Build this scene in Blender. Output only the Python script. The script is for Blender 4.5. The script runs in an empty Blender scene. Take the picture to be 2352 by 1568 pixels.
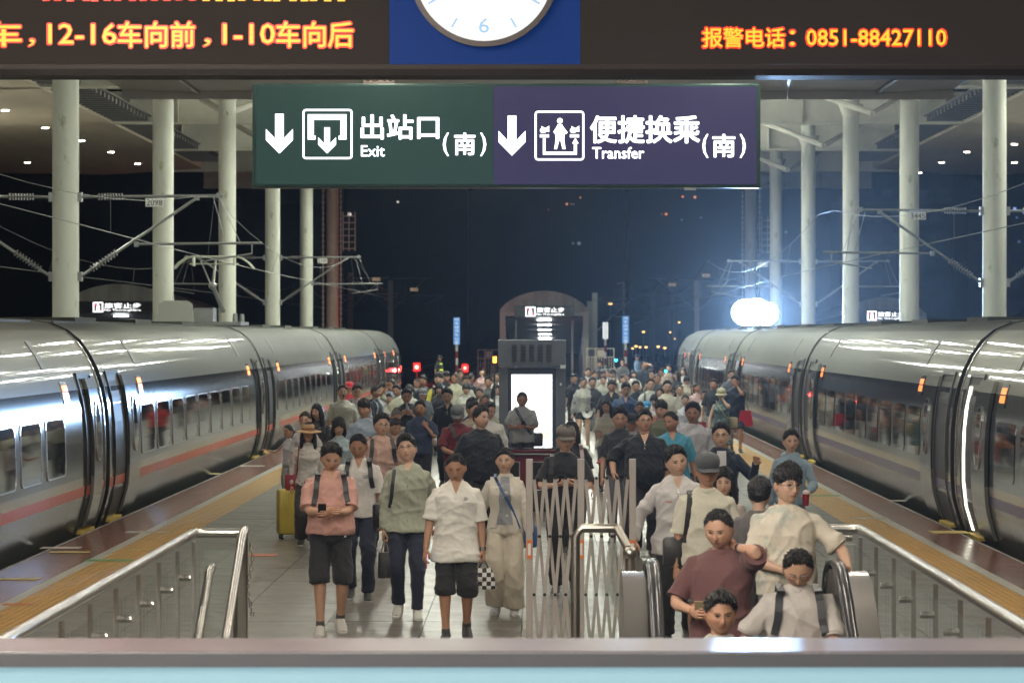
import bpy, bmesh, math, random
import numpy as np
from mathutils import Vector, Matrix
from mathutils.bvhtree import BVHTree
R = math.radians
scene = bpy.context.scene
col = scene.collection
rng = random.Random(7)

# ---------------------------------------------------------------- camera, world, exposure
CAM_H = 2.7
FPX = 6700.0            # focal length in the units of a 2352 px wide picture
VX, VY = 1235.0, 770.0
cam_d = bpy.data.cameras.new('camera'); cam = bpy.data.objects.new('camera', cam_d); col.objects.link(cam)
cam.location = (0, 0, CAM_H); cam.rotation_euler = (R(90), 0, 0)
cam_d.sensor_width = 36; cam_d.lens = FPX / 2352 * 36
cam_d.shift_x = (1176 - VX) / 2352; cam_d.shift_y = (VY - 784) / 2352
cam_d.clip_start = .1; cam_d.clip_end = 3000
cam_d.dof.use_dof = True; cam_d.dof.focus_distance = 31; cam_d.dof.aperture_fstop = 5.0
scene.camera = cam
w = bpy.data.worlds.new('World'); scene.world = w; w.use_nodes = True
nt = w.node_tree; bg = nt.nodes['Background']
sky = nt.nodes.new('ShaderNodeTexSky'); sky.sky_type = 'NISHITA'; sky.sun_disc = False
sky.sun_elevation = R(-4); sky.sun_rotation = R(60)
nt.links.new(sky.outputs[0], bg.inputs[0]); bg.inputs[1].default_value = .05
scene.view_settings.view_transform = 'Standard'; scene.view_settings.look = 'None'
scene.view_settings.exposure = 0; scene.view_settings.gamma = 1; scene.view_settings.use_curve_mapping = False
cy = scene.cycles
cy.use_denoising = True
try: cy.denoiser = 'OPENIMAGEDENOISE'
except Exception: pass
cy.max_bounces = 6; cy.diffuse_bounces = 3; cy.glossy_bounces = 3; cy.transmission_bounces = 6
cy.transparent_max_bounces = 12; cy.volume_bounces = 0; cy.sample_clamp_indirect = 4
cy.caustics_reflective = False; cy.caustics_refractive = False
try: cy.use_light_tree = True
except Exception: pass

def PX(x, y, Y):        # a point seen at (x, y) of the photograph, Y metres away
    return Vector(((x - VX) / FPX * Y, Y, CAM_H - (y - VY) / FPX * Y))

# ---------------------------------------------------------------- materials
MATS = {}
def mat(name, c=(.5,.5,.5), rough=.5, metal=0, emit=None, es=0, var=0, vscale=4, bump=0, bscale=40, coat=0,
        spec=None, stretch=None, dirt=None, trans=0, alpha=1, attr=None, sheen=0, rvar=0, rand=0):
    if name in MATS: return MATS[name]
    m = bpy.data.materials.new(name); m.use_nodes = True; MATS[name] = m
    n = m.node_tree.nodes; L = m.node_tree.links; b = n['Principled BSDF']
    c = tuple(c)[:3]
    b.inputs['Base Color'].default_value = (*c, 1); b.inputs['Roughness'].default_value = rough
    b.inputs['Metallic'].default_value = metal
    if coat: b.inputs['Coat Weight'].default_value = coat; b.inputs['Coat Roughness'].default_value = .05
    if spec is not None: b.inputs['Specular IOR Level'].default_value = spec
    if trans: b.inputs['Transmission Weight'].default_value = trans
    if alpha < 1: b.inputs['Alpha'].default_value = alpha
    if sheen: b.inputs['Sheen Weight'].default_value = sheen
    if emit is not None:
        b.inputs['Emission Color'].default_value = (*emit, 1); b.inputs['Emission Strength'].default_value = es
    tc = n.new('ShaderNodeTexCoord'); mp = n.new('ShaderNodeMapping')
    L.new(tc.outputs['Object'], mp.inputs[0])
    if stretch: mp.inputs['Scale'].default_value = stretch
    src = None
    if attr:
        a = n.new('ShaderNodeAttribute'); a.attribute_name = attr
        mx = n.new('ShaderNodeMix'); mx.data_type = 'RGBA'; mx.blend_type = 'MULTIPLY'; mx.inputs[0].default_value = 1
        mx.inputs[6].default_value = (*c, 1); L.new(a.outputs['Color'], mx.inputs[7]); src = mx.outputs[2]
    if var:
        t = n.new('ShaderNodeTexNoise'); t.inputs['Scale'].default_value = vscale; t.inputs['Detail'].default_value = 6
        t.inputs['Roughness'].default_value = .65
        L.new(mp.outputs[0], t.inputs[0])
        r = n.new('ShaderNodeMapRange'); r.inputs['From Min'].default_value = .3; r.inputs['From Max'].default_value = .7
        r.inputs['To Min'].default_value = 1 - var; r.inputs['To Max'].default_value = 1 + var
        L.new(t.outputs[0], r.inputs[0])
        hs = n.new('ShaderNodeHueSaturation')
        if src: L.new(src, hs.inputs['Color'])
        else: hs.inputs['Color'].default_value = (*c, 1)
        L.new(r.outputs[0], hs.inputs['Value']); src = hs.outputs[0]
        if rvar:
            r2 = n.new('ShaderNodeMapRange'); r2.inputs['From Min'].default_value = .3; r2.inputs['From Max'].default_value = .7
            r2.inputs['To Min'].default_value = max(.02, rough - rvar); r2.inputs['To Max'].default_value = rough + rvar
            L.new(t.outputs[0], r2.inputs[0]); L.new(r2.outputs[0], b.inputs['Roughness'])
    if dirt:            # (colour, scale, threshold)
        t = n.new('ShaderNodeTexNoise'); t.inputs['Scale'].default_value = dirt[1]; t.inputs['Detail'].default_value = 8
        t.inputs['Roughness'].default_value = .7; L.new(mp.outputs[0], t.inputs[0])
        r = n.new('ShaderNodeMapRange'); r.inputs['From Min'].default_value = dirt[2]; r.inputs['From Max'].default_value = dirt[2] + .08
        L.new(t.outputs[0], r.inputs[0])
        mx = n.new('ShaderNodeMix'); mx.data_type = 'RGBA'; L.new(r.outputs[0], mx.inputs[0])
        if src: L.new(src, mx.inputs[6])
        else: mx.inputs[6].default_value = (*c, 1)
        mx.inputs[7].default_value = (*dirt[0], 1); src = mx.outputs[2]
    if rand:
        oi = n.new('ShaderNodeObjectInfo'); r = n.new('ShaderNodeMapRange'); r.inputs['To Min'].default_value = 1-rand; r.inputs['To Max'].default_value = 1+rand
        L.new(oi.outputs['Random'], r.inputs[0]); hs = n.new('ShaderNodeHueSaturation'); L.new(r.outputs[0], hs.inputs['Value'])
        if src: L.new(src, hs.inputs['Color'])
        else: hs.inputs['Color'].default_value = (*c, 1)
        src = hs.outputs[0]
    if src: L.new(src, b.inputs['Base Color'])
    if bump:
        t = n.new('ShaderNodeTexNoise'); t.inputs['Scale'].default_value = bscale; t.inputs['Detail'].default_value = 5
        L.new(mp.outputs[0], t.inputs[0]); bp = n.new('ShaderNodeBump'); bp.inputs['Strength'].default_value = bump
        bp.inputs['Distance'].default_value = .01
        L.new(t.outputs[0], bp.inputs['Height']); L.new(bp.outputs[0], b.inputs['Normal'])
    return m

def emis(name, c, s, base=(.02,.02,.02)): return mat(name, base, .4, emit=c, es=s)

# ---------------------------------------------------------------- mesh builder
class MB:
    def __init__(s): s.v = []; s.f = []; s.m = []; s.mi = 0
    def add(s, vs, fs, mi=None):
        o = len(s.v); s.v += [tuple(p) for p in vs]
        s.f += [tuple(i + o for i in f) for f in fs]; s.m += [s.mi if mi is None else mi] * len(fs); return s
    def box(s, a, b, mi=None, M=None):
        x0,y0,z0 = a; x1,y1,z1 = b
        vs = [(x0,y0,z0),(x1,y0,z0),(x1,y1,z0),(x0,y1,z0),(x0,y0,z1),(x1,y0,z1),(x1,y1,z1),(x0,y1,z1)]
        if M is not None: vs = [M @ Vector(p) for p in vs]
        return s.add(vs, [(0,3,2,1),(4,5,6,7),(0,1,5,4),(1,2,6,5),(2,3,7,6),(3,0,4,7)], mi)
    def cbox(s, c, d, mi=None, M=None):
        return s.box([c[i]-d[i]/2 for i in range(3)], [c[i]+d[i]/2 for i in range(3)], mi, M)
    def bbox(s, c, d, bev, mi=None, M=None):       # bevelled (chamfered) box
        h = [x/2 for x in d]; b = min(bev, min(h)*.9); vs = []; fs = []
        bm = bmesh.new(); bmesh.ops.create_cube(bm, size=1)
        for v in bm.verts: v.co = Vector((v.co.x*d[0], v.co.y*d[1], v.co.z*d[2]))
        bmesh.ops.bevel(bm, geom=bm.edges[:], offset=b, segments=2, affect='EDGES', profile=.5)
        for v in bm.verts: v.co += Vector(c)
        if M is not None: bm.transform(M)
        bm.verts.index_update()
        s.add([v.co[:] for v in bm.verts], [[v.index for v in f.verts] for f in bm.faces], mi); bm.free(); return s
    def tube(s, pts, r, n=8, mi=None, cap=True, flat=1.0):
        pts = [Vector(p) for p in pts]
        rs = r if isinstance(r, (list, tuple)) else [r]*len(pts)
        T = []
        for i in range(len(pts)):
            a = pts[max(0,i-1)]; b = pts[min(len(pts)-1,i+1)]
            t = (b-a); T.append(t.normalized() if t.length > 1e-9 else Vector((0,0,1)))
        up = Vector((0,0,1)) if abs(T[0].z) < .9 else Vector((1,0,0))
        x = T[0].cross(up).normalized(); vs = []
        for i, p in enumerate(pts):
            x = (x - T[i]*x.dot(T[i])).normalized(); y = T[i].cross(x)
            for k in range(n):
                a = 2*math.pi*k/n; vs.append(p + x*math.cos(a)*rs[i] + y*math.sin(a)*rs[i]*flat)
        fs = []
        for i in range(len(pts)-1):
            for k in range(n):
                k2 = (k+1) % n; fs.append((i*n+k, i*n+k2, (i+1)*n+k2, (i+1)*n+k))
        if cap: fs.append(tuple(range(n))[::-1]); fs.append(tuple((len(pts)-1)*n+k for k in range(n)))
        return s.add(vs, fs, mi)
    def prism(s, poly, fa, fb, mi=None, cap=True):  # poly: 2D points, fa/fb map (u,v)->3D of the two ends
        n = len(poly); vs = [fa(*p) for p in poly] + [fb(*p) for p in poly]
        fs = [(i, (i+1)%n, n+(i+1)%n, n+i) for i in range(n)]
        if cap: fs += [tuple(range(n))[::-1], tuple(range(n, 2*n))]
        return s.add(vs, fs, mi)
    def sphere(s, c, r, n=10, m=7, mi=None):
        c = Vector(c); r = Vector(r) if not isinstance(r, (int, float)) else Vector((r,r,r)); vs = []
        for i in range(m+1):
            th = math.pi*i/m
            for k in range(n):
                a = 2*math.pi*k/n
                vs.append((c.x+r.x*math.sin(th)*math.cos(a), c.y+r.y*math.sin(th)*math.sin(a), c.z+r.z*math.cos(th)))
        fs = [(i*n+k, (i+1)*n+k, (i+1)*n+(k+1)%n, i*n+(k+1)%n) for i in range(m) for k in range(n)]
        return s.add(vs, fs, mi)
    def mesh(s, name, mats, smooth=False):
        me = bpy.data.meshes.new(name); me.from_pydata(s.v, [], s.f)
        for m in (mats if isinstance(mats, (list, tuple)) else [mats]): me.materials.append(m)
        me.polygons.foreach_set('material_index', s.m)
        if smooth: me.polygons.foreach_set('use_smooth', [True]*len(s.f))
        me.update(); return me
    def build(s, name, mats, parent=None, smooth=False, fix=True):
        me = s.mesh(name, mats, smooth)
        if fix:
            bm = bmesh.new(); bm.from_mesh(me); bmesh.ops.recalc_face_normals(bm, faces=bm.faces); bm.to_mesh(me); bm.free()
        if smooth:
            try: me.set_sharp_from_angle(angle=R(38))
            except Exception: pass
        o = bpy.data.objects.new(name, me); col.objects.link(o)
        if parent: o.parent = parent
        return o
def tag(o, label=None, cat=None, group=None, kind=None):
    if label: o['label'] = label
    if cat: o['category'] = cat
    if group: o['group'] = group
    if kind: o['kind'] = kind
    return o
def empty(name, loc=(0,0,0), rz=0, label=None, cat=None, group=None):
    o = bpy.data.objects.new(name, None); o.empty_display_size = .1
    o.location = loc; o.rotation_euler = (0,0,rz); col.objects.link(o); tag(o, label, cat, group); return o
def copy_tree(o, parent=None):
    c = o.copy(); col.objects.link(c); c.parent = parent
    for ch in [x for x in KIDS.get(o.name, [])]: copy_tree(ch, c)
    return c
KIDS = {}
def kids_of(o): KIDS[o.name] = list(o.children); [kids_of(c) for c in o.children]

def text_mesh(s, bold=0, extrude=0):
    cu = bpy.data.curves.new('txt', 'FONT'); cu.body = s; cu.offset = 0; cu.extrude = extrude; cu.resolution_u = 2
    o = bpy.data.objects.new('txt', cu); me = bpy.data.meshes.new_from_object(o)
    bpy.data.objects.remove(o); bpy.data.curves.remove(cu)
    v = np.array([x.co[:] for x in me.vertices]) if len(me.vertices) else np.zeros((1,3))
    f = [tuple(p.vertices) for p in me.polygons]
    bpy.data.meshes.remove(me); return v, f
def put_text(mb, s, x0, x1, y0, y1, Y, bold=.0, mi=None, grow=0, depth=.004):
    """flat lettering filling the photograph's box x0..x1, y0..y1 at distance Y (facing the camera)"""
    v, f = text_mesh(s, 0, 0)
    lo = v.min(0); hi = v.max(0)
    a = PX(x0-grow, y1+grow, Y); b = PX(x1+grow, y0-grow, Y); e = bold*(b.z-a.z)*1.1
    X = a.x+e + (v[:,0]-lo[0])/(hi[0]-lo[0])*(b.x-a.x-2*e); Z = a.z+e + (v[:,1]-lo[1])/(hi[1]-lo[1])*(b.z-a.z-2*e)
    for k, (dx, dz) in enumerate(((0,0),(1,0),(-1,0),(0,1),(0,-1),(.7,.7),(-.7,.7),(.7,-.7),(-.7,-.7)) if bold else ((0,0),)):
        mb.add([(X[i]+dx*e, Y-.0004*k, Z[i]+dz*e) for i in range(len(v))], f, mi)
# ================================================================ SETTING
M_floor = mat('grey_granite', (.112,.104,.090), .36, var=.2, vscale=1.7, bump=.05, bscale=60, rvar=.1, dirt=((.10,.095,.085), 1.9, .6), rand=.13)
M_red = mat('red_granite', (.20,.085,.055), .17, var=.3, vscale=3, rvar=.07, dirt=((.09,.06,.05), 1.6, .56), rand=.16)
M_pale = mat('pale_stone', (.42,.42,.38), .3, var=.12, vscale=5)
M_tact = mat('tactile_yellow', (.42,.235,.045), .42, var=.18, vscale=3, dirt=((.28,.2,.08), 3, .62))
M_joint = mat('joint', (.08,.08,.075), .8)
M_conc = mat('concrete', (.2,.2,.19), .85, var=.2, vscale=2, bump=.3)
M_ball = mat('ballast', (.05,.048,.045), .95, var=.4, vscale=3, bump=.6, bscale=25)
M_steel = mat('brushed_steel', (.62,.61,.59), .24, 1, var=.06, vscale=8)
M_darksteel = mat('dark_steel', (.2,.2,.2), .4, .8)
M_white = mat('white_paint', (.75,.75,.72), .45)
M_col = mat('column_paint', (.60,.615,.53), .6, var=.12, vscale=.9, stretch=(1,1,.4), bump=.15, bscale=6, dirt=((.24,.27,.12), 1.5, .60))
M_beam = mat('beam_paint', (.60,.59,.50), .6, var=.15, vscale=.6)
M_black = mat('black_rubber', (.012,.012,.013), .5)
M_glass = mat('clear_glass', (.35,.45,.42), .03, alpha=.13, spec=.6)
M_galv = mat('galvanised', (.36,.37,.36), .42, .7, var=.1)

EL, ER = -6.15, 5.75          # platform edges
Y0, YE = 2.0, 205.0
g = MB().add([(-900,-60,-1.25),(900,-60,-1.25),(900,1500,-1.25),(-900,1500,-1.25)], [(0,1,2,3)]).build('ground', M_ball); tag(g, kind='structure')

# platform slab with a stairwell and an escalator pit
plat = MB()
HX0, HX1, HY0, HY1 = -2.75, 2.62, 12.75, 23.6
for a, b in (((EL, Y0), (ER, HY0)), ((EL, HY0), (HX0, HY1)), ((HX1, HY0), (ER, HY1)), ((EL, HY1), (ER, YE)), ((HX0, 20.2), (-.02, HY1-3.4)), ((.62, 20.0), (HX1, HY1))):
    if b[0]-a[0] > .01 and b[1]-a[1] > .01: plat.box((a[0], a[1], -.9), (b[0], b[1], -.02))
platform = plat.build('platform', M_joint); tag(platform, kind='structure')
# shaft below the opening
sh = MB(); sh.box((HX0-.3, HY0-.3, -6), (HX0, HY1+.3, -.9)); sh.box((HX1, HY0-.3, -6), (HX1+.3, HY1+.3, -.9))
sh.box((HX0, HY0-.3, -6), (HX1, HY0, -.9)); sh.box((HX0, HY1, -6), (HX1, HY1+.3, -.9)); sh.box((HX0-.3, HY0-.3, -6.3), (HX1+.3, HY1+.3, -6))
tag(sh.build('stairwell_shaft', M_conc), kind='structure')
# stairs descending towards the camera
st = empty('staircase', (-1.4, HY1, 0)); tag(st, kind='structure')
stm = MB().box((-1.3,-.30,-.16), (1.25,0,0)).mesh('step', M_pale)
for k in range(34):
    o = bpy.data.objects.new('step', stm); col.objects.link(o); o.parent = st; o.location = (0, -.30*k, -.02-.16*k)

def tiles(name, x0, x1, nx, y0, dy, ny_part, ny_all, m, joint=.007, z=0.0, skip=None):
    dx = (x1-x0)/nx
    tm = MB().box((joint/2, joint/2, -.018), (dx-joint/2, dy-joint/2, z)).mesh(name, m)
    rest = MB()
    for j in range(ny_all):
        for i in range(nx):
            X = x0+dx*i; Y = y0+dy*j
            if skip and skip(X+dx/2, Y+dy/2): continue
            if 0 <= j < ny_part:
                o = bpy.data.objects.new(name, tm); col.objects.link(o); o.parent = platform
                o.location = (X, Y, rng.uniform(-.001, .0006))
            else: rest.box((X+joint/2, Y+joint/2, -.018), (X+dx-joint/2, Y+dy-joint/2, z))
    if rest.v:
        o = rest.build(name+'_field', m, platform); tag(o, kind='stuff')
tiles('paving_tile', -4.72, 4.42, 10, 24.0, .9, 29, 200, M_floor)
near = lambda x, y: HX0-.01 < x < HX1+.01
tiles('paving_tile', -4.72, 4.42, 10, 2.4, .9, 0, 24, M_floor, skip=near)
for nm, a, b in (('granite_slab', EL, -5.42), ('granite_slab', 5.17, ER)):
    tiles(nm, a, b, 1, 2.4, .8, 60, 250, M_red, .006)
for a, b in ((-5.42, -5.28), (5.03, 5.17)): tiles('border_stone', a, b, 1, 2.4, .45, 0, 440, M_pale, .008)
# tactile strips of long ribs
for a, b in ((-5.28, -4.72), (4.42, 5.03)):
    t = MB(); t.box((a, 2.4, -.018), (b, YE-1, -.004)); n = 8; d = (b-a)/n
    for i in range(n): t.box((a+d*(i+.22), 2.4, -.0035), (a+d*(i+.78), YE-1, .004))
    tag(t.build('tactile_strip', M_tact, platform), kind='stuff')
# edge stone
for s, X in ((-1, EL), (1, ER)):
    t = MB(); t.box((min(X, X+s*.05), Y0, -.3), (max(X, X+s*.05), YE, -.004)); t.build('platform_edge', M_conc, platform)
# coloured stickers on the floor
mk = [('green', (.06,.24,.09), [(250,1287,.55,.12),(1895+0,1138,.5,.1)]), ('yellow', (.45,.36,.12), [(160,1268,.5,.1),(330,1262,.5,.09),(2180+0,1222,.5,.2),(300,1140,.6,.12),(40,1330,.5,.1),(470,1088,.6,.12)]),
      ('orange', (.42,.13,.05), [(590,1275,.5,.16),(40,1388,.3,.1)]), ('pale', (.4,.38,.33), [(140,1258,.5,.12),(340,1222,.6,.1),(580,1070,.5,.1),(2080,1150,.5,.1),(2000,1190,.5,.12),(1930,1250,.4,.15)])]
for nm, c, L_ in mk:
    for x, y, sx, sy in L_:
        Y = CAM_H*FPX/(y-VY); X = (x-VX)/FPX*Y; k = Y/30
        MB().box((X-sx/2, Y-sy*k, .0045), (X+sx/2, Y+sy*k, .0065)).build('floor_marking', mat(nm+'_sticker', c, .5, var=.2, vscale=9), platform)
# track beds and rails
for cx, nm in ((-7.93, 'track'), (7.53, 'track'), (-14.3, 'track'), (15.6, 'track')):
    t = MB(); t.box((cx-1.3, 0, -1.25), (cx+1.3, 420, -1.1), 0)
    for s in (-1, 1): t.box((cx+s*.75-.035, 0, -1.1), (cx+s*.75+.035, 420, -.95), 1)
    tag(t.build('track', [M_conc, M_darksteel]), kind='structure')
# neighbouring platforms
for x0, x1 in ((-29, -17.6), (18.6, 30)):
    t = MB(); t.box((x0, 20, -1.25), (x1, 210, 0)); tag(t.build('far_platform', mat('far_platform_stone', (.2,.2,.18), .5, var=.2)), kind='structure')

# ---------------------------------------------------------------- concourse soffit and canopy roofs
M_slat = mat('ceiling_slat', (.72,.72,.70), .3, .1)
M_panel = mat('ceiling_panel', (.55,.56,.54), .45, var=.05)
so = empty('concourse_ceiling', (0, 30, 7)); tag(so, kind='structure')
SZ, SY = 7.0, 51.5
sm = MB().box((-5.95, -.055, 0), (5.95, .055, .05)).mesh('slat', M_slat)
for k in range(290):
    o = bpy.data.objects.new('slat', sm); col.objects.link(o); o.parent = so; o.location = (0, SY-30-.2-.15*k, 0)
t = MB(); t.box((-5.95, -28, .12), (5.95, SY-30, .2)); t.build('backing_panel', M_darksteel, so)
for s in (-1, 1):
    t = MB()
    a = s*5.97; b = s*7.35
    t.add([(a,-28,-.03),(b,-28,.05),(b,SY-30,.05),(a,SY-30,-.03),(a,-28,.6),(b,-28,.6),(b,SY-30,.6),(a,SY-30,.6)],
          [(0,1,2,3),(4,5,6,7),(0,1,5,4),(1,2,6,5),(2,3,7,6),(3,0,4,7)]); t.build('edge_panel', M_panel, so)
    MB().box((a-.02, -28, -.06), (a+.02, SY-30, -.031)).build('edge_trim', M_steel, so)
for k in range(5):
    x0 = -7.35 + k*2.94
    t = MB(); t.prism([(0,-.14),(.42,-.02),(.42,.7),(0,.7)], lambda u, v: (x0+.01, SY-30+u, v), lambda u, v: (x0+2.93, SY-30+u, v))
    t.build('fascia_panel', M_panel, so)
M_concb = mat('bridge_concrete', (.25,.25,.24), .7, var=.1)
t = MB(); t.box((-22, 2, 7.75), (22, 51.5, 12)); tag(t.build('concourse_bridge', M_concb), kind='structure')

CL = [(-11.1, 68.6 + 17.85*k) for k in range(6)]
CR = [(11.95, 76.3 + 17.5*k) for k in range(6)]
for i, (X, Y) in enumerate(CL + CR):
    c = empty('canopy_column', (X, Y, -1.25), 0, None, 'column', 'concrete columns between the tracks')
    side = 'left' if i < 6 else 'right'; k = i % 6
    c['label'] = ['thick pale canopy column carrying the cantilever arm nearest the camera, %s side',
                  'second pale canopy column behind the %s train, counted from the camera',
                  'third pale mould-stained canopy column behind the %s train',
                  'fourth pale canopy column behind the %s train',
                  'fifth pale canopy column behind the %s train',
                  'farthest canopy column on the %s, fitted with a climbing ladder'][k] % side
    r = .31 if k < 5 else .33
    s = MB().tube([(0,0,0),(0,0,13.2)], [r, r], 28); s.build('shaft', M_col if not (i == 5) else mat('column_pink', (.6,.42,.34), .6, var=.12, vscale=2), c, smooth=True)
    MB().tube([(0,0,12.3),(0,0,12.75)], [r*1.02, r*1.55], 24).build('capital', M_beam, c, smooth=True)
    if k == 5:
        ml = mat('ladder_paint_'+side, (.55,.36,.3) if i == 5 else (.5,.5,.46), .6)
        l = MB()
        for s_ in (-1, 1): l.box((s_*.48-.03, -.5, .5), (s_*.48+.03, -.43, 12)); 
        for j in range(38):
            for s_ in (-1, 1): l.box((s_*.48-.07, -.47, .6+j*.3), (s_*.48+.07, -.43, .66+j*.3))
        l.build('ladder_rail', ml, c)
        l = MB(); s_ = 1
        for j in range(6): l.box((.6, -.5, 8.6+j*.35), (1.25, -.45, 8.65+j*.35))
        for xx in (.6, .92, 1.25): l.box((xx-.03, -.52, 8.5), (xx+.03, -.46, 10.6))
        l.build('safety_cage', ml, c)
# transverse beams, purlins and roof decks
rf = empty('canopy_roof', (0, 60, 12)); tag(rf, kind='structure')
for k in range(7):
    Y = 68.6 + 17.7*k - 60
    t = MB(); t.box((-20, Y-.3, -.5), (20, Y+.3, -.42)); t.box((-20, Y-.08, -.42), (20, Y+.08, .75)); t.box((-20, Y-.3, .75), (20, Y+.3, .83))
    for j in range(20):
        for s_ in (-1, 1): t.box((-19+j*2, Y+s_*.09-.01 if s_ > 0 else Y-.29, -.42), (-18.96+j*2, Y+.29 if s_ > 0 else Y-.09, .75))
    t.build('cross_beam', M_beam, rf)
for i, X in enumerate((-15.2, -11.1, -6.5, -2.2, 2.2, 6.5, 11.95, 16)):
    MB().box((X-.14, 6, .9), (X+.14, 118, 1.4)).build('purlin', M_beam, rf)
for k in range(6):
    Y = 68.6+17.7*k-60
    for s_ in (-1, 1):
        X = -11.1 if s_ < 0 else 11.95
        t = MB()
        for e in (-1, 1): t.tube([(X, Y, -1.4), (X+e*3.6, Y+8, .8)], .11, 6)
        t.build('brace', M_beam, rf)
t = MB(); t.box((-17, -5, 1.5), (17, 100, 1.62)); t.build('roof_deck', mat('roof_deck', (.40,.39,.33), .8, var=.2), rf)
# louvre strips beside the soffits
for s_ in (-1, 1):
    sh = empty('side_canopy', (s_*17.7, 50, 11.5)); tag(sh, kind='structure')
    M_sof = mat('soffit_metal', (.58,.52,.40), .6, var=.1, vscale=.8, stretch=(1,.15,1))
    t = MB(); X1 = s_*17
    t.prism([(0,-25),(0,104),(s_*6,110),(X1,106),(s_*20,104),(s_*20,-25)], lambda u,v: (u,v,0), lambda u,v: (u,v,.62)); t.build('soffit', M_sof, sh)
    t = MB(); t.box((min(0,-s_*1.6), -25, .3), (max(0,-s_*1.6), 100, .36))
    for j in range(120): t.box((min(0,-s_*1.5), -20+j, .1), (max(-s_*.05,-s_*1.5), -19.6+j, .3))
    t.build('louvre', M_darksteel, sh)
    dl = [(12,252),(104,292),(187,322),(255,348),(316,375),(63,372),(150,398)] if s_ < 0 else [(2221,348),(2163,372),(2111,396),(2330,330),(2330,372)]
    tube = MB().tube([(0,0,-.03),(0,0,-.005)], [.17,.2], 16, 0).tube([(0,0,-.05),(0,0,-.031)], .14, 14, 1).mesh('downlight', [M_white, emis('downlight_glow', (1,.88,.66), 25)])
    for x, y in dl:
        Y = (11.5-CAM_H)*FPX/(VY-y); X = (x-VX)/FPX*Y
        o = bpy.data.objects.new('downlight', tube); col.objects.link(o); o.parent = sh; o.location = (X-s_*17.7, Y-50, 0)

# ---------------------------------------------------------------- lit tube lamps on the ceiling and beams, with unseen ones added
M_tubel = emis('tube_warm', (1,.90,.74), 44, (.8,.8,.8)); M_tubef = emis('tube_front', (1,.91,.78), 500, (.8,.8,.8)); M_tube = M_tubel; M_tubeh = emis('tube_cool', (.97,1,.86), 190, (.8,.8,.8))
def lamp(x, y, z, L=1.5, m=M_tube, w_=.16, label=None, group='tube lamps under the concourse ceiling'):
    e = empty('ceiling_lamp', (x, y, z), 0, label or 'long white tube lamp hung unseen above the platform', 'lamp', group)
    MB().box((-w_*.2, -L/2-.03, .06), (w_*.2, L/2+.03, .12)).build('housing', M_white, e)
    MB().box((-w_/2, -L/2, -.05), (w_/2, L/2, -.002)).build('tube', m, e)
for j in range(4):
    for X in (-5.2, -1.6, 2.0, 5.2): lamp(X, 22.5+j*3.6, 5.95, m=M_tubel)  # hung low and unseen so their light reaches the soffit
for j in range(3):
    for X in (-4.2, 0, 4.2): lamp(X, 36.5+j*3.3, 6.80, m=M_tubel)  # added out of view to brighten the ceiling slats
for j in range(8):
    for X in (-3.6, -1.2, 3.6): lamp(X, -10+j*3.6, 6.4, m=M_tubef if X < -3 else M_tubel, label='unseen tube lamp behind or over the camera, lighting the crowd from the front')  # front rows out of view, the left one raised to light faces
for j in range(9):
    for X in (-2.6, 2.2): lamp(X, 56+j*10, 10.3, 2.2, M_tubeh, .3, 'strip lamp added out of view under the beams to light the far columns', 'strip lamps under the canopy roof')
for j in range(5):
    for X in (-5.4, 4.8): lamp(X, 88+j*12, 10.3, 2.2, M_tubeh, .3, 'strip lamp added out of view under the beams to light the far columns', 'strip lamps under the canopy roof')  # extra lamps, hidden from view, to brighten the far columns
for j in range(6):
    for X in (-24, 25): lamp(X, 52+j*13, 6.0, 2.2, emis('tube_side_fill', (1,.93,.76), 170, (.8,.8,.8)), .3, 'unseen strip lamp added over the neighbouring platform to light its canopy', 'unseen strip lamps added over the neighbouring platforms')  # added beyond the frame to brighten the side canopy soffits
for j in range(2):
    for X in (-14.3, 15.6): lamp(X, 58+j*18, 9.8, 2.2, M_tubeh, .3, 'unseen strip lamp added beyond the trains to light roof and columns', 'unseen strip lamps added beyond the trains')  # kept outside the frame, added to brighten canopy roof and columns

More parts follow.
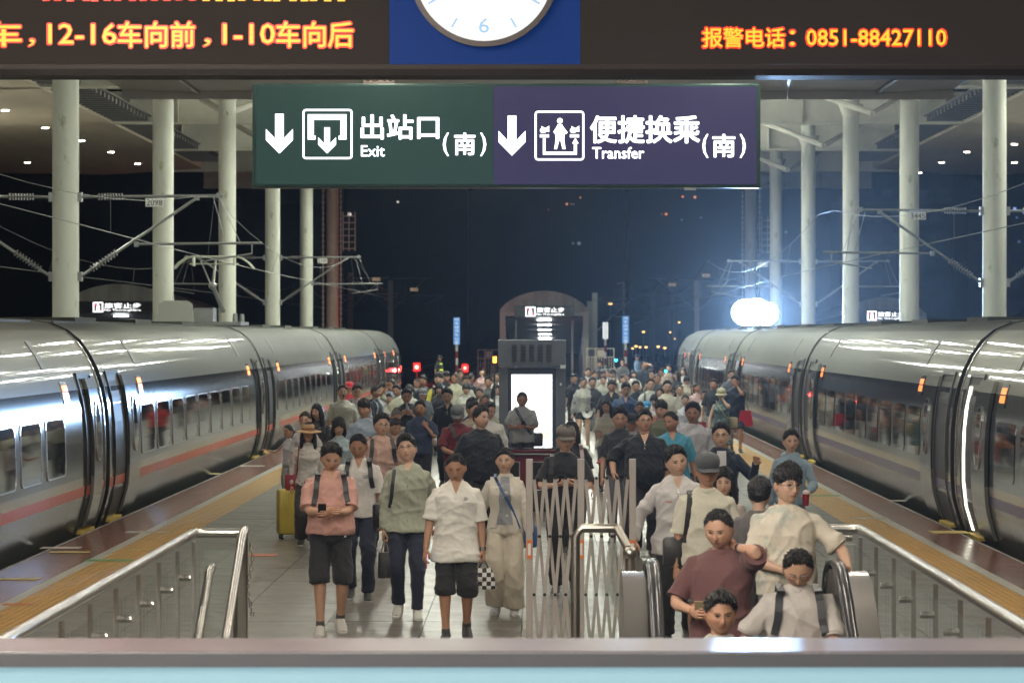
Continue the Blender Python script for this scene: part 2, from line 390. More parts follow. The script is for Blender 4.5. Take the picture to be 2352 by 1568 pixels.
# ---------------------------------------------------------------- trains
SEC = [(0,2.95,0),(.5,2.93,0),(.85,2.87,0),(1.08,2.77,1),(1.26,2.62,1),(1.40,2.42,1),(1.51,2.2,1),(1.59,1.95,2),(1.64,1.7,2),(1.67,1.4,2),(1.68,1.1,2),(1.68,.74,3),(1.675,.62,4),(1.665,.48,5),(1.64,.35,5),(1.57,.1,5),(1.48,-.15,5),(1.40,-.42,6),(1.36,-.85,6)]
def make_train(cx, side, gaps, y_end, label, stripe, style):
    """side = +1 when the platform lies at larger X"""
    silver = mat('train_silver_'+style, (.19,.2,.195) if style == 'left' else (.26,.275,.25), .5, .0, var=.1, vscale=.7, stretch=(1,.2,1), coat=.5, spec=.06)
    roofm = mat('train_roof_'+style, (.085,.09,.078), .6, .0, spec=.12, var=.25, vscale=.8, stretch=(1,.15,1))
    band = mat('train_band_'+style, (.05,.055,.06), .12, .0, var=.05, vscale=1)
    low = mat('train_low_'+style, (.13,.135,.125), .2, .1, var=.07, vscale=1)
    cream = mat('train_cream', (.42,.37,.28), .2, .4)
    strm = mat('train_stripe_'+style, stripe, .3, 0)
    skirt = mat('train_skirt', (.07,.07,.07), .45, .4)
    mats = [roofm, silver, band, cream, strm, low, skirt]
    glass = mat('train_glass', (.012,.014,.015), .04, 0, spec=.9)
    frame = mat('window_trim', (.66,.67,.66), .2, 1)
    orange = emis('led_orange_'+style, (1,.24,.04), 4 if style == 'left' else 1.8)
    T = empty('passenger_train', (cx, gaps[0], -1.25), 0, label, 'train')
    ys = [4.0] + gaps + [y_end]
    wmesh = None; z0 = 1.25
    def U(z):            # body half width at height z
        for (a, za, _), (b, zb, _) in zip(SEC, SEC[1:]):
            if za >= z >= zb: return a + (b-a)*(za-z)/(za-zb)
        return 1.68
    def panel(mb, y0, y1, za, zb, off, mi, th=.03, nz=6):  # curved panel that follows the body side
        vs = []; n = nz
        for i in range(n+1):
            z = zb + (za-zb)*i/n; u = U(z)
            for yy in (y0, y1):
                for o in (off, off-th): vs.append((side*(u+o), yy, z+z0))
        fs = []
        for i in range(n):
            b = i*4; c = b+4
            fs += [(b, b+2, c+2, c), (b+1, c+1, c+3, b+3), (b, c, c+1, b+1), (b+2, b+3, c+3, c+2)]
        fs += [(0,1,3,2), (n*4, n*4+2, n*4+3, n*4+1)]
        mb.add(vs, fs, mi)
    def rwin(mb, y0, y1, za, zb, off, mi, rad=.13, th=.02, ring=None):
        pts = []
        for (cy_, cz, a0) in ((y1-rad, zb-rad, 0), (y0+rad, zb-rad, 90), (y0+rad, za+rad, 180), (y1-rad, za+rad, 270)):
            for k in range(5): a = R(a0+k*22.5); pts.append((cy_+rad*math.cos(a), cz+rad*math.sin(a)))
        n = len(pts)
        if ring is None:
            zs = sorted({round(z, 4) for _, z in pts} | {za+(zb-za)*q/6 for q in range(1, 6)}); vs = []; nz_ = len(zs)
            for z in zs:
                e_ = 0
                if z > zb-rad: e_ = rad-math.sqrt(max(0, rad*rad-(z-zb+rad)**2))
                if z < za+rad: e_ = rad-math.sqrt(max(0, rad*rad-(za+rad-z)**2))
                for yy in (y0+e_, y1-e_): vs += [(side*(U(z)+off), yy, z+z0), (side*(U(z)+off-th), yy, z+z0)]
            fs = []
            for i in range(nz_-1):
                c = i*4; q = c+4; fs += [(c, c+2, q+2, q), (c, q, q+1, c+1), (c+2, c+3, q+3, q+2)]
            fs += [(0,1,3,2), (nz_*4-4, nz_*4-2, nz_*4-1, nz_*4-3)]
            mb.add(vs, fs, mi)
        else:
            yc = (y0+y1)/2; zc = (za+zb)/2; vs = []
            for g_, o in ((0, off), (ring, off), (0, off-th), (ring, off-th)):
                for y, z in pts:
                    yy = y + (g_ if y > yc else -g_); zz = z + (g_ if z > zc else -g_); vs.append((side*(U(zz)+o), yy, zz+z0))
            fs = []
            for i in range(n):
                j = (i+1) % n; fs += [(i, j, n+j, n+i), (n+i, n+j, 3*n+j, 3*n+i), (i, 2*n+i, 2*n+j, j)]
            mb.add(vs, fs, mi)
    for k in range(len(ys)-1):
        a, b = ys[k]+.22, ys[k+1]-.22
        last = k == len(ys)-2
        if last: b = ys[k+1]
        mb = MB(); st_ = [a, a+.5] + [a+.5+(b-a-1)*i/8 for i in range(1, 8)] + [b-.5, b]
        sc = [(1,1)]*len(st_)
        if last:
            st_ = [a, a+6, b-7, b-4.5, b-3, b-1.8, b-.9, b-.3, b]; sc = [(1,1),(1,1),(1,1),(.985,.985),(.95,.96),(.9,.9),(.8,.78),(.6,.55),(.3,.3)]
        n = len(SEC); full = [(u, z, m) for u, z, m in SEC] + [(-u, z, m) for u, z, m in SEC[::-1][:-1]]
        N = len(full); vs = []
        for yy, (sw, sh_) in zip(st_, sc):
            for u, z, _ in full: vs.append((u*side*sw, yy-gaps[0], (z+1.0)*sh_ - 1.0 + z0 if z > -1 else z+z0))
        fs = []; ms = []
        for i in range(len(st_)-1):
            for j in range(N):
                j2 = (j+1) % N; fs.append((i*N+j, i*N+j2, (i+1)*N+j2, (i+1)*N+j))
                idx = j if j < n else N-j
                m_ = full[j][2] if j < n-1 else (6 if j == n-1 else full[j2][2])
                ms.append(m_)
        fs.append(tuple(range(N))); ms.append(6); fs.append(tuple((len(st_)-1)*N+j for j in range(N))); ms.append(1)
        mb.v = vs; mb.f = fs; mb.m = ms
        car = mb.build('carriage', mats, T, smooth=True)
        # roof gear rails and seams
        mb = MB()
        for s_ in (-1, 1): mb.box((s_*.72-.02, a-gaps[0]+.8, 2.88+z0), (s_*.72+.02, b-gaps[0]-8 if last else b-gaps[0]-.8, 2.912+z0))
        if not last:
            for q in range(3): yy = a-gaps[0]+4+q*7; mb.box((-.55, yy, 2.9+z0), (.55, yy+2.2, 2.99+z0))
        mb.build('roof_gear', roofm, car)
        y_in = [a-gaps[0], b-gaps[0]]
        # doors at both ends
        for e in (0, 1):
            if last and e == 1: dy = y_in[1]-7.5; s_ = -1
            else: dy = y_in[e]; s_ = 1 if e == 0 else -1
            o0, o1 = sorted((dy+s_*.55, dy+s_*1.75))
            d = MB(); panel(d, o0, o1, 2.13, .02, .006, 0, .02)
            d.build('doorway_dark_sheet', M_black, car)  # flat black sheet in place of the dark inside the doorway
            d = MB()                                   # the leaf slid away from the opening
            l0, l1 = (o1+.03, o1+1.25) if (e == 0) else ((o0+.42, o0+1.22) if side > 0 else (o0-1.2, o0-.03))
            panel(d, l0, l1, 2.1, 1.95, .06, 1, .05); panel(d, l0, l1, 1.95, .74, .06, 2, .05); panel(d, l0, l1, .74, .03, .06, 5, .05)
            leaf = d.build('door_leaf', mats, car, smooth=True)
            d = MB(); rwin(d, (l0+l1)/2-.2, (l0+l1)/2+.2, .95, 1.75, .075, 0, .19, .02); rwin(d, (l0+l1)/2-.2, (l0+l1)/2+.2, .95, 1.75, .078, 1, .19, .02, .02)
            d.build('door_window', [glass, frame], leaf)
            d = MB()
            for yy in (o0, o1): panel(d, yy-.03, yy+.03, 2.18, -.05, .03, 0, .05)
            panel(d, o0, o1, 2.18, 2.13, .03, 0, .05, 1)
            d.build('door_seal', M_black if side > 0 else mat('seal_grey', (.08,.08,.08), .4), car)
            if style == 'right' and e == 1 and k == 0:
                d = MB(); panel(d, o1-.32, o1-.14, 2.0, .03, .02, 0, .02); d.build('lit_door_edge', emis('door_light', (1,.97,.8), 2.2), car)
            d = MB(); d.box((side*1.5 if side > 0 else side*1.62, o0, .0+z0-.05), (side*1.62 if side > 0 else side*1.5, o1, .0+z0-.01)); d.build('door_step', mat('step_yellow', (.6,.42,.08), .5), car)
            # destination display
            yy = (o1+2.1) if e == 0 else (o0-1.25 if side > 0 else o0-1.9)
            d = MB(); rwin(d, yy-.24, yy+.24, 1.78, 2.08, .012, 1, .04, .02); rwin(d, yy-.19, yy+.19, 1.84, 1.93, .018, 0, .01, .01); rwin(d, yy-.19, yy+.19, 1.95, 2.03, .018, 0, .01, .01)
            d.build('destination_display', [orange, mat('display_black', (.03,.03,.03), .2) if style == 'right' else frame], car)
        # skirt seams and shoulder vents
        d = MB(); q = y_in[0]+3.0
        while q < y_in[1]-(9 if last else 2): panel(d, q, q+.018, .45, -.3, .002, 0, .02, 4); q += 2.9
        d.build('skirt_seam', M_black, car)
        for q in ((y_in[1]-4.2, y_in[0]+4.0) if not last else (y_in[0]+4.0,)):
            d = MB(); panel(d, q, q+.34, 2.62, 2.25, .012, 0, .02, 4); d.build('shoulder_vent', mat('vent_grille', (.07,.075,.07), .5), car)
        # windows
        w0 = y_in[0]+3.3; w1 = y_in[1]-3.3 if not last else y_in[1]-9.5
        nw = int((w1-w0)/1.83); sp = (w1-w0)/nw
        d = MB(); rwin(d, .2, sp-.2, .86, 1.6, .008, 0)
        if style == 'left': rwin(d, .2, sp-.2, .86, 1.6, .014, 1, .13, .02, .022)
        wm = d.mesh('window', [glass, frame if style == 'left' else band])
        for q in range(nw):
            o = bpy.data.objects.new('window', wm); col.objects.link(o); o.parent = car; o.location = (0, w0+sp*q, 0)
        # gangway to the next carriage
        if not last:
            g_ = MB(); gy = ys[k+1]-gaps[0]
            ring = [(u*.93, (z+.1)*.965+z0) for u, z, _ in SEC[:-2]]; ring = ring + [(-u, z) for u, z in ring[::-1][:-1]]
            g_.prism(ring, lambda u, v: (u, gy-.3, v), lambda u, v: (u, gy+.3, v)); g_.build('gangway', M_black, T)
            for yy in (gy-.235, gy+.195):
                rr = [(u*1.012, z*1.004+z0) for u, z, _ in SEC[:-1]]; rr = rr + [(-u, z) for u, z in rr[::-1][:-1]]
                q_ = MB(); q_.prism(rr, lambda u, v: (u, yy, v), lambda u, v: (u, yy+.045, v)); q_.build('end_ring', mat('end_ring', (.5,.5,.47), .25, .9) if yy < gy else M_black, T, smooth=False)
    return T
GL = [42.3, 67.0, 91.7, 116.4]; GR = [41.0, 64.6, 88.2, 110.4]
tL = make_train(-7.93, 1, GL, 138.5, 'silver high-speed train with a red stripe along the left platform edge', (.50,.075,.035), 'left')
tR = make_train(7.53, -1, GR, 128.5, 'silver high-speed train with a dark purple stripe along the right platform edge', (.06,.045,.13), 'right')

# pantograph on the left train (part of it)
P0 = Vector((0, 71.5-GL[0], 2.95+1.25))
mb = MB(); mb.box((-.75,-1,0),(.75,1,.08)); mb.box((-.6,-.25,.08),(.0,.5,.42)); 
for s_ in (-1,1):
    for q in (-.8,.8): mb.tube([(s_*.6,q,.05),(s_*.6,q,.28)], [.07,.05], 8)
mb.tube([(.2,.2,.35),(.05,-.75,.95)], .055, 8); mb.tube([(.05,-.75,.95),(.0,.35,1.62)], .035, 8); mb.tube([(.02,-.8,.95),(-.35,.2,1.58)], .02, 6)
mb.sphere((.05,-.78,.95), .1)
for v_ in range(len(mb.v)): mb.v[v_] = tuple(Vector(mb.v[v_])+P0)
pg = mb.build('pantograph', M_galv, tL, smooth=True)
mb = MB()
for q in (-.18, .18):
    pts = [(-.98,q,1.38),(-.86,q,1.52),(-.68,q,1.64),(-.5,q,1.68),(.5,q,1.68),(.68,q,1.64),(.86,q,1.52),(.98,q,1.38)]
    mb.tube([Vector(p)+P0 for p in pts], .022, 6)
for q in (-.5,.5): mb.box(tuple(Vector((q-.02,-.18,1.45))+P0), tuple(Vector((q+.02,.18,1.66))+P0))
mb.tube([Vector((-.6,0,1.5))+P0, Vector((.6,0,1.5))+P0], .02, 6)
mb.build('contact_head', mat('panto_white', (.6,.62,.5), .5), pg)
mb = MB(); mb.prism([(-.55,0),(-.5,.5),(-.35,.58),(.35,.58),(.5,.5),(.55,0)], lambda u,v: (P0.x-.75+u*.8, P0.y-1.6, P0.z+v), lambda u,v: (P0.x-.75+u*.7, P0.y-1.1, P0.z+v))
mb.build('pantograph_shield', mat('shield', (.4,.41,.36), .5), tL)
# ================================================================ overhead line
def insul(mb, p0, p1, a, b, mi=1, r=.085):
    p0, p1 = Vector(p0), Vector(p1)
    for k in range(9):
        q = p0.lerp(p1, a+(b-a)*k/8); d = (p1-p0).normalized()*.012
        mb.tube([q-d, q+d], r, 10, mi)
def num_plate(parent, x, y, z, s, m=None, w_=.42):
    mb = MB().box((x-w_/2, y-.02, z-.1), (x+w_/2, y, z+.1), 0)
    v, f = text_mesh(s, .015); lo, hi = v.min(0), v.max(0)
    mb.add([(x-w_*.44+(p[0]-lo[0])/(hi[0]-lo[0])*w_*.88, y-.024, z-.075+(p[1]-lo[1])/(hi[1]-lo[1])*.15) for p in v], f, 1)
    return mb.build('number_plate', [m or M_white, M_black], parent)
def cantilever(X, Y, d, plate=None, label='', reach=3.4, pr=.3, far=False):
    """bracket on the column at X reaching towards the track (d = +1 / -1)"""
    e = empty('cantilever_bracket', (X, Y, 0), 0, label, 'bracket', 'cantilever brackets of the overhead line')
    t = MB(); a = d*pr
    P = lambda u, z: (a+d*u, 0, z)
    t.tube([P(0,5.95), P(reach,5.98)], .035, 8, 0)                       # top tube
    t.tube([P(.05,4.08), P(reach*.82,5.93)], .035, 8, 0)                 # stay
    t.tube([P(reach*.40,4.84), P(reach*1.27,4.87)], .03, 8, 0)           # registration tube
    t.tube([P(reach*.88,4.45), P(reach*1.2,4.62), P(reach*1.2,4.84)], .022, 6, 0)
    t.tube([P(reach*.97,5.98), P(reach*1.12,4.87)], .008, 5, 0); t.tube([P(reach*.93,5.98), P(reach*1.02,4.87)], .008, 5, 0)
    for z in (5.95, 4.08): t.cbox(P(.03, z), (.12,.2,.22), 0)
    for u, z in ((reach*.82,5.93),(reach*.40,4.84),(reach*.97,5.99)): t.cbox(P(u,z), (.1,.1,.12), 0)
    insul(t, P(0,5.95), P(reach,5.98), .14, .3); insul(t, P(.05,4.08), P(reach*.82,5.93), .1, .3)
    t.build('arm', [M_galv, mat('insulator', (.16,.15,.15), .3)], e)
    if plate: num_plate(e, d*(pr+reach*.52)+(.03 if d > 0 else 0), -.06, 5.82, plate)
    return e
for i, (X, Y) in enumerate(CL):
    if i in (0, 3):
        cantilever(X, Y-.0, 1, '2098' if i == 0 else '2100', 'tubular bracket above the left train, %s' % ('nearest the camera, with a crisp number plate' if i == 0 else 'farther back in front of the ladder column'))
        cantilever(X, Y-.0, -1, '2091' if i == 0 else None, 'tubular bracket pointing away from the left train, %s' % ('its number plate cut by the picture edge' if i == 0 else 'behind the mouldy columns'))
for i, (X, Y) in enumerate(CR):
    if i in (0, 3):
        cantilever(X, Y-.0, -1, '3445' if i == 0 else '3457', 'tubular bracket above the right train, %s' % ('nearest the camera, with a crisp number plate' if i == 0 else 'farther back in the floodlight glare'), reach=3.3)
        cantilever(X, Y-.0, 1, None, 'tubular bracket pointing away from the right train, %s' % ('at the right picture edge' if i == 0 else 'behind the pale columns'), reach=3.3)
def wire(name, x, y0, y1, contact, label, hi=6.05, step=53, ph=68.6):
    e = MB(); n = 60; r = .0062
    pc = []; pm = []
    for k in range(n+1):
        y = y0+(y1-y0)*k/n; t = ((y-ph)/step) % 1; sag = 1.05*4*t*(1-t)
        pc.append((x+.2*math.sin(y/step*math.pi), y, contact)); pm.append((x, y, hi-sag))
    e.tube(pc, r*1.25, 5); e.tube(pm, r, 5)
    for k in range(3, n, 4):
        e.tube([pc[k], pm[k]], .006, 4); 
    o = e.build(name, mat('wire_metal', (.2,.2,.2), .5, .6)); tag(o, label, 'wire', 'overhead contact wires'); return o
wire('overhead_wire', -7.7, 6, 260, 4.55, 'pair of contact wires strung above the left train')
wire('overhead_wire', 7.5, 6, 260, 4.45, 'pair of contact wires strung above the right train', ph=76.3)
wire('overhead_wire', -14.3, 6, 260, 4.55, 'pair of contact wires beyond the left train and its columns', ph=71)
# masts and gantries further out
def mast(x, Y, top, arms, plates, label, tint=None):
    e = empty('line_mast', (x, Y, -1.25), 0, label, 'mast', 'overhead line masts beyond the roof')
    m = tint or M_galv
    MB().box((-.16,-.12,0), (.16,.12,top+1.25)).build('post', m, e)
    for d, z, L_ in arms:
        t = MB(); a = d*.16; zz = z+1.25
        t.tube([(a,0,zz),(a+d*L_,0,zz+.05)], .04, 6); t.tube([(a,0,zz-1.9),(a+d*L_*.8,0,zz)], .04, 6); t.tube([(a+d*L_*.4,0,zz-1.05),(a+d*L_*1.25,0,zz-1.05)], .035, 6)
        t.tube([(a+d*L_*.85,0,zz-1.5),(a+d*L_*1.2,0,zz-1.2)], .03, 6)
        t.build('arm', m, e)
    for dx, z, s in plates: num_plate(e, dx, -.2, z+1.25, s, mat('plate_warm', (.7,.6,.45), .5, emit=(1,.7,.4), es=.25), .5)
mdark = mat('mast_dark', (.12,.12,.13), .5, .5)
mast((897-VX)/FPX*185, 185, 6.2, [(1,6.3,2.6),(-1,6.3,2.6)], [(-.9,6.25,'2102'),(1.5,5.6,'2104')], 'thin dark line mast with crossed arms behind the left train tail', mdark)
mast((805-VX)/FPX*200, 200, 7.0, [(1,6.6,2.5)], [], 'reddish line mast behind the leftmost ladder column', mat('mast_red', (.3,.13,.1), .6))
mast((1600-VX)/FPX*190, 190, 6.3, [(-1,6.3,3),(1,6.3,2.4)], [(-1.6,6.0,'3459'),(.6,6.6,'3460')], 'pale line mast left of the floodlight with a plate on its arm')
mast((1366-VX)/FPX*178, 178, 5.3, [(1,4.9,2.6)], [], 'square line mast right beside the arched stair hall')
mast((1354-VX)/FPX*188, 188, 4.9, [], [], 'shorter post behind the square mast by the stair hall')
mast((1500-VX)/FPX*240, 240, 6.4, [(-1,6.4,3),(1,5.8,2.6)], [], 'distant dark line mast over the yard lamps', mdark)
mast((1545-VX)/FPX*290, 290, 7.0, [(-1,6.8,3.2),(1,6.8,3.2)], [], 'most distant dark line mast over the yard lamps', mdark)
# ================================================================ floodlight
FL = Vector(((1735-VX)/FPX*127, 127, 0))
fl = empty('floodlight', (FL.x, 127, -1.25), 0, 'blazing floodlight on a pole above the right train, heads enlarged to its glare', 'floodlight')
MB().tube([(0,.1,0),(0,.1,5.1)], .09, 10).box((-.75,.02,4.95),(.75,.16,5.08)).build('pole', M_galv, fl)
FLS = 60
for dx, r, dz in ((-.42, .61, -.14), (.45, .54, -.20), (0.02, .62, -.12)):  # oversized overlapping heads, shaped to the bright blob of the lamp's glare
    h = MB().tube([(dx,-.02,5.1+dz),(dx,.3,5.25+dz)], [r*1.08, r*.6], 16, 0).build('lamp_head', M_darksteel, fl)
    MB().tube([(dx,-.06,5.085+dz),(dx,-.025,5.1+dz)], r, 18, 0).build('lens', emis('floodlight_lens', (.62,.8,1), FLS), h)
    if abs(dx) < .1: continue
    ld = bpy.data.lights.new('floodlight_beam', 'SPOT'); ld.energy = 170000 if r > .6 else 120000; ld.color = (.38,.62,1)
    ld.spot_size = R(25); ld.spot_blend = 1; ld.shadow_soft_size = .3
    lo = bpy.data.objects.new('floodlight_beam', ld); col.objects.link(lo); lo.location = (FL.x+dx, 126.6, 3.85+dz); lo.rotation_euler = (R(89), 0, R(180+.3)); lo['kind'] = 'helper'
    lo.parent = None
# ================================================================ arched stair halls on the platforms
def stair_hall(cx, Y, w_, ztop, zw, label, yl, open_=True, x_sign=None, wood=(.52,.46,.38)):
    e = empty('stair_hall', (cx, Y, 0), 0, label, 'stair hall', 'arched stair halls on the platforms')
    grey = mat('hall_grey', (.46,.46,.46), .5, var=.08); fas = mat('hall_fascia', wood, .5, var=.45, vscale=1.2, stretch=(1,1,.2))
    h = w_/2
    arc = [(-h-.15+ (w_+.3)*k/16, zw+(ztop-zw)*(1-((k-8)/8)**2)**.8) for k in range(17)]
    MB().prism(arc+[(h+.15,zw-.12),(-h-.15,zw-.12)], lambda u,v:(u,0,v), lambda u,v:(u,.15,v)).build('arched_fascia', fas, e)
    shell = arc + [(x,z-.12) for x,z in arc[::-1]]
    MB().prism(shell, lambda u,v:(u,.15,v+.02), lambda u,v:(u,26,v-.4)).build('roof', grey, e)
    for s_ in (-1,1):
        MB().box((s_*h-.16,-.02,0),(s_*h+.16,.35,zw-.12)).build('portal_post', grey, e)
        MB().box((s_*h-.05,.36,0),(s_*h+.05,26,zw-.15)).build('side_wall', mat('hall_wall', (.2,.2,.21), .5, var=.1), e)
        MB().box((s_*(h-.75)-.06,1.2,0),(s_*(h-.75)+.06,1.4,zw-.6)).build('inner_post', grey, e)
    MB().box((-h,-.05,zw-.35),(h,.3,zw-.13)).build('lintel', grey, e)
    t = MB(); t.add([(-h+.1,.4,zw-.4),(h-.1,.4,zw-.4),(h-.1,25,zw-2.6),(-h+.1,25,zw-2.6)],[(0,1,2,3)]); t.build('inner_ceiling', mat('hall_ceiling', (.22,.23,.25), .5), e)
    MB().box((-h+.06,25,0),(h-.06,25.1,zw-2.5)).build('back_wall', mat('hall_back', (.10,.105,.11), .6), e)
    t = MB()
    for k in range(22): yy = 1+k*1.1; z_ = zw-.4-(yy-.4)/24.6*2.2; t.box((-h+.15,yy,z_-.1),(h-.15,yy+.12,z_-.01))
    t.build('ceiling_slats', mat('hall_slat', (.34,.35,.37), .45), e)
    LS = emis('hall_strip', (.95,1,.97), 14, (.8,.8,.8))
    for k in range(8):
        yy = .9+k*3.0; z_ = zw-.4-(yy-.4)/24.6*2.2
        MB().box((-.38+.02*k,yy,z_-.17),(.38+.02*k,yy+.22,z_-.11)).build('strip_lamp', LS, e)
    # sign box
    sw = w_*.36 if x_sign is None else x_sign
    b = MB().box((-sw, -.3, zw-.42), (sw, -.07, zw+.22)).build('no_entry_sign', mat('sign_black', (.01,.01,.012), .3), e)
    wh = emis('sign_white', (1,1,1), 3.0); rd = emis('sign_magenta', (1,.05,.12), 2.2)
    t = MB(); u0 = -sw*.62; z0 = zw-.38; q = .54
    fr = [(0,0),(q,0),(q,q),(0,q)]
    for a,b_ in (((0,0),(q,.05)),((0,q-.05),(q,q)),((0,0.05),(.05,q-.05)),((q-.05,.05),(q,q-.05))): t.box((u0+a[0],-.32,z0+a[1]),(u0+b_[0],-.305,z0+b_[1]),0)
    t.sphere((u0+q/2,-.31,z0+q*.74),(.05,.01,.05),8,5,0); t.box((u0+q/2-.09,-.32,z0+.1),(u0+q/2+.09,-.305,z0+.34),0)
    t.add([(u0+.07,-.325,z0+q-.07),(u0+.17,-.325,z0+q-.07),(u0+.07,-.325,z0+q-.2)],[(0,1,2)],1)
    t.add([(u0+.06,-.326,z0+q-.06),(u0+.11,-.326,z0+q-.06),(u0+q-.06,-.326,z0+.06),(u0+q-.11,-.326,z0+.06)],[(0,1,2,3)],1)
    for s, za, zb, u1 in (('旅客止步', z0+.22, z0+.5, u0+q+.08), ('No Thoroughfare', z0+.04, z0+.17, u0+q+.08)):
        v, f = text_mesh(s, .02); lo, hi = v.min(0), v.max(0); W = sw*.92
        t.add([(u1+(p[0]-lo[0])/(hi[0]-lo[0])*W, -.31, za+(p[1]-lo[1])/(hi[1]-lo[1])*(zb-za)) for p in v], f, 0)
    t.build('sign_lettering', [wh, rd], b)
    return e
stair_hall(.37, 165, 4.7, 5.2, 4.15, 'arched grey stair hall at the far end of the central platform under a no-entry sign', None, wood=(.36,.35,.33))
stair_hall(-23.0, 160, 6.0, 5.5, 4.35, 'arched stair hall seen over the left train between pale columns', None)
stair_hall(20.2, 170, 4.6, 4.9, 3.95, 'arched stair hall seen over the right train, half behind a column', None, wood=(.34,.32,.32))
# ================================================================ LED board with the clock
LY = 20.0
lb = empty('led_display_board', (0, LY, PX(0,175,LY).z), 0, 'wide dark LED board with orange Chinese lettering across the top', 'display board')
M_led = mat('led_panel', (.010,.008,.007), .6, emit=(.055,.042,.034), es=.38, var=.1, vscale=2, spec=.06)  # faint glow sets the panel's tone in place of reflected light
zb = PX(0,148,LY).z-lb.location.z; zt = zb+1.35
def lbx(x): return (x-VX)/FPX*LY
for a, b in ((lbx(-260), lbx(893)), (lbx(1334), lbx(2520))):
    MB().box((a,0,zb),(b,.28,zt)).build('led_panel', M_led, lb)
# LED grid relief: fine modules
mb = MB()
for k in range(0): pass
t = MB().box((lbx(-275),-.04,-.0),(lbx(2535),.3,zb-.035)).build('bottom_frame', mat('led_frame', (.012,.009,.008), .5, 0, spec=.1), lb)
MB().box((lbx(-262),-.02,zb-.033),(lbx(2522),.28,zb-.003)).build('bottom_rail', mat('led_frame2', (.03,.022,.02), .5, 0, spec=.2), lb)
MB().box((lbx(893)+.004,-.01,zb),(lbx(1334)-.004,.28,zt)).build('clock_panel', mat('clock_blue', (.003,.015,.08), .5, var=.12, vscale=3, emit=(.004,.03,.16), es=.6, spec=.08), lb)
for s_ in (lbx(300), lbx(2000)): MB().box((s_-.06,.1,zt+.003),(s_+.06,.2,7.75-lb.location.z)).build('hanger', M_darksteel, lb)
red = emis('led_red', (1,.03,.005), 1.5); yel = emis('led_yellow', (1,.44,.012), 1.7)
lt = MB()
for s, x0, x1, y0, y1 in (('车',-42,50,50,108),('，',66,80,90,107),('12-16',110,268,55,102),('车向前',270,448,50,110),('，',468,484,90,107),('1-10',512,632,55,102),('车向后',634,812,50,110),
                          ('报警电话',1613,1803,64,110),('：',1814,1826,70,106),('0851-88427110',1852,2174,68,106)):
    put_text(lt, s, x0, x1, y0, y1, LY-.006, .05, 0, 3.2); put_text(lt, s, x0, x1, y0, y1, LY-.012, .012, 1, -.6)  # wider red copy behind each character stands in for its glow
for i in range(26):                                  # feet of the cut-off line above
    x = 100+i*28+rng.uniform(-6,6)
    if x > 800: break
    a = PX(x, rng.uniform(1.5,4), LY-.02); lt.box((a.x, a.y, a.z), (a.x+.05, a.y+.003, a.z+.06), 1 if x > 440 else 0)
led = lt.build('led_lettering', [red, yel], lb); led.location = (0,-LY,-lb.location.z)
# clock
ck = empty('station_clock', PX(1112, -62, LY-.03), 0, 'round white backlit clock with a dark rim on the blue panel', 'clock')
rr = 171/FPX*LY
MB().tube([(0,-.05,0),(0,-.0,0)], rr, 64).build('rim', mat('clock_rim', (.06,.05,.05), .35, .4), ck)
MB().tube([(0,-.062,0),(0,-.052,0)], rr*.925, 64).build('dial', emis('clock_dial', (1,1,1), .9, (.12,.12,.12)), ck)
cm = mat('clock_mark', (.1,.2,.3), .5, emit=(.30,.52,.80), es=.8)
t = MB()
for k in range(12):
    a = 2*math.pi*k/12
    if k != 6: 
        c_, s_ = math.cos(a), math.sin(a); M = Matrix.Rotation(a, 4, 'Y'); MB().box((-.006,-.066,rr*.72),(.006,-.064,rr*.86), 0, M).build('hour_mark', cm, ck)
v, f = text_mesh('6', 0); lo, hi = v.min(0), v.max(0)
t.add([(-.035+(p[0]-lo[0])/(hi[0]-lo[0])*.07, -.066, -rr*.82+(p[1]-lo[1])/(hi[1]-lo[1])*.10) for p in v], f, 0)
t.build('numerals', cm, ck)
t = MB(); 
for a, L_ in ((R(-57), .5), (R(60), .75)): t.box((-.012,-.072,-.05),(.012,-.069,rr*L_), 0, Matrix.Rotation(a, 4, 'Y'))
t.build('hands', mat('clock_hand', (.05,.1,.3), .4), ck)
# ================================================================ exit / transfer sign
SYN = 30.0
def sx(x): return (x-VX)/FPX*SYN
def sz(y): return CAM_H-(y-VY)/FPX*SYN
sg = empty('hanging_sign', (sx(1163), SYN, sz(430)), 0, 'long hanging green and purple lightbox sign reading Exit and Transfer with down arrows', 'sign')
off = (-sg.location.x, -SYN, -sg.location.z)
def sb(name, mb, m, parent=sg):
    o = mb.build(name, m, parent)
    if parent is sg: o.location = off
    return o
sb('casing', MB().bbox(((sx(579)+sx(1747))/2, SYN+.11, (sz(192)+sz(431))/2), (sx(1747)-sx(579), .2, sz(192)-sz(431)), .012), mat('sign_casing', (.03,.075,.07), .35, .3))
def grad_mat(name, c1, c2, c3, x0, x1, z0, z1, es):
    m = mat(name, c1, .3); n = m.node_tree.nodes; L = m.node_tree.links; b = n['Principled BSDF']
    return m
gp = sb('exit_panel', MB().box((sx(588), SYN-.005, sz(424)), (sx(1133), SYN+.005, sz(199))), mat('sign_green', (.012,.03,.027), .4, spec=.15, emit=(.042,.085,.075), es=.5, var=.25, vscale=.6))
pp = sb('transfer_panel', MB().box((sx(1133.5), SYN-.005, sz(424)), (sx(1738), SYN+.005, sz(199))), mat('sign_purple', (.018,.017,.04), .4, spec=.15, emit=(.062,.058,.135), es=.58, var=.3, vscale=.6))
W = emis('sign_letter', (.93,.95,1), 2.6)
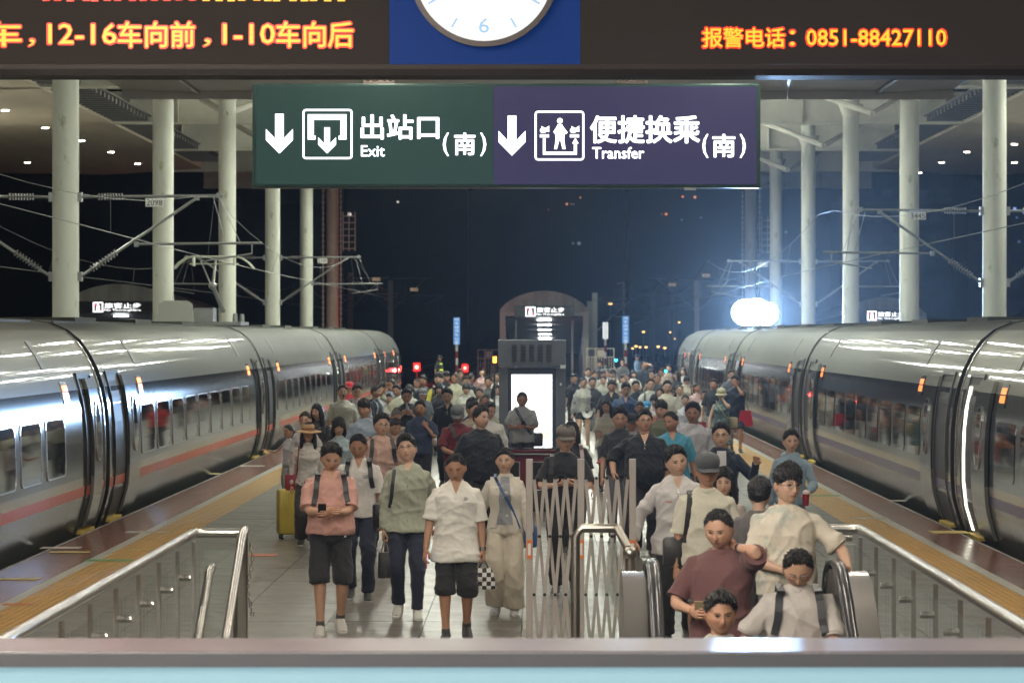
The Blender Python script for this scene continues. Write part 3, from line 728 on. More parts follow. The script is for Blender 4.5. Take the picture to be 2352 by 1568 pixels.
def arrow(mb, cx, y0, y1, w_, k=1):
    sh_ = w_*.16; yw = y0+(y1-y0)*.36; yv = y0+(y1-y0)*.66
    P = [(cx-sh_,y0),(cx+sh_,y0),(cx+sh_,y0+(y1-y0)*.62),(cx+w_/2,yw+(y1-y0)*.02),(cx+w_/2,yv),(cx,y1),(cx-w_/2,yv),(cx-w_/2,yw+(y1-y0)*.02),(cx-sh_,y0+(y1-y0)*.62)]
    vs = [(sx(x), SYN-.012, sz(y)) for x, y in P]; mb.add(vs, [(0,1,2,8),(8,2,5),(2,3,4,5),(8,5,6,7)])
def rect(mb, x0, y0, x1, y1): mb.add([(sx(x0),SYN-.012,sz(y1)),(sx(x1),SYN-.012,sz(y1)),(sx(x1),SYN-.012,sz(y0)),(sx(x0),SYN-.012,sz(y0))],[(0,1,2,3)])
def rring(mb, x0, y0, x1, y1, r, t_):
    o = []; i_ = []
    for cx, cy_, a0 in ((x1-r,y0+r,0),(x0+r,y0+r,90),(x0+r,y1-r,180),(x1-r,y1-r,270)):
        for k in range(6): a = R(a0+k*18); o.append((cx+r*math.cos(a), cy_-r*math.sin(a))); i_.append((cx+(r-t_)*math.cos(a), cy_-(r-t_)*math.sin(a)))
    n = len(o); mb.add([(sx(x),SYN-.012,sz(y)) for x,y in o+i_], [(k,(k+1)%n,n+(k+1)%n,n+k) for k in range(n)])
def disc(mb, x, y, r, ry=None):
    n = 16; mb.add([(sx(x+r*math.cos(2*math.pi*k/n)),SYN-.012,sz(y+(ry or r)*math.sin(2*math.pi*k/n))) for k in range(n)],[tuple(range(n))])
def quad(mb, *P): mb.add([(sx(x),SYN-.012,sz(y)) for x,y in P],[tuple(range(len(P)))])
t = MB(); arrow(t, 642, 262, 353, 62); rring(t, 695, 251, 810, 366, 8, 4.6)
rect(t, 707,263,796,276); rect(t, 707,276,721,321); rect(t, 782,276,796,321); rect(t, 721,312,725,321); rect(t, 778,312,782,321); arrow(t, 751.5, 293, 353, 41)
put_text(t, '出站口', 828, 1009, 263, 321, SYN-.012, .022); put_text(t, 'Exit', 829, 884, 334, 360, SYN-.012, .018); put_text(t, '(', 1017, 1031, 305, 359, SYN-.012, .01); put_text(t, '南', 1043, 1092, 305, 357, SYN-.012, .02); put_text(t, ')', 1103, 1117, 305, 359, SYN-.012, .01)
sb('exit_lettering', t, W)
t = MB(); arrow(t, 1176, 266, 358, 62); rring(t, 1228, 255, 1342, 369, 8, 4.6)
put_text(t, '便捷换乘', 1355, 1608, 265, 330, SYN-.012, .022); put_text(t, 'Transfer', 1360, 1480, 338, 365, SYN-.012, .022); put_text(t, '(', 1613, 1627, 308, 363, SYN-.012, .01); put_text(t, '南', 1636, 1689, 308, 362, SYN-.012, .02); put_text(t, ')', 1699, 1713, 308, 363, SYN-.012, .01)
disc(t, 1286, 278, 6.5); quad(t,(1281,286),(1291,286),(1297,300),(1296,322),(1276,322),(1275,300)); quad(t,(1291,288),(1304,305),(1299,309),(1290,298)); quad(t,(1281,288),(1271,303),(1274,308),(1283,298))
quad(t,(1276,322),(1285,322),(1279,343),(1273,343)); quad(t,(1287,322),(1296,322),(1299,343),(1292,343))
for x in (1251, 1320):                                # winged train fronts
    for k in range(4): quad(t,(x-10+k*1,302-k*4),(x+11,290+k*4-1),(x+10,293+k*4-1),(x-8,306-k*3))
    disc(t, x-3, 300, 8, 6); rect(t, x-11,309,x+10,316)
rect(t,1247,318,1253,356); rect(t,1253,349,1319,356); rect(t,1318,328,1325,356); quad(t,(1321.5,317),(1329,330),(1314,330))
sb('transfer_lettering', t, W)
for x in (870, 1452):
    t = MB().tube([(sx(x),SYN+.1,sz(192)),(sx(x),SYN+.1,6.97)], .035, 10).cbox((sx(x),SYN+.1,sz(189.5)),(.30,.16,.03))
    for q in (-42,-24,24,42): t.cbox((sx(x+q*.8),SYN+.06,sz(188)),(.018,.018,.06))
    sb('hanger', t, mat('hanger_paint', (.2,.17,.16), .4, .6))
t = MB().cbox((sx(1585),SYN-.0,sz(434)),(.12,.1,.025)); sb('latch', t, M_galv)
# ================================================================ information kiosk
KY = 58
def kx(x): return (x-VX)/FPX*KY
def kz(y): return CAM_H-(y-VY)/FPX*KY
kg = mat('kiosk_grey', (.15,.157,.175), .45, .3, var=.08)
kk = empty('advertising_kiosk', (kx(1222), KY, 0), 0, 'grey advertising kiosk with a glaring white screen in the middle of the platform', 'kiosk')
ko = (-kk.location.x, -KY, 0)
def kb(n, mb, m): o = mb.build(n, m, kk); o.location = ko; return o
kb('head_box', MB().bbox(((kx(1144)+kx(1300))/2, KY+.45, (kz(780)+kz(842))/2), (kx(1300)-kx(1144), 1.0, kz(780)-kz(842)), .015), kg)
t = MB()
for c_ in range(5):
    for r_ in range(12):
        x = 1175.5+c_*19.8; y = 792+r_*3.35
        t.box((kx(x), KY-.062, kz(y+1.2)), (kx(x+12), KY-.053, kz(y)))
kb('vent_slots', t, mat('vent_dark', (.02,.02,.02), .6))
kb('side_column', MB().bbox(((kx(1146)+kx(1166))/2, KY+.45, kz(845)/2), (kx(1166)-kx(1146), .9, kz(845)), .01), kg)
kb('side_column', MB().bbox(((kx(1277)+kx(1299))/2, KY+.45, kz(845)/2), (kx(1299)-kx(1277), .9, kz(845)), .01), kg)
kb('recess', MB().box((kx(1166), KY+.06, 0), (kx(1277), KY+.9, kz(845))), mat('kiosk_dark', (.03,.033,.045), .3))
kb('screen', MB().box((kx(1175), KY+.03, kz(1052)), (kx(1268), KY+.055, kz(860))), emis('screen_white', (.97,.98,1), 2.6))
t = MB()
for i in range(160):
    x = rng.gauss(1254, 9); y = rng.gauss(996, 13); 
    if x > 1264 or x < 1230: continue
    a = PX(x, y, KY+.026); s_ = rng.uniform(.006,.018); t.cbox(tuple(a), (s_*2,.002,s_))
for x in (1216,1221,1226,1231,1236): a = PX(x, 889, KY+.026); t.cbox(tuple(a), (.03,.002,.022))
kb('screen_picture', t, emis('screen_orange', (1,.62,.28), 1.6))
kb('label_plate', MB().box((kx(1287), KY-.07, kz(846)), (kx(1299), KY-.056, kz(838))), M_white)
kb('keyhole', MB().box((kx(1286), KY-.01, kz(885)), (kx(1290), KY-.003, kz(879))), M_white)
ob = empty('platform_signal', (kx(1141)-.05, KY+.3, 0), 0, 'post lamp glowing orange at the left side of the kiosk', 'signal lamp')
MB().tube([(0,0,0),(0,0,kz(835))], .02, 8).build('post', M_darksteel, ob)
MB().box((-.03,-.05,kz(833)),(.04,-.02,kz(819))).build('lens', emis('signal_orange', (1,.28,.03), 9), ob)
MB().box((-.045,-.019,kz(834.5)),(.055,.05,kz(817.5))).build('housing', M_black, ob)
# maroon cabinet
mr = empty('maroon_cabinet', (.12, 45, 0), 0, 'low maroon equipment cabinet with two dark windows, before the kiosk', 'cabinet')
mm = mat('maroon_paint', (.15,.012,.03), .3, var=.1)
zc = CAM_H-(1030-VY)/FPX*45
MB().bbox((-.15,0,zc/2+.03),(1.22,.7,zc-.06),.02).build('body', mm, mr)
MB().box((-.78,-.4,zc-.03),(.5,.38,zc+.0)).build('top_rim', mm, mr); MB().box((-.78,-.405,zc-.075),(.5,-.37,zc-.055)).build('top_trim', M_steel, mr)
for x in (-.52,-.12,.25):
    MB().box((x-.13,-.365,zc-.46),(x+.13,-.352,zc-.18)).build('window_frame', M_steel, mr); MB().box((x-.115,-.372,zc-.445),(x+.115,-.366,zc-.195)).build('window', M_black, mr)
for x in (-.6,.3):
    for y in (-.25,.25): MB().tube([(x-.02,y,.045),(x+.02,y,.045)], .044, 10).build('wheel', M_black, mr)
# ================================================================ stop-position poles, signals, far fences
def stop_sign(x, Y, ytop, ybot, yfoot, s, label, bg_, w_=15, es=.9):
    X = (x-VX)/FPX*Y; e = empty('stop_position_sign', (X, Y, 0), 0, label, 'sign', 'train stop position signs')
    z = lambda y: CAM_H-(y-VY)/FPX*Y
    hw = w_/2/FPX*Y
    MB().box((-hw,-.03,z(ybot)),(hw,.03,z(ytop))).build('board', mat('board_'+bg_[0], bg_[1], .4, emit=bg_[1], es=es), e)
    t = MB(); n = len(s)
    for i, ch in enumerate(s):
        v, f = text_mesh(ch, .02); lo, hi = v.min(0), v.max(0); hh = (z(ytop)-z(ybot))/n; zc_ = z(ytop)-hh*(i+.5)
        t.add([(-hw*.62+(p[0]-lo[0])/(hi[0]-lo[0])*hw*1.24, -.034, zc_-hh*.4+(p[1]-lo[1])/(hi[1]-lo[1])*hh*.8) for p in v], f)
    t.build('lettering', bg_[2], e)
    t = MB(); zz = z(ybot); k = 0
    while zz > 0: t.tube([(0,0,max(0,zz-.35)),(0,0,zz)], .07, 8, k % 2); zz -= .35; k += 1
    t.build('striped_pole', [M_white, mat('pole_red', (.25,.02,.02), .5)], e)
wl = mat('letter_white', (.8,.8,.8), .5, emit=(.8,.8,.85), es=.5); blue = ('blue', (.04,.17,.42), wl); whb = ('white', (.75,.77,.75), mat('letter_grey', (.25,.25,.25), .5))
stop_sign(1049, 150, 729, 791, 0, '动车组停车位置', 'blue train stop sign on a striped pole, left of the stair hall', blue)
stop_sign(1437, 150, 726, 788, 0, '动车组停车位置', 'blue train stop sign on a striped pole, right of the stair hall', blue)
stop_sign(1390.5, 156, 740, 778, 0, '动车组停车', 'small white train stop sign above the lit white gate', whb, 12)
for x, y, Y, r in ((957,843,160,.11),(1068,845,170,.085)):
    X = (x-VX)/FPX*Y; z = CAM_H-(y-VY)/FPX*Y
    e = empty('signal_light', (X, Y, -1.25), 0, 'glowing red signal lamp %s' % ('beside the tail of the left train' if x < 1000 else 'between the hi-vis guard and the kiosk'), 'signal lamp', 'red signal lamps')
    MB().tube([(0,.2,0),(0,.2,z+1.5)], .05, 8).cbox((0,.15,z+1.25),(.4,.16,.5)).build('post', M_black, e)
    MB().sphere((0,.02,z+1.25), r, 12, 8).build('lens', emis('signal_red', (1,.03,.02), 55), e)
    ld = bpy.data.lights.new('signal_glow', 'POINT'); ld.energy = 260; ld.color = (1,.02,.02); ld.shadow_soft_size = .12
    lo = bpy.data.objects.new('signal_glow', ld); col.objects.link(lo); lo.location = (X, Y-.25, z)
def gate_fence(x0, x1, y0, y1, Y, m, label, brace=False):
    a = PX(x0, y1, Y); b = PX(x1, y0, Y); e = empty('platform_end_gate', (a.x, Y, 0), 0, label, 'gate', 'railed gates at the platform end')
    W_ = b.x-a.x; zt_ = b.z
    t = MB(); 
    for z in (.12, zt_-.5, zt_-.03): t.box((0,-.02,z),(W_,.02,z+.05))
    for x in (0, W_*.32, W_*.68, W_): t.box((x-.03,-.03,0),(x+.03,.03,zt_+.02))
    if brace: t.tube([(W_,0,zt_*.5),(W_*1.35,0,.05)], .04, 6)
    t.build('frame', m, e); t = MB().box((W_*.38,-.035,zt_-.43),(W_*.64,-.022,zt_-.08)); t.build('notice_board', m, e)
    bm_ = MB().box((-.018,-.018,.17),(.018,.018,zt_-.5)).mesh('bar', m)
    n = max(6, int(W_/.13))
    for i in range(1, n): o = bpy.data.objects.new('bar', bm_); col.objects.link(o); o.parent = e; o.location = (W_*i/n, 0, 0)
M_litw = mat('lit_white_paint', (.8,.78,.68), .5)
gate_fence(1348, 1410, 800, 868, 162, M_litw, 'brightly lit white railed gate right of the stair hall', True)
gate_fence(1098, 1146, 803, 868, 162, mat('dark_rail', (.14,.14,.15), .5), 'dim railed gate left of the stair hall behind the kiosk')
ld = bpy.data.lights.new('gate_lamp', 'SPOT'); ld.energy = 420; ld.color = (1,.9,.65); ld.spot_size = R(50); ld.shadow_soft_size = .1
lo = bpy.data.objects.new('gate_lamp', ld); col.objects.link(lo); lo.location = (4.3, 156, 5.2); lo.rotation_euler = (R(54), 0, R(-5))
e = empty('gate_lamp_post', (4.6, 155.8, 0), 0, 'slim lamp post lighting the white gate', 'lamp post'); MB().tube([(0,0,0),(0,0,5.5)], .04, 8).tube([(0,0,5.5),(-.35,.1,5.45)], .05, 8).build('post', M_darksteel, e)
for x, y, c in ((1383+0,1064,0),):
    pass
# ================================================================ balustrades round the stairwell
def balustrade(X, y0, y1, label, inner):
    """rail along the edge at X from y0 (near) to y1 (far); inner = direction of the well"""
    e = empty('stair_balustrade', (X, y0, 0), 0, label, 'balustrade'); L_ = y1-y0
    MB().tube([(0,0,1.07),(0,L_-.08,1.07),(inner*.02,L_-.02,1.07),(inner*.1,L_,1.07)]+[(inner*.42,L_,1.07)], .04, 14).build('handrail', M_steel, e, smooth=True)
    n = int(L_/1.1); d = L_/n
    for k in range(n+1):
        y = min(L_-.03, k*d+.02)
        MB().prism([(-.05,0),(.05,0),(.035,1.0),(-.035,1.0)], lambda u,v:(-.012,y+u,v), lambda u,v:(.012,y+u,v)).build('baluster', M_steel, e)
        if k < n:
            MB().box((inner*.05-.006, y+.06, .08), (inner*.05+.006, y+d-.06, .93)).build('glass_panel', M_glass, e)
            [MB().tube([(inner*.0,y+.12,zz),(inner*.09,y+.12,zz)], .024, 8).build('glass_clamp', M_steel, e) for zz in (.78,.25)]
    MB().box((-.04,.0,.0),(.04,L_,.05)).build('kerb', M_pale, e)
    return e
bl = balustrade(-2.84, 12.9, 24.1, 'steel and glass balustrade along the left edge of the stairwell', 1)
br = balustrade(2.72, 12.9, 24.6, 'steel and glass balustrade along the right edge of the escalator', -1)
# end of the left one: return post, glass, chain
MB().bbox((.40,11.2-.02,.55),(.09,.07,1.06),.008).build('end_post', mat('end_post', (.3,.28,.25), .3, .9), bl)
MB().box((.08,11.19,.08),(.34,11.2,.93)).build('glass_panel', M_glass, bl)
t = MB()
for k in range(16):
    z = .98-.038*k; a = 0 if k % 2 else 90; pts = []
    for q in range(9): th = 2*math.pi*q/8; u = .012*math.cos(th); w_ = .024*math.sin(th); pts.append((.47+.02*math.sin(k*.5)+(u if a == 0 else 0), 11.13+(u if a else 0), z+w_))
    t.tube(pts, .0045, 5, cap=False)
t.build('chain', M_steel, bl)
# handrails running down the stairs
for X, nm in ((-2.42,'left'), (-2.80+.16,'lower')):
    z0, yy = (1.09, 24.05) if nm == 'left' else (.82, 23.6)
    e = empty('stair_handrail', (X, yy, z0), 0, 'polished steel handrail sloping down the stairs, %s' % ('starting at the end post' if nm == 'left' else 'lower one seen through the glass'), 'handrail', 'handrails of the stairs')
    t = MB().tube([(0,.05,0),(0,0,0),(0,-.15,-.03),(0,-7,-3.9)], .036, 14); t.build('rail', M_steel, e, smooth=True)
    for k in range(5): MB().tube([(0,-.7-1.4*k,-.35-.79*k),(0,-.7-1.4*k,-1.3-.8*k)], .02, 8).build('bracket', M_steel, e)
# short near end of the right one: lower loop with ball
e = empty('escalator_guard', (2.05, 24.2, 0), 0, 'low steel guard rail with a ball end beside the right escalator rail', 'guard rail')
MB().tube([(.6,.4,1.0),(.02,.4,1.0),(0,.3,1.0),(0,-1.2,.98)], .035, 12).tube([(0,-1.25,0),(0,-1.25,.93)], .032, 12).sphere((0,-1.25,.98), .052, 14, 9).tube([(0,.33,0),(0,.33,.98)], .03, 10).build('rail', M_steel, e, smooth=True)
MB().box((-.006,-1.15,.1),(.006,.25,.85)).build('glass_panel', M_glass, e)
# ================================================================ folding gate
fg = empty('folding_gate', (-.07, 24.6, 0), 0, 'white accordion folding gate closing off the middle of the stairwell', 'folding gate')
GW = .87; wp = mat('gate_white', (.42,.38,.345), .4, .1, var=.05)
for x in (0, GW/2, GW):
    MB().bbox((x,0,.83),(.058,.05,1.66),.006).build('post', wp, fg)
    t = MB().box((x-.02,-.031,.82),(x+.02,-.0255,.98),0).box((x-.012,-.034,.85),(x+.012,-.0312,.95),1).build('reflector', [mat('reflector_orange', (.75,.2,.04), .3), M_white], fg)
    MB().box((x-.018,-.035,.0),(x+.018,-.0255,.13)).build('foot_cover', M_black, fg)
bolt = MB().tube([(0,-.034,0),(0,-.046,0)], .014, 10).mesh('bolt', M_black)
nb = 4
for half in (0, 1):
    x0 = half*GW/2+.04; x1 = (half+1)*GW/2-.04; d = (x1-x0)/nb
    for k in range(nb+1):
        for s_, dy in ((1,-.02),(-1,.02)):
            for seg in range(3):
                za = 1.5-.49*seg; zb_ = za-.49; xa = x0+d*k; xb = xa+s_*d*.5*(1 if seg % 2 == 0 else -1)
                xa_ = xa if seg % 2 == 0 else xa+s_*d*.5; xb_ = xb if seg % 2 == 0 else xa
                if not (x0-.03 <= min(xa_,xb_) and max(xa_,xb_) <= x1+.03): continue
                dx = xb_-xa_; L_ = math.hypot(dx, .49); A = Matrix.Translation((xa_, dy, za)) @ Matrix.Rotation(-math.atan2(dx, -.49)+0, 4, 'Y')
                M2 = Matrix.Translation(((xa_+xb_)/2, dy, (za+zb_)/2)) @ Matrix.Rotation(math.atan2(dx, zb_-za), 4, 'Y')
                t = MB().box((-.0135,-.005,-L_/2),(.0135,.005,L_/2), None, M2); t.build('lattice_bar', wp, fg)
        for seg in range(4):
            x = x0+d*k + (0 if seg % 2 == 0 else 0)
            if seg % 2 == 1: x += d*.5
            if x > x1+.02: continue
            o = bpy.data.objects.new('bolt', bolt); col.objects.link(o); o.parent = fg; o.location = (x, 0, 1.5-.49*seg)
# steel loop in front of the gate
e = empty('steel_hoop_rail', (.29, 22.4, 0), 0, 'brushed steel hoop rail with a ball end in front of the folding gate', 'guard rail')
zr = CAM_H-(1212-VY)/FPX*22.4
MB().tube([(0,0,-.3),(0,0,zr-.06),(.05,0,zr),(.32,0,zr)], .036, 14).tube([(.32,0,zr),(.4,-.3,zr-.14)], .034, 12).sphere((.41,-.33,zr-.17), .055, 14, 9).tube([(.41,-.33,-.3),(.41,-.33,zr-.2)], .04, 12).build('rail', mat('hoop_steel', (.45,.42,.37), .28, 1), e, smooth=True)
MB().box((.06,-.006,-.2),(.32,.006,zr-.1)).build('glass_panel', M_glass, e)
# ================================================================ escalator
es_ = empty('escalator', (1.43, 20.3, 0), 0, 'escalator going down towards the camera between steel balustrades', 'escalator')
def esc_path(off=0):
    """handrail centreline (y, z): round far end, short level part, then sloping down towards the camera"""
    pts = []
    for k in range(8): a = R(-80+k*22); pts.append((.10+.46*math.cos(a), .66+.46*math.sin(a)))
    return pts+[(-.1,1.13),(-.4,1.09),(-.75,.92),(-1.2,.64),(-1.9,.22),(-7.2,-2.84)]
for s_ in (-1, 1):
    X = s_*.64; path = esc_path()
    MB().tube([(X, y, z) for y, z in path], .048, 12, flat=.62).build('handrail', mat('escalator_rubber', (.018,.018,.025), .18), es_, smooth=True)
    base = [(-7.2,-3.9),(-2.6,-1.3),(-1.0,-.3),(.3,-.02)]
    MB().prism([(y*.95, z-.045) for y, z in path]+base, lambda u,v:(X-.02,u,v), lambda u,v:(X+.02,u,v)).build('balustrade_panel', mat('esc_panel', (.4,.41,.42), .25, .9), es_)
    low_ = [(y*.9-.02, z-.06) for y, z in path]
    MB().prism(low_+base, lambda u,v:(X+s_*.05,u,v), lambda u,v:(X+s_*.21,u,v)).build('outer_cladding', mat('esc_steel', (.5,.48,.47), .22, 1), es_, smooth=True)
stp = MB().box((-.6,-.4,-.22),(.6,0,0)).mesh('step', mat('step_metal', (.25,.25,.25), .4, .8))
for k in range(17):
    yy = -.4*k; z = 0 if k == 0 else -(.06 if k == 1 else .06+.22*(k-1))
    o = bpy.data.objects.new('step', stp); col.objects.link(o); o.parent = es_; o.location = (0, yy+.3, z)
MB().box((-.62,.32,-.01),(.62,1.1,.006)).build('comb_plate', M_steel, es_)
MB().bbox((.60,-.1,.72),(.02,.16,.2),.004).build('warning_sticker', mat('sticker_yellow', (.45,.5,.04), .5), es_)
# ================================================================ parapet and light panel before the camera
e = empty('foreground_parapet', (0, 12, 0), 0, 'blurred parapet with a glossy purple-brown top and grey edge across the bottom', 'parapet')
zp = CAM_H-(1495-VY)/FPX*12
MB().bbox((0,.27,zp-.03),(6.6,.54,.06),.008).build('coping', mat('coping_granite', (.075,.05,.058), .34, .0, spec=.2, var=.3, vscale=2), e)
zq = CAM_H-(1531-VY)/FPX*11.97
MB().box((-3.3,-.04,zq),(3.3,-.002,zp-.004)).build('edge_profile', mat('edge_grey', (.115,.122,.14), .45, .1), e)
MB().box((-3.3,-.02,.12),(3.3,0,zq-.003)).build('backlit_panel', mat('backlit_blue', (.16,.24,.27), .3, emit=(.42,.70,.80), es=.62, var=.06, vscale=.8), e)
MB().box((-3.3,.02,0),(3.3,.5,zp-.065)).build('wall', M_concb, e)
# ================================================================ backdrop
hill = MB(); n = 50; vs = []
for k in range(n+1):
    x = -420+840*k/n; h = 62+18*math.sin(k*.21)+9*math.sin(k*.7+1)
    vs += [(x, 560, -3), (x, 700, h)]
hill.add(vs, [(2*k,2*k+2,2*k+3,2*k+1) for k in range(n)]); tag(hill.build('hillside', mat('night_hill', (.012,.014,.012), .95)), kind='structure')
def far_tower(x, Y, w_, ztop, lit, label, wc=(.02,.021,.024), grid=0):
    X = (x-VX)/FPX*Y; e = empty('apartment_tower', (X, Y, -1.25), 0, label, 'building', 'dark buildings in the night')
    MB().box((-w_/2,0,0),(w_/2,14,ztop+1.25)).build('wall', mat('tower_wall%.3f' % wc[0], wc, .8), e)
    if grid:
        wm = MB().box((0,-.15,0),(1.5,-.02,1.6)).mesh('window', mat('dark_window', (.03,.035,.05), .2, emit=(.03,.035,.055), es=.12))
        for r_ in range(int(ztop/3.2)):
            for c_ in range(int(w_/2.6)):
                o = bpy.data.objects.new('window', wm); col.objects.link(o); o.parent = e; o.location = (-w_/2+.8+c_*2.6, 0, 4+r_*3.2)
    for (px, py, s_, c, st_) in lit:
        k = Y/FPX; xx = (px-x)*k; z = CAM_H-(py-VY)*k+1.25
        MB().box((xx-s_*k/2,-.5,z-s_*k/2),(xx+s_*k/2,-.1,z+s_*k/2)).build('window', emis('window_'+c, {'w':(1,.95,.85),'o':(1,.32,.1),'b':(.3,.45,1),'g':(.6,.7,.75),'r':(1,.1,.1)}[c], 1)
             if st_ >= 1 else emis('window_dim'+c, {'w':(1,.95,.85),'o':(1,.32,.1),'b':(.3,.45,1),'g':(.6,.7,.75),'r':(1,.1,.1)}[c], .25), e)
far_tower(930, 520, 22, 30, [(914,464,4,'w',1),(803,493,7,'w',1),(543,408,4,'w',1)][:2], 'dark apartment block with one lit window left of the platform axis')
far_tower(1330, 540, 16, 36, [(1302,469,4,'o',1),(1312,469,3,'o',0),(1317,469,3,'g',0),(1260,482,3,'o',0),(1333,454,3,'o',1),(1330,559,7,'g',0),(1316,559,4,'g',0)], 'dark apartment block with small orange lights under the exit sign')
far_tower(1440, 560, 20, 34, [(1425,450,4,'o',1),(1442,450,4,'o',0),(1441,500,4,'g',0),(1446,507,4,'g',0),(1469,530,4,'w',1),(1418,497,6,'g',0)], 'dark apartment block with dim grey windows right of the axis')
far_tower(1580, 540, 22, 36, [(1568,452,4,'o',1),(1596,453,5,'o',1),(1530,492,5,'o',1),(1520,492,3,'o',0),(1610,500,3,'g',0),(1566,505,3,'g',0)], 'dark apartment block with orange windows left of the lattice column')
far_tower(1800, 540, 24, 36, [(1870,572,4,'g',0),(1872,562,4,'g',0),(1850,565,3,'w',0),(1805,533,4,'g',0)], 'dark apartment block behind the right row of columns')
far_tower(2170, 420, 30, 22.5, [(2070,423,5,'r',1),(2085,425,5,'b',1),(2205,660,5,'w',1),(2206,690,5,'w',0),(2206,640,4,'w',1)], 'tall office block with rows of faint windows behind the right columns', (.026,.028,.034), 1)
far_tower(2390, 400, 20, 26, [(2330,480,6,'b',1),(2335,500,4,'b',0),(2340,555,5,'b',0)], 'dark block with blue lights at the right picture edge', (.02,.022,.03), 1)
far_tower(560, 520, 30, 26, [(543,408,4,'w',1)], 'low dark block behind the left columns')
# yard lamps
for i, (x, y, s_) in enumerate(((1453,800,5),(1461,795,6),(1470,797,5),(1484,797,6),(1500,790,7),(1512,796,6),(1527,799,6),(1548,778,6),(1560,740,5),(1540,763,5),(1478,762,6),(1402,697,8),(1605,690,7))[:12]):
    Y = 330+i*6; k = Y/FPX; X = (x-VX)*k; z = CAM_H-(y-VY)*k
    e = empty('yard_lamp', (X, Y, -1.25), 0, 'small orange sodium lamp far out in the rail yard', 'lamp post', 'orange lamps in the distant yard')
    MB().tube([(0,.2,0),(0,.2,z+1.3)], .06, 6).build('post', M_darksteel, e)
    MB().box((-s_*k/2,0,z+1.25-s_*k/4),(s_*k/2,.1,z+1.25+s_*k/4)).build('lamp', emis('sodium', (1,.55,.18), 4), e)
for x, y in ((1383+0,1064),): pass
for x, y, c in ((1415,827,'c'),(1529,852,'c')):
    Y = 220; k = Y/FPX; e = empty('shunting_signal', ((x-VX)*k, Y, -1.25), 0, 'tiny cyan signal light low beyond the %s' % ('white gate' if x < 1450 else 'tail of the right train'), 'signal lamp')
    MB().box((-.1,.05,0),(.1,.2,CAM_H-(y-VY)*k+1.45)).build('post', M_black, e); MB().sphere((0,0,CAM_H-(y-VY)*k+1.25), .09, 8, 6).build('lens', emis('cyan', (.05,.9,1), 8), e)
# ================================================================ thin haze that also stands in for the floodlight's lens glare
hz = MB().box((-34,-3,-2.4),(34,320,13.9)).build('haze', MATS.get('x') or mat('haze_air', (0,0,0)))
m = MATS['haze_air']; n_ = m.node_tree.nodes; n_.remove(n_['Principled BSDF'])
pv = n_.new('ShaderNodeVolumePrincipled'); pv.inputs['Color'].default_value = (.85,.92,1,1); pv.inputs['Density'].default_value = .00008; pv.inputs['Anisotropy'].default_value = .82
m.node_tree.links.new(pv.outputs[0], n_['Material Output'].inputs['Volume']); tag(hz, kind='stuff')
# ================================================================ PEOPLE
def smooth(t): t = np.clip(t, 0, 1); return t*t*(3-2*t)
def gs(x, m, s): return np.exp(-((x-m)/s)**2)
SKINS = {'l': (.62,.40,.29), 'm': (.54,.32,.22), 't': (.44,.24,.155), 'd': (.33,.18,.12)}
def skin_mat(k): return mat('skin_'+k, SKINS[k], .48, attr='Col', var=.06, vscale=14, bump=.06, bscale=90)
M_hair = mat('hair_black', (.011,.009,.008), .38, spec=.6, bump=.6, bscale=170, stretch=(1,1,.25))
M_hairg = mat('hair_grey', (.16,.15,.14), .5, bump=.6, bscale=170, stretch=(1,1,.25))
M_hairb = mat('hair_brown', (.035,.018,.010), .4, bump=.6, bscale=170, stretch=(1,1,.25))
M_eye = mat('eye_white', (.55,.53,.5), .2); M_iris = mat('eye_dark', (.008,.006,.005), .12)
M_brow = mat('brow', (.035,.025,.02), .8)
def cloth(c, kind='cotton'):
    nm = 'cloth_%s_%02x%02x%02x' % (kind, int(c[0]*255), int(c[1]*255), int(c[2]*255))
    if kind == 'nylon': return mat(nm, c, .42, var=.07, vscale=6, bump=.25, bscale=16, sheen=.1)
    if kind == 'denim': return mat(nm, c, .85, var=.15, vscale=9, bump=.25, bscale=60)
    if kind == 'tiedye': return mat(nm, c, .85, var=.04, vscale=3, dirt=((.42,.48,.44), 3.2, .52), bump=.2, bscale=14)
    if kind == 'dots': return mat(nm, c, .8, dirt=((.7,.7,.68), 55, .6))
    if kind == 'floral': return mat(nm, c, .8, dirt=((.3,.4,.38), 22, .53))
    return mat(nm, c, .85, var=.06, vscale=7, bump=.28, bscale=18, sheen=.15)

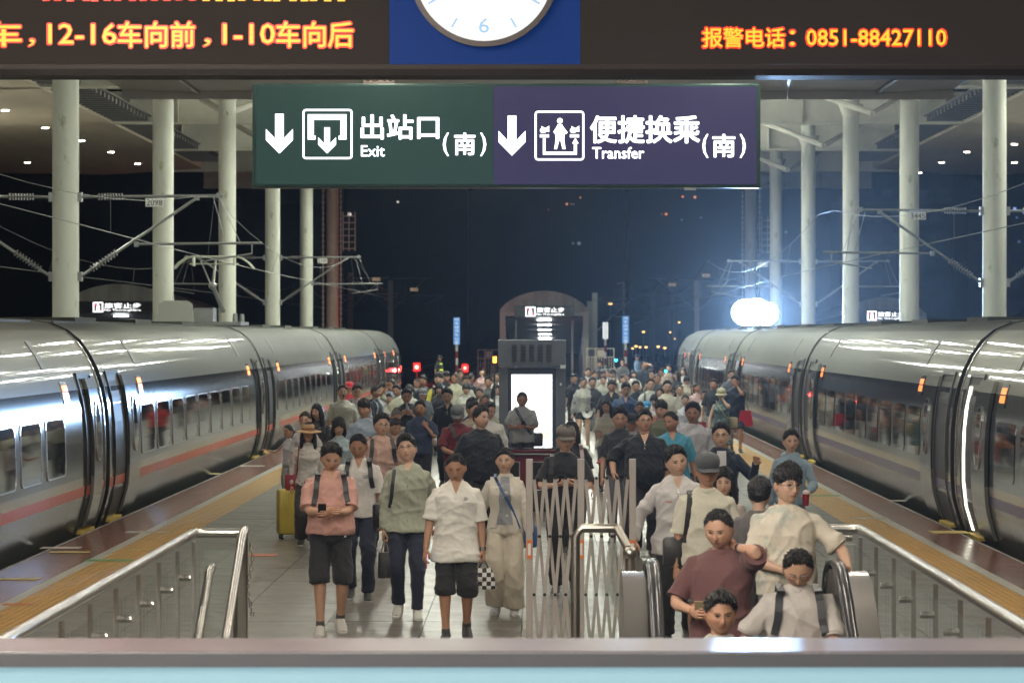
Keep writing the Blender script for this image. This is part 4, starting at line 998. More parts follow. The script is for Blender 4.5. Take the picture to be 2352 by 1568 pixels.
def head_grid(nu, nv, jaw=1.0, wide=1.0):
    """returns points (nv+1, nu, 3) and local coordinates; face looks towards -y, origin at the head centre"""
    # azimuth denser at the front
    t = np.linspace(0, 1, nu, endpoint=False); az = 2*np.pi*t; az = az + .42*np.sin(az)*-1      # az=0 is the face
    v = np.linspace(0, 1, nv+1); el = np.pi*(v-.5)
    A, E = np.meshgrid(az, el)
    dx = np.sin(A)*np.cos(E); dy = -np.cos(A)*np.cos(E); dz = np.sin(E)
    x = dx*.083*wide; y = dy*.094; z = dz*.117
    y = y + .008
    low = np.clip(-dz, 0, 1)
    fr = smooth(-dy*1.2); bk = smooth(dy*1.2)
    x = x*(1-.30*jaw*low**1.7) ; x = x*(1-.06*gs(dz, .25, .25)*fr)
    y = np.where(y > 0, y*(1-.42*low**1.1), y*(1-.05*low))
    y = y*(1-.07*fr*gs(dz,.2,.5))
    sq = 1+.07*np.abs(dz)*(1-np.abs(dz)); x *= sq
    z = np.where(dz < 0, z - .006*fr*low, z)
    # features by face position (metres)
    F = fr
    def d(px, pz, sx_, sz_, amt): 
        nonlocal y; y = y - amt*F*np.exp(-((x-px)/sx_)**2-((z-pz)/sz_)**2)
    d(0, -.022, .0095, .018, .019); d(0, .006, .007, .022, .010); d(0, -.031, .016, .009, .008)      # nose tip, bridge, wings
    for s in (-1, 1):
        d(s*.031, .010, .016, .011, -.0085); d(s*.031, .027, .022, .007, .004)                        # sockets, brow ridge
        d(s*.043, -.014, .018, .018, .004); d(s*.020, -.033, .008, .010, -.003)                       # cheekbone, fold
    d(0, -.053, .021, .005, .0065); d(0, -.064, .018, .005, .007); d(0, -.0585, .02, .0022, -.005)    # lips and mouth line
    d(0, -.074, .02, .005, -.004); d(0, -.093, .022, .013, .007)                                      # under lip, chin
    return x, y, z, (dx, dy, dz, F)
def face_colour(x, z, F, lip=1.0, rosy=.0, young=False):
    n = x.shape; c = np.ones(n+(3,))
    def tint(w, col_):
        nonlocal c; w = np.clip(w, 0, 1)[..., None]; c = c*(1-w)+np.array(col_)*w
    tint(F*np.exp(-((x)/.021)**4-((z+.0585)/.010)**4)*.65*lip, (.85,.50,.46))
    tint(F*np.exp(-((x)/.020)**4-((z+.0585)/.0022)**2)*.8, (.35,.18,.16))
    for s in (-1, 1):
        tint(F*np.exp(-((x-s*.031)/.019)**4-((z-.011)/.010)**2)*.16, (.62,.5,.46))
        tint(F*np.exp(-((x-s*.045)/.02)**2-((z+.02)/.02)**2)*.28, (1.05,.78,.72))
        tint(F*np.exp(-((x-s*.0075)/.004)**2-((z+.037)/.003)**2)*.7, (.3,.18,.15))
    tint(F*np.exp(-((x)/.012)**2-((z+.03)/.014)**2)*.2, (1.05,.8,.74))
    return c
def grid_faces(nv1, nu, off=0):
    f = [(off+j*nu+i, off+j*nu+(i+1) % nu, off+(j+1)*nu+(i+1) % nu, off+(j+1)*nu+i) for j in range(nv1-1) for i in range(nu)]
    return f
def ring_loft(mb, secs, n=16, mi=None, ex=2.3):
    """vertical loft: secs = (x, y, z, rx, ry)"""
    vs = []
    for (cx, cy_, z, rx, ry) in secs:
        for k in range(n):
            a = 2*math.pi*k/n; c, s = math.cos(a), math.sin(a)
            vs.append((cx+rx*math.copysign(abs(c)**(2/ex), c), cy_+ry*math.copysign(abs(s)**(2/ex), s), z))
    fs = [(i*n+k, i*n+(k+1) % n, (i+1)*n+(k+1) % n, (i+1)*n+k) for i in range(len(secs)-1) for k in range(n)]
    fs += [tuple(range(n))[::-1], tuple((len(secs)-1)*n+k for k in range(n))]
    mb.add(vs, fs, mi)
def bend(p0, p1, p2, n=3, f=.28):
    """polyline p0-p1-p2 with a rounded joint"""
    p0, p1, p2 = Vector(p0), Vector(p1), Vector(p2); a = p1.lerp(p0, f); b = p1.lerp(p2, f)
    out = [p0, p0.lerp(p1, .35)]
    for k in range(n+1):
        t = k/n; out.append((1-t)**2*a+2*t*(1-t)*p1+t*t*b)
    out += [p1.lerp(p2, .65), p2]; return out
def rlerp(pts, keys):
    """radii along a polyline by fraction of length"""
    L_ = [0]
    for a, b in zip(pts, pts[1:]): L_.append(L_[-1]+(b-a).length)
    fr = np.array(L_)/L_[-1]; return list(np.interp(fr, [k[0] for k in keys], [k[1] for k in keys]))
def ik(S, T, a, b, pole):
    S, T = Vector(S), Vector(T); d = T-S; L_ = d.length; mx = (a+b)*.995
    if L_ > mx: T = S+d*(mx/L_); d = T-S; L_ = mx
    x = (a*a-b*b+L_*L_)/(2*L_); h = math.sqrt(max(a*a-x*x, 0)); u = d.normalized(); p = Vector(pole); p = (p-u*p.dot(u)).normalized()
    return S+u*x+p*h, T
def hand(mb, W, d, n, side, curl=.5, mi=0, s=1.0, pinch=False):
    """palm and five fingers; d = direction of the hand, n = palm normal, side = +1 when the thumb points to d x n"""
    d = Vector(d).normalized(); n = Vector(n); n = (n-d*n.dot(d)).normalized(); r = d.cross(n).normalized()*side
    P = lambda a, b, c: W + d*a*s + r*b*s + n*c*s
    secs = [(-.02,.024,.019),(.0,.026,.017),(.03,.036,.015),(.06,.042,.0135),(.085,.041,.012),(.095,.036,.008)]
    vs = []; N = 10
    for a, hw, hd in secs:
        for k in range(N):
            th = 2*math.pi*k/N; vs.append(P(a, hw*math.cos(th), hd*math.sin(th)))
    fs = [(i*N+k, i*N+(k+1) % N, (i+1)*N+(k+1) % N, (i+1)*N+k) for i in range(len(secs)-1) for k in range(N)]
    fs += [tuple(range(N)), tuple((len(secs)-1)*N+k for k in range(N))]
    mb.add(vs, fs, mi)
    for b, L_, rr in ((.031,.066,.0088),(.011,.074,.009),(-.010,.069,.0088),(-.030,.054,.0078)):
        c = curl*(1+.12*b/.03*-1); p = P(.078, b*.96, 0); pts = [P(.06, b*.9, 0), p]; ang = .15+c*.5
        for q, seg in enumerate((.42,.32,.26)):
            p = p + (d*math.cos(ang)+n*math.sin(ang))*seg*L_*s*1.05; pts.append(p); ang += c*.95
        mb.tube(pts, [rr*s*1.05,rr*s,rr*s*.97,rr*s*.9,rr*s*.62], 7, mi)
    t0 = P(.012,.026,.004); t1 = P(.042,.052,.014+.01*curl); t2 = P(.068,.056-.022*curl,.022+.02*curl); t3 = P(.088,.050-.035*curl,.026+.026*curl)
    mb.tube([t0,t1,t2,t3], [.014*s,.0125*s,.0105*s,.0065*s], 8, mi)

PEOPLE = []          # queued remesh work
def torso_secs(k, b, extra=0.0, z0=.86, belly=0.0, top=1.475, female=False, boxy=0.0):
    """(x,y,z,rx,ry) sections of the trunk for a 1.75 m figure; b = build"""
    prof = [(.80,.168,.112,.012),(.90,.172,.118,.010),(1.00,.162,.112,.004),(1.10,.152,.108,0),(1.20,.162,.115,-.002),(1.28,.176,.121,0),(1.35,.176,.115,.004),(1.40,.156,.100,.008),(1.435,.124,.085,.012),(1.468,.088,.070,.015),(1.50,.062,.060,.015)]
    if female: prof = [(.80,.172,.115,.012),(.90,.170,.116,.010),(1.00,.148,.104,.004),(1.10,.132,.096,0),(1.20,.142,.108,-.006),(1.27,.152,.122,-.014),(1.34,.150,.104,.0),(1.39,.132,.086,.008),(1.43,.098,.07,.012),(1.47,.068,.058,.014),(1.50,.054,.052,.014)]
    out = []
    for z, rx, ry, y in prof:
        if z < z0-.03 or z > top+.03: continue
        zz = min(max(z, z0), top)
        bl = belly*math.exp(-((z-1.05)/.14)**2)
        w_ = b*rx
        if boxy and z < 1.3: w_ = w_*(1-boxy)+b*.178*boxy
        out.append((0, y-bl*.6, zz, w_+extra*(1 if z < 1.39 else .5)+bl*.4, ry*b*.98+extra*(1 if z < 1.39 else .5)+bl*.6))
    return out
def person(x, yt, h, top, bot, label, hair='short', yaw=0, pitch=0, hyaw=0, roll=0, arms=('down','down'), legs=0, b=1.0, belly=0.0, skin='m',
           Z=None, z0=None, lod=None, fem=False, sleeve='short', hem=.87, extras=(), shoes=((.05,.05,.05),(.6,.6,.58)), mats_top='cotton', mats_bot='cotton',
           collar=None, X=None, lean=0.0, headscale=1.0, tuck=False, group=None, face='n', curl=.6, cuffs=None):
    r0 = random.Random(int(x*31+yt*7))
    if legs == 0: legs = r0.choice((-.5,-.35,.3,.45,.55))
    if yaw == 0 and Z is None: yaw = r0.uniform(-14, 14)
    if hyaw == 0: hyaw = r0.uniform(-9, 9)
    if pitch == 0: pitch = r0.uniform(-2, 12)
    s = h/1.75
    zb = 0.0 if z0 is None else z0
    if Z is None: Z = (CAM_H-h-zb)*FPX/(yt-VY)
    if X is None: X = (x-VX)/FPX*Z
    if lod is None: lod = 0 if Z < 40 else (1 if Z < 62 else 2)
    e = empty('person', (X, Z, zb), R(yaw), label, 'person', group or 'passengers walking along the platform')
    P = dict(e=e, lod=lod, s=s, b=b, Z=Z)
    skm = skin_mat(skin)
    hs = 1.085*headscale
    # ---- skeleton in unit (1.75 m) space
    ln = R(lean)
    def bent(p):       # lean of the trunk about the hips
        v = Vector(p); q = v-Vector((0,.01,.92)); t_ = min(1, max(0, q.z/.25)); a = -ln*t_
        q = Matrix.Rotation(-a, 3, 'X') @ q; return q+Vector((0,.01,.92))
    sw_ = .168*b**.7 if not fem else .146*b**.7
    SH = {-1: bent((-sw_,.010,1.372)), 1: bent((sw_,.010,1.372))}
    HP = {-1: Vector((-.088*b,.01,.90)), 1: Vector((.088*b,.01,.90))}
    ph = legs    # stride: + left (x+) forward
    FT = {}
    for sd in (-1, 1):
        f = ph*sd
        yy = -.20*f if f > 0 else -.24*f
        lift = 0 if f >= 0 else min(.11, .35*abs(f)*.35)
        FT[sd] = (Vector((sd*.095, yy, .085+lift)), f)
    EL_, WR = {}, {}
    spec = {}
    presets = {'down': ((.242,-.02,.82),(.6,.9,.1)), 'swingf': ((.25,-.20,.88),(.5,1,-.2)), 'swingb': ((.27,.17,.88),(.6,.6,.3)),
               'phone': ((.045,-.27,1.13),(.75,.15,-1)), 'phone1': ((.10,-.27,1.15),(.9,.2,-1)), 'ear': ((.10,-.03,1.545),(.9,-.5,-.6)),
               'head': ((.07,.10,1.66),(1,-.1,.25)), 'bag': ((.238,-.03,.79),(.6,.9,.1)), 'out': ((.42,-.40,1.12),(.5,.4,-1)), 'wide': ((.62,-.12,1.22),(.2,.4,-1)),
               'chest': ((.08,-.21,1.30),(.8,.1,-1)), 'wave': ((.36,-.20,1.34),(.5,.2,-1)), 'rail': ((.42,-.30,1.02),(.5,.8,.1)), 'pocket': ((.2,-.08,.95),(1,.5,.1)),
               'strap': ((.13,-.13,1.33),(.8,.1,-1)), 'mouth': ((.03,-.13,1.50),(.8,-.2,-1)), 'up': ((.22,-.15,1.72),(.9,.1,-.4)), 'hold': ((.02,-.22,1.05),(.9,.1,-.6)), 'push': ((.30,-.12,1.0),(.6,.9,.1))}
    for sd, a in ((-1, arms[0]), (1, arms[1])):
        if isinstance(a, str): t_, pole = presets[a]
        else: t_, pole = a
        if a == 'down': t_ = (t_[0]+r0.uniform(-.01,.03), t_[1]-.13*legs*-sd*-1+r0.uniform(-.05,.04), t_[2]+r0.uniform(0,.05))
        T = Vector((sd*t_[0]*(b if t_[0] > .15 else 1), t_[1], t_[2]));
        if T.z > 1.0: T = bent(T)
        EL_[sd], WR[sd] = ik(SH[sd], T, .285, .25, (sd*pole[0], pole[1], pole[2])); spec[sd] = a
    n_ = (12, 10, 8)[lod]
    # ---- body (skin)
    body = MB(); tors = torso_secs(0, b*.82, 0, .86, belly*.6, female=fem)
    tors = [(*bent((cx, cy_, z)), rx, ry) for cx, cy_, z, rx, ry in tors]
    ring_loft(body, tors, n_+4)
    hc = bent((0, -.012, 1.628)) ; nk0 = bent((0,.022,1.42))
    # head frame
    MH = Matrix.Translation(bent((0,.004,1.530))) @ Matrix.Rotation(R(hyaw), 4, 'Z') @ Matrix.Rotation(R(-roll), 4, 'Y') @ Matrix.Rotation(R(pitch), 4, 'X') @ Matrix.Scale(hs, 4) @ Matrix.Translation((0,-.016,.088))
    hb = MH @ Vector((0,.022,-.045))
    body.tube([nk0, bent((0,.014,1.49)), hb.lerp(bent((0,.014,1.49)), .3), hb], [.066*b,.054*b**.6,.052*b**.5,.05], n_+2)
    for sd in (-1, 1):
        pts = bend(SH[sd], EL_[sd], WR[sd]); 
        body.tube([bent((sd*.08,.008,1.385))]+pts, [.032*b]+rlerp(pts, [(0,.040*b),(.3,.041*b),(.5,.037*b),(.62,.038*b),(.85,.028*b),(1,.024*b)]), n_)
        F, f = FT[sd]; kn, an = ik(HP[sd], F, .43, .415, (sd*.06,-1,0))
        P[('kn', sd)] = kn; P[('an', sd)] = an
        lp = bend(HP[sd], kn, an, 3, .2)
        body.tube(lp, rlerp(lp, [(0,.088*b),(.3,.072*b),(.5,.052*b),(.66,.054*b),(.85,.036*b),(1,.034*b)]), n_)
        P[('leg', sd)] = lp
    # ---- top garment
    up = MB()
    ex = .012 if not tuck else .01
    ts = torso_secs(0, b, ex+.004, hem, belly, 1.488, fem, .4 if not fem else .1)
    if ts[0][2] > hem+.01: ts = [(0,.01,hem,ts[0][3],ts[0][4])]+ts
    ts = [(*bent((cx, cy_, z)), rx, ry) for cx, cy_, z, rx, ry in ts]
    if hem < .85: ts = [(cx, cy_, z, rx+.036*min(1, max(0, (.98-z)/.15)), ry+.048*min(1, max(0, (.96-z)/.15))) for cx, cy_, z, rx, ry in ts]
    ring_loft(up, ts, n_+8)
    if sleeve != 'none':
        fr = {'short': .46, 'long': .965, 'half': .62}[sleeve]
        for sd in (-1, 1):
            pts = bend(SH[sd], EL_[sd], WR[sd]); L_ = [0]
            for a, c in zip(pts, pts[1:]): L_.append(L_[-1]+(c-a).length)
            tot = L_[-1]*fr; cut = []
            for i, p in enumerate(pts):
                if L_[i] <= tot: cut.append(p)
                else:
                    t = (tot-L_[i-1])/(L_[i]-L_[i-1]); cut.append(pts[i-1].lerp(p, t)); break
            loose = {'short': [(0,.056*b),(.35,.063*b),(1,.067*b)], 'half': [(0,.056*b),(.4,.064*b),(1,.070*b)], 'long': [(0,.055*b),(.2,.060*b),(.55,.054*b),(.8,.047*b),(1,.036*b)]}[sleeve]
            if len(cut) == 1: cut.append(cut[0].lerp(EL_[sd], .3))
            up.tube([bent((sd*.07,.010,1.385))]+cut, [.048*b]+rlerp(cut, loose), n_+2)
            P[('cuff', sd)] = (cut[-1], (cut[-1]-cut[-2]).normalized(), loose[-1][1])
    # ---- lower garment
    kind, bc = bot[0], bot[1]
    lo = MB(); bz = .96 if not tuck else .99
    exl = .006
    pel = [(0,.012,.835,.15*b,.10*b),(0,.01,.86,.172*b+exl,.116*b+exl),(0,.008,.93,.168*b+exl,.114*b+exl),(0,.006,bz,.158*b+exl,.108*b+exl+belly*.3)]
    if kind in ('trousers', 'shorts', 'wide'):
        ring_loft(lo, pel, n_+6)
        for sd in (-1, 1):
            lp = P[('leg', sd)]; L_ = [0]
            for a, c in zip(lp, lp[1:]): L_.append(L_[-1]+(c-a).length)
            frac = {'trousers': .985, 'wide': .99, 'shorts': bot[2] if len(bot) > 2 else .5}[kind]; tot = L_[-1]*frac; cut = []
            for i, p in enumerate(lp):
                if L_[i] <= tot: cut.append(p)
                else:
                    t = (tot-L_[i-1])/(L_[i]-L_[i-1]); cut.append(lp[i-1].lerp(p, t)); break
            keys = {'trousers': [(0,.098*b),(.25,.092*b),(.5,.072*b),(.75,.062*b),(.95,.056*b),(1,.058*b)], 'wide': [(0,.1*b),(.25,.098*b),(.5,.094*b),(1,.108*b)],
                    'shorts': [(0,.092*b),(.5,.084*b),(1,.086*b)]}[kind]
            lo.tube([Vector((sd*.07*b,.01,.93))]+cut, [.09*b]+rlerp(cut, keys), n_+4)
    else:   # skirt / dress
        zl = bot[2] if len(bot) > 2 else .55
        ring_loft(lo, [(0,.0,zl,.24*b,.19*b),(0,.005,(zl+.85)/2,.21*b,.155*b),(0,.01,.86,.178*b,.12*b),(0,.006,.97,.15*b,.105*b)], n_+8)
    P.update(SH=SH, EL=EL_, WR=WR, MH=MH, bent=bent, FT=FT, spec=spec)
    vx = (.0098, .0155, .023)[lod]
    job = []
    for nm, mb, m, v_, amp in (('body', body, skm, vx*.95, 0), ('top_garment', up, top if not isinstance(top, tuple) else cloth(top, mats_top), vx, 1), ('lower_garment', lo, cloth(bc, mats_bot), vx, .8)):
        me = mb.mesh(nm, m)
        o = bpy.data.objects.new(nm, me); col.objects.link(o)
        r = o.modifiers.new('r', 'REMESH'); r.mode = 'VOXEL'; r.voxel_size = v_; r.adaptivity = 0
        sm_ = o.modifiers.new('s', 'SMOOTH'); sm_.factor = .5; sm_.iterations = 3 if nm == 'body' else 3
        job.append((nm, o, amp))
    P['job'] = job; P['skm'] = skm; P['args'] = dict(hair=hair, arms=arms, extras=extras, shoes=shoes, collar=collar, sleeve=sleeve, top=top, mats_top=mats_top, face=face, fem=fem, skin=skin, curl=curl, hem=hem, kind=kind, legs=legs)
    PEOPLE.append(P); return P

def fold_noise(co, nrm, seed, amp, kind):
    r = np.random.RandomState(seed); d = np.zeros(len(co))
    q = co + .03*np.sin(co[:, [1,2,0]]*11+r.rand(3)*6) + .015*np.sin(co[:, [2,0,1]]*27+r.rand(3)*6)
    for i in range(9):
        k = r.randn(3)*np.array([1.0,1.0,1.15]); k /= np.linalg.norm(k); f = r.uniform(14, 52)
        w_ = np.abs(np.sin(q @ k*f*.5+r.rand()*6)); m_ = .5+.5*np.sin(co @ (r.randn(3)*4)+r.rand()*6)
        d += (1-w_)**2.2*m_*amp*.0092*(34/f)**.5
    for i in range(5):
        k = r.randn(3); k /= np.linalg.norm(k); f = r.uniform(60, 120)
        d += (1-np.abs(np.sin(q @ k*f*.5+r.rand()*6)))**2*(.5+.5*np.sin(co @ (r.randn(3)*7)+r.rand()*6))*amp*.0022
    return d-np.mean(d)*.6
def finish_people():
    dg = bpy.context.evaluated_depsgraph_get(); dg.update()
    for n, P in enumerate(PEOPLE):
        s = P['s']; e = P['e']; A = P['args']; lod = P['lod']; MS = Matrix.Scale(s, 4); MH = P['MH']
        objs = {}
        for nm, o, amp in P['job']:
            me = bpy.data.meshes.new_from_object(o.evaluated_get(dg)); me.name = nm
            nv = len(me.vertices); co = np.empty(nv*3); me.vertices.foreach_get('co', co); co = co.reshape(-1, 3)
            if amp:
                no = np.empty(nv*3); me.vertices.foreach_get('normal', no); no = no.reshape(-1, 3)
                co = co + no*fold_noise(co, no, n*7+int(amp*10), amp*(1 if lod < 2 else 1.3), nm)[:, None]
            co *= s; me.vertices.foreach_set('co', co.ravel()); 
            me.polygons.foreach_set('use_smooth', [True]*len(me.polygons)); me.update()
            bpy.data.objects.remove(o)
            if nm == 'body':
                me = add_head_hands(me, P, A, lod, s)
            ob = bpy.data.objects.new(nm, me); col.objects.link(ob); ob.parent = e; objs[nm] = ob
        P['objs'] = objs
        P['bvh'] = BVHTree.FromPolygons([v.co[:] for v in objs['top_garment'].data.vertices], [tuple(p.vertices) for p in objs['top_garment'].data.polygons])
        dress(P, A, lod, s)
def add_head_hands(me, P, A, lod, s):
    bm_v = [v.co[:] for v in me.vertices]; bm_f = [tuple(p.vertices) for p in me.polygons]
    nb = len(bm_v); extra = MB()
    nu, nv = ((60, 50), (40, 32), (26, 22))[lod]
    jw, wd = head_var(P, A['fem']); x, y, z, (dx, dy, dz, F) = head_grid(nu, nv, jw, wd)
    colr = face_colour(x, z, F, 1.25 if A['fem'] else .9)
    if A['face'] == 'yawn':
        w_ = F*np.exp(-(x/.015)**4-((z+.066)/.018)**4); y = y+w_*.03; colr = colr*(1-w_[...,None]*.92)
    M = Matrix.Scale(s, 4) @ P['MH']; Mn = np.array(M)
    pts = np.stack([x, y, z], -1).reshape(-1, 3); pts = pts @ Mn[:3,:3].T + Mn[:3,3]
    hv = [tuple(p) for p in pts]; hf = grid_faces(nv+1, nu)
    extra.add(hv, hf); ncol = [tuple(c) for c in colr.reshape(-1, 3)]
    # ears
    for sd in (-1, 1):
        o = len(extra.v); q = MB(); q.sphere((sd*.083,.012,-.006), (.011,.019,.031), 10, 7); extra.add([M @ Vector(v) for v in q.v], q.f); ncol += [(1,.85,.8)]*(len(extra.v)-o)
    o = len(extra.v)
    for sd in (-1, 1):
        a = P['spec'][sd]; W = P['WR'][sd]*s; d = (P['WR'][sd]-P['EL'][sd]).normalized(); cu = A['curl']
        nrm = Vector((-sd, 0, 0)); tside = sd
        an = a if isinstance(a, str) else 'x'
        if an in ('phone', 'phone1', 'hold'): nrm = Vector((-sd*.25, .35, 1)); d = (d+Vector((-sd*.25,-.15,.1))).normalized(); cu = .85
        elif an in ('ear', 'mouth', 'head'): nrm = Vector((-sd*.9, .3, 0)); cu = .5; d = (d+Vector((0,.0,.3))).normalized()
        elif an in ('bag', 'push'): cu = 1.15
        elif an in ('rail', 'wide', 'out'): nrm = Vector((0,0,-1)); cu = .3
        elif an in ('wave', 'up'): nrm = Vector((-sd*.2,-1,.2)); cu = .45
        elif an in ('chest','strap'): nrm = Vector((-sd*.3,.9,.2)); cu = .9
        else: nrm = Vector((-sd, .35, 0))
        # thumb side: forward for hanging arms
        r = d.cross(nrm); want = Vector((0,-1,0)) if an not in ('phone','phone1','hold','rail','out','wide','chest','strap') else (Vector((-sd,0,.4)) if an in ('rail','out','wide') else Vector((-sd*.2,0,1)) if an in ('chest','strap') else Vector((0,-.2,.2))+Vector((sd*.9,0,0)))
        tside = 1 if r.dot(want) > 0 else -1
        hand(extra, W, d, nrm, tside, cu, None, s*(1.0 if not A['fem'] else .9)); P[('hand', sd)] = (W, d, nrm)
    ncol += [(1,.93,.9)]*(len(extra.v)-o)
    V = bm_v+extra.v; Fc = bm_f+[tuple(i+nb for i in f) for f in extra.f]
    m2 = bpy.data.meshes.new('body'); m2.from_pydata(V, [], Fc); m2.materials.append(P['skm']); m2.polygons.foreach_set('use_smooth', [True]*len(Fc))
    ca = m2.color_attributes.new('Col', 'FLOAT_COLOR', 'POINT'); arr = np.ones((len(V), 4), np.float32)
    arr[nb:nb+len(ncol), :3] = np.array(ncol, np.float32); ca.data.foreach_set('color', arr.ravel()); m2.update(); bpy.data.meshes.remove(me); return m2

def head_var(P, fem):
    r = random.Random(hash_(P)); return (r.uniform(.6,.95) if fem else r.uniform(.55,1.15)), (r.uniform(.93,1.0) if fem else r.uniform(.97,1.10))
def hair_mesh(kind, M, lod, seed, fem, hv=(1,1)):
    nu, nv = ((64, 52), (44, 34), (28, 24))[lod]
    x, y, z, (dx, dy, dz, F) = head_grid(nu, nv, *hv)
    r = np.random.RandomState(seed); az = np.arctan2(dx, -dy)      # 0 = face
    a = np.abs(az)/np.pi
    # hairline height (in dz) by azimuth
    base = {'short': [.66,.66,.22,-.12,-.42,-.55], 'buzz': [.70,.68,.26,-.08,-.35,-.5], 'bangs': [.18,.15,-.1,-.3,-.6,-.7], 'long': [.55,.42,.1,-.25,-.7,-.8], 'bob': [.22,.15,-.3,-.5,-.8,-.85],
            'tied': [.60,.55,.25,0,-.4,-.55], 'bald': [.93,.93,.6,.1,-.35,-.5], 'fringe': [.30,.28,.12,-.1,-.45,-.55], 'grey': [.66,.64,.24,-.05,-.4,-.5], 'parted': [.60,.58,.15,-.15,-.5,-.6]}[kind]
    line = np.interp(a, [0,.16,.36,.5,.72,1], base) + .035*np.sin(az*23+r.rand()*6) + .03*np.sin(az*41+r.rand()*6)
    if kind in ('bangs','fringe'): line = line + .09*np.sin(az*3+r.rand()*6)*(a < .3)
    m = smooth((dz-line)/.10)
    th = {'short': .017,'buzz': .006,'bangs': .020,'long': .018,'bob': .024,'tied': .010,'bald': .006,'fringe': .024,'grey': .015,'parted': .019}[kind]
    topb = np.clip(dz, 0, 1)
    t = th*(.55+.75*topb**1.5) + .003*np.sin(az*17+dz*9+r.rand()*6)*m + .003*np.sin(az*31-dz*14+r.rand()*6)
    if kind in ('short','buzz','fringe','parted','grey'):
        sidef = smooth((dz-.15)/.45); t = t*(.28+.72*sidef) + (.0016*np.sin(az*61+dz*20)+.0016*np.sin(az*47-dz*33))*sidef*(kind != 'buzz')
    if kind in ('short','fringe','parted'): t = t + .012*smooth((dz-.45)/.4)*smooth((-dy+.2)/.8)*(1+.4*np.sin(az*9+r.rand()*6))
    t = np.where(m > .02, t*m, 0) - .004*(1-m)
    nn = np.sqrt((x/.083)**2+(y/.094)**2+(z/.117)**2)+1e-6; k = np.stack([x/.083/nn, y/.094/nn, z/.117/nn], -1)
    p = np.stack([x, y, z], -1)+k*t[..., None]
    Mn = np.array(M); pts = p.reshape(-1, 3) @ Mn[:3,:3].T + Mn[:3,3]
    mb = MB(); keep = (m > .01); F_ = []
    for j in range(nv):
        for i in range(nu):
            i2 = (i+1) % nu
            if keep[j,i] or keep[j,i2] or keep[j+1,i] or keep[j+1,i2]: F_.append((j*nu+i, j*nu+i2, (j+1)*nu+i2, (j+1)*nu+i))
    mb.add([tuple(q) for q in pts], F_)
    if lod == 0:
        r2 = np.random.RandomState(seed+5); jj, ii = np.where((m > .35) & (dz > .15)); sel = r2.choice(len(jj), min(len(jj), 420), replace=True)
        for q in sel:
            j_, i_ = jj[q], ii[q]; c0 = p[j_, i_]; nrm = k[j_, i_]; tg = np.array([.25*r2.randn(), -.5+.5*r2.randn()-1.2*(dy[j_, i_] < 0), -.2+.3*r2.randn()])
            tg = tg-nrm*tg.dot(nrm); tg /= (np.linalg.norm(tg)+1e-6); ln_ = r2.uniform(.010,.024)*(.6 if kind == 'buzz' else 1)
            pts_ = [Vector(c0-nrm*.002), Vector(c0+tg*ln_*.6+nrm*.0035), Vector(c0+tg*ln_+nrm*(.001+.003*r2.rand()))]
            mb.tube([M @ v_ for v_ in pts_], [.0042*M.to_scale()[0],.0034*M.to_scale()[0],.0006], 4)
    def T(p): return M @ Vector(p)
    rs = M.to_scale()[0]
    if kind in ('long', 'bob'):
        L_ = .30 if kind == 'long' else .07
        for k_ in range(15):       # locks falling at the sides and the back
            aa = math.pi*(.36+1.28*k_/14); px, py = .085*math.sin(aa), -.094*math.cos(aa)*.95
            w_ = .021
            q = [T((px*.9,py*.9+.005,.02)), T((px*1.08,py*1.05+.008,-.05)), T((px*1.15,py*.95+.012,-.05-L_*.45)), T((px*1.12+.012*math.sin(k_*2.1),py*.8+.01,-.06-L_+.03*math.sin(k_*1.7)))]
            mb.tube(q, [w_*rs,w_*1.15*rs,w_*rs,w_*.45*rs], 7)
    if kind == 'tied':
        mb.tube([T((0,.085,.02)), T((0,.115,.0)), T((0,.12,-.06)), T((.01,.10,-.16))], [.02*rs,.028*rs,.026*rs,.008*rs], 8)
    return mb
def put_on_front(P, pts, off=.006):
    """project (x, z) points (unit space) from the front onto the garment"""
    out = []; s = P['s']; last = -.12*s
    for x, z in pts:
        loc, nrm, i, d = P['bvh'].ray_cast(Vector((x*s, -1.2, z*s)), Vector((0,1,0)))
        if loc is None: out.append(Vector((x*s, last, z*s)))
        else: out.append(Vector((loc.x, loc.y-off*s, loc.z))); last = loc.y
    return out
def strap(P, path, w_, m, name, parent=None, off=.008, th=.006, back=None):
    """ribbon lying on the chest along path of (x, z)"""
    n = 14; L_ = [0]
    for a, b in zip(path, path[1:]): L_.append(L_[-1]+math.hypot(b[0]-a[0], b[1]-a[1]))
    fr = np.linspace(0, L_[-1], n); xs = np.interp(fr, L_, [p[0] for p in path]); zs = np.interp(fr, L_, [p[1] for p in path])
    mid = put_on_front(P, list(zip(xs, zs)), off); s = P['s']
    y = np.array([p.y for p in mid]); y = np.minimum(y, np.convolve(np.pad(y, 1, 'edge'), [.3,.4,.3], 'valid'))
    for p, yy in zip(mid, y): p.y = yy
    if back: mid = [Vector((mid[0].x*1.0, .10*s, mid[0].z-.05*s)), Vector((mid[0].x, .03*s, mid[0].z+.022*s))]+mid
    mb = MB(); vs = []
    for i, p in enumerate(mid):
        t = (mid[min(i+1, len(mid)-1)]-mid[max(0, i-1)]).normalized(); up = Vector((0,-1,0)); side = t.cross(up)
        if side.length < .3: side = Vector((1,0,0))
        side.normalize(); q = side*w_*s/2; d = Vector((0,-th*s,0)) if i > 1 or not back else Vector((0,0,th*s))
        vs += [p-q, p+q, p+q+d, p-q+d]
    fs = [(i*4+a, i*4+(a+1) % 4, (i+1)*4+(a+1) % 4, (i+1)*4+a) for i in range(len(mid)-1) for a in range(4)] + [(0,1,2,3), tuple(len(mid)*4-4+q for q in (3,2,1,0))]
    mb.add(vs, fs); return mb.build(name, m, parent or P['e'])
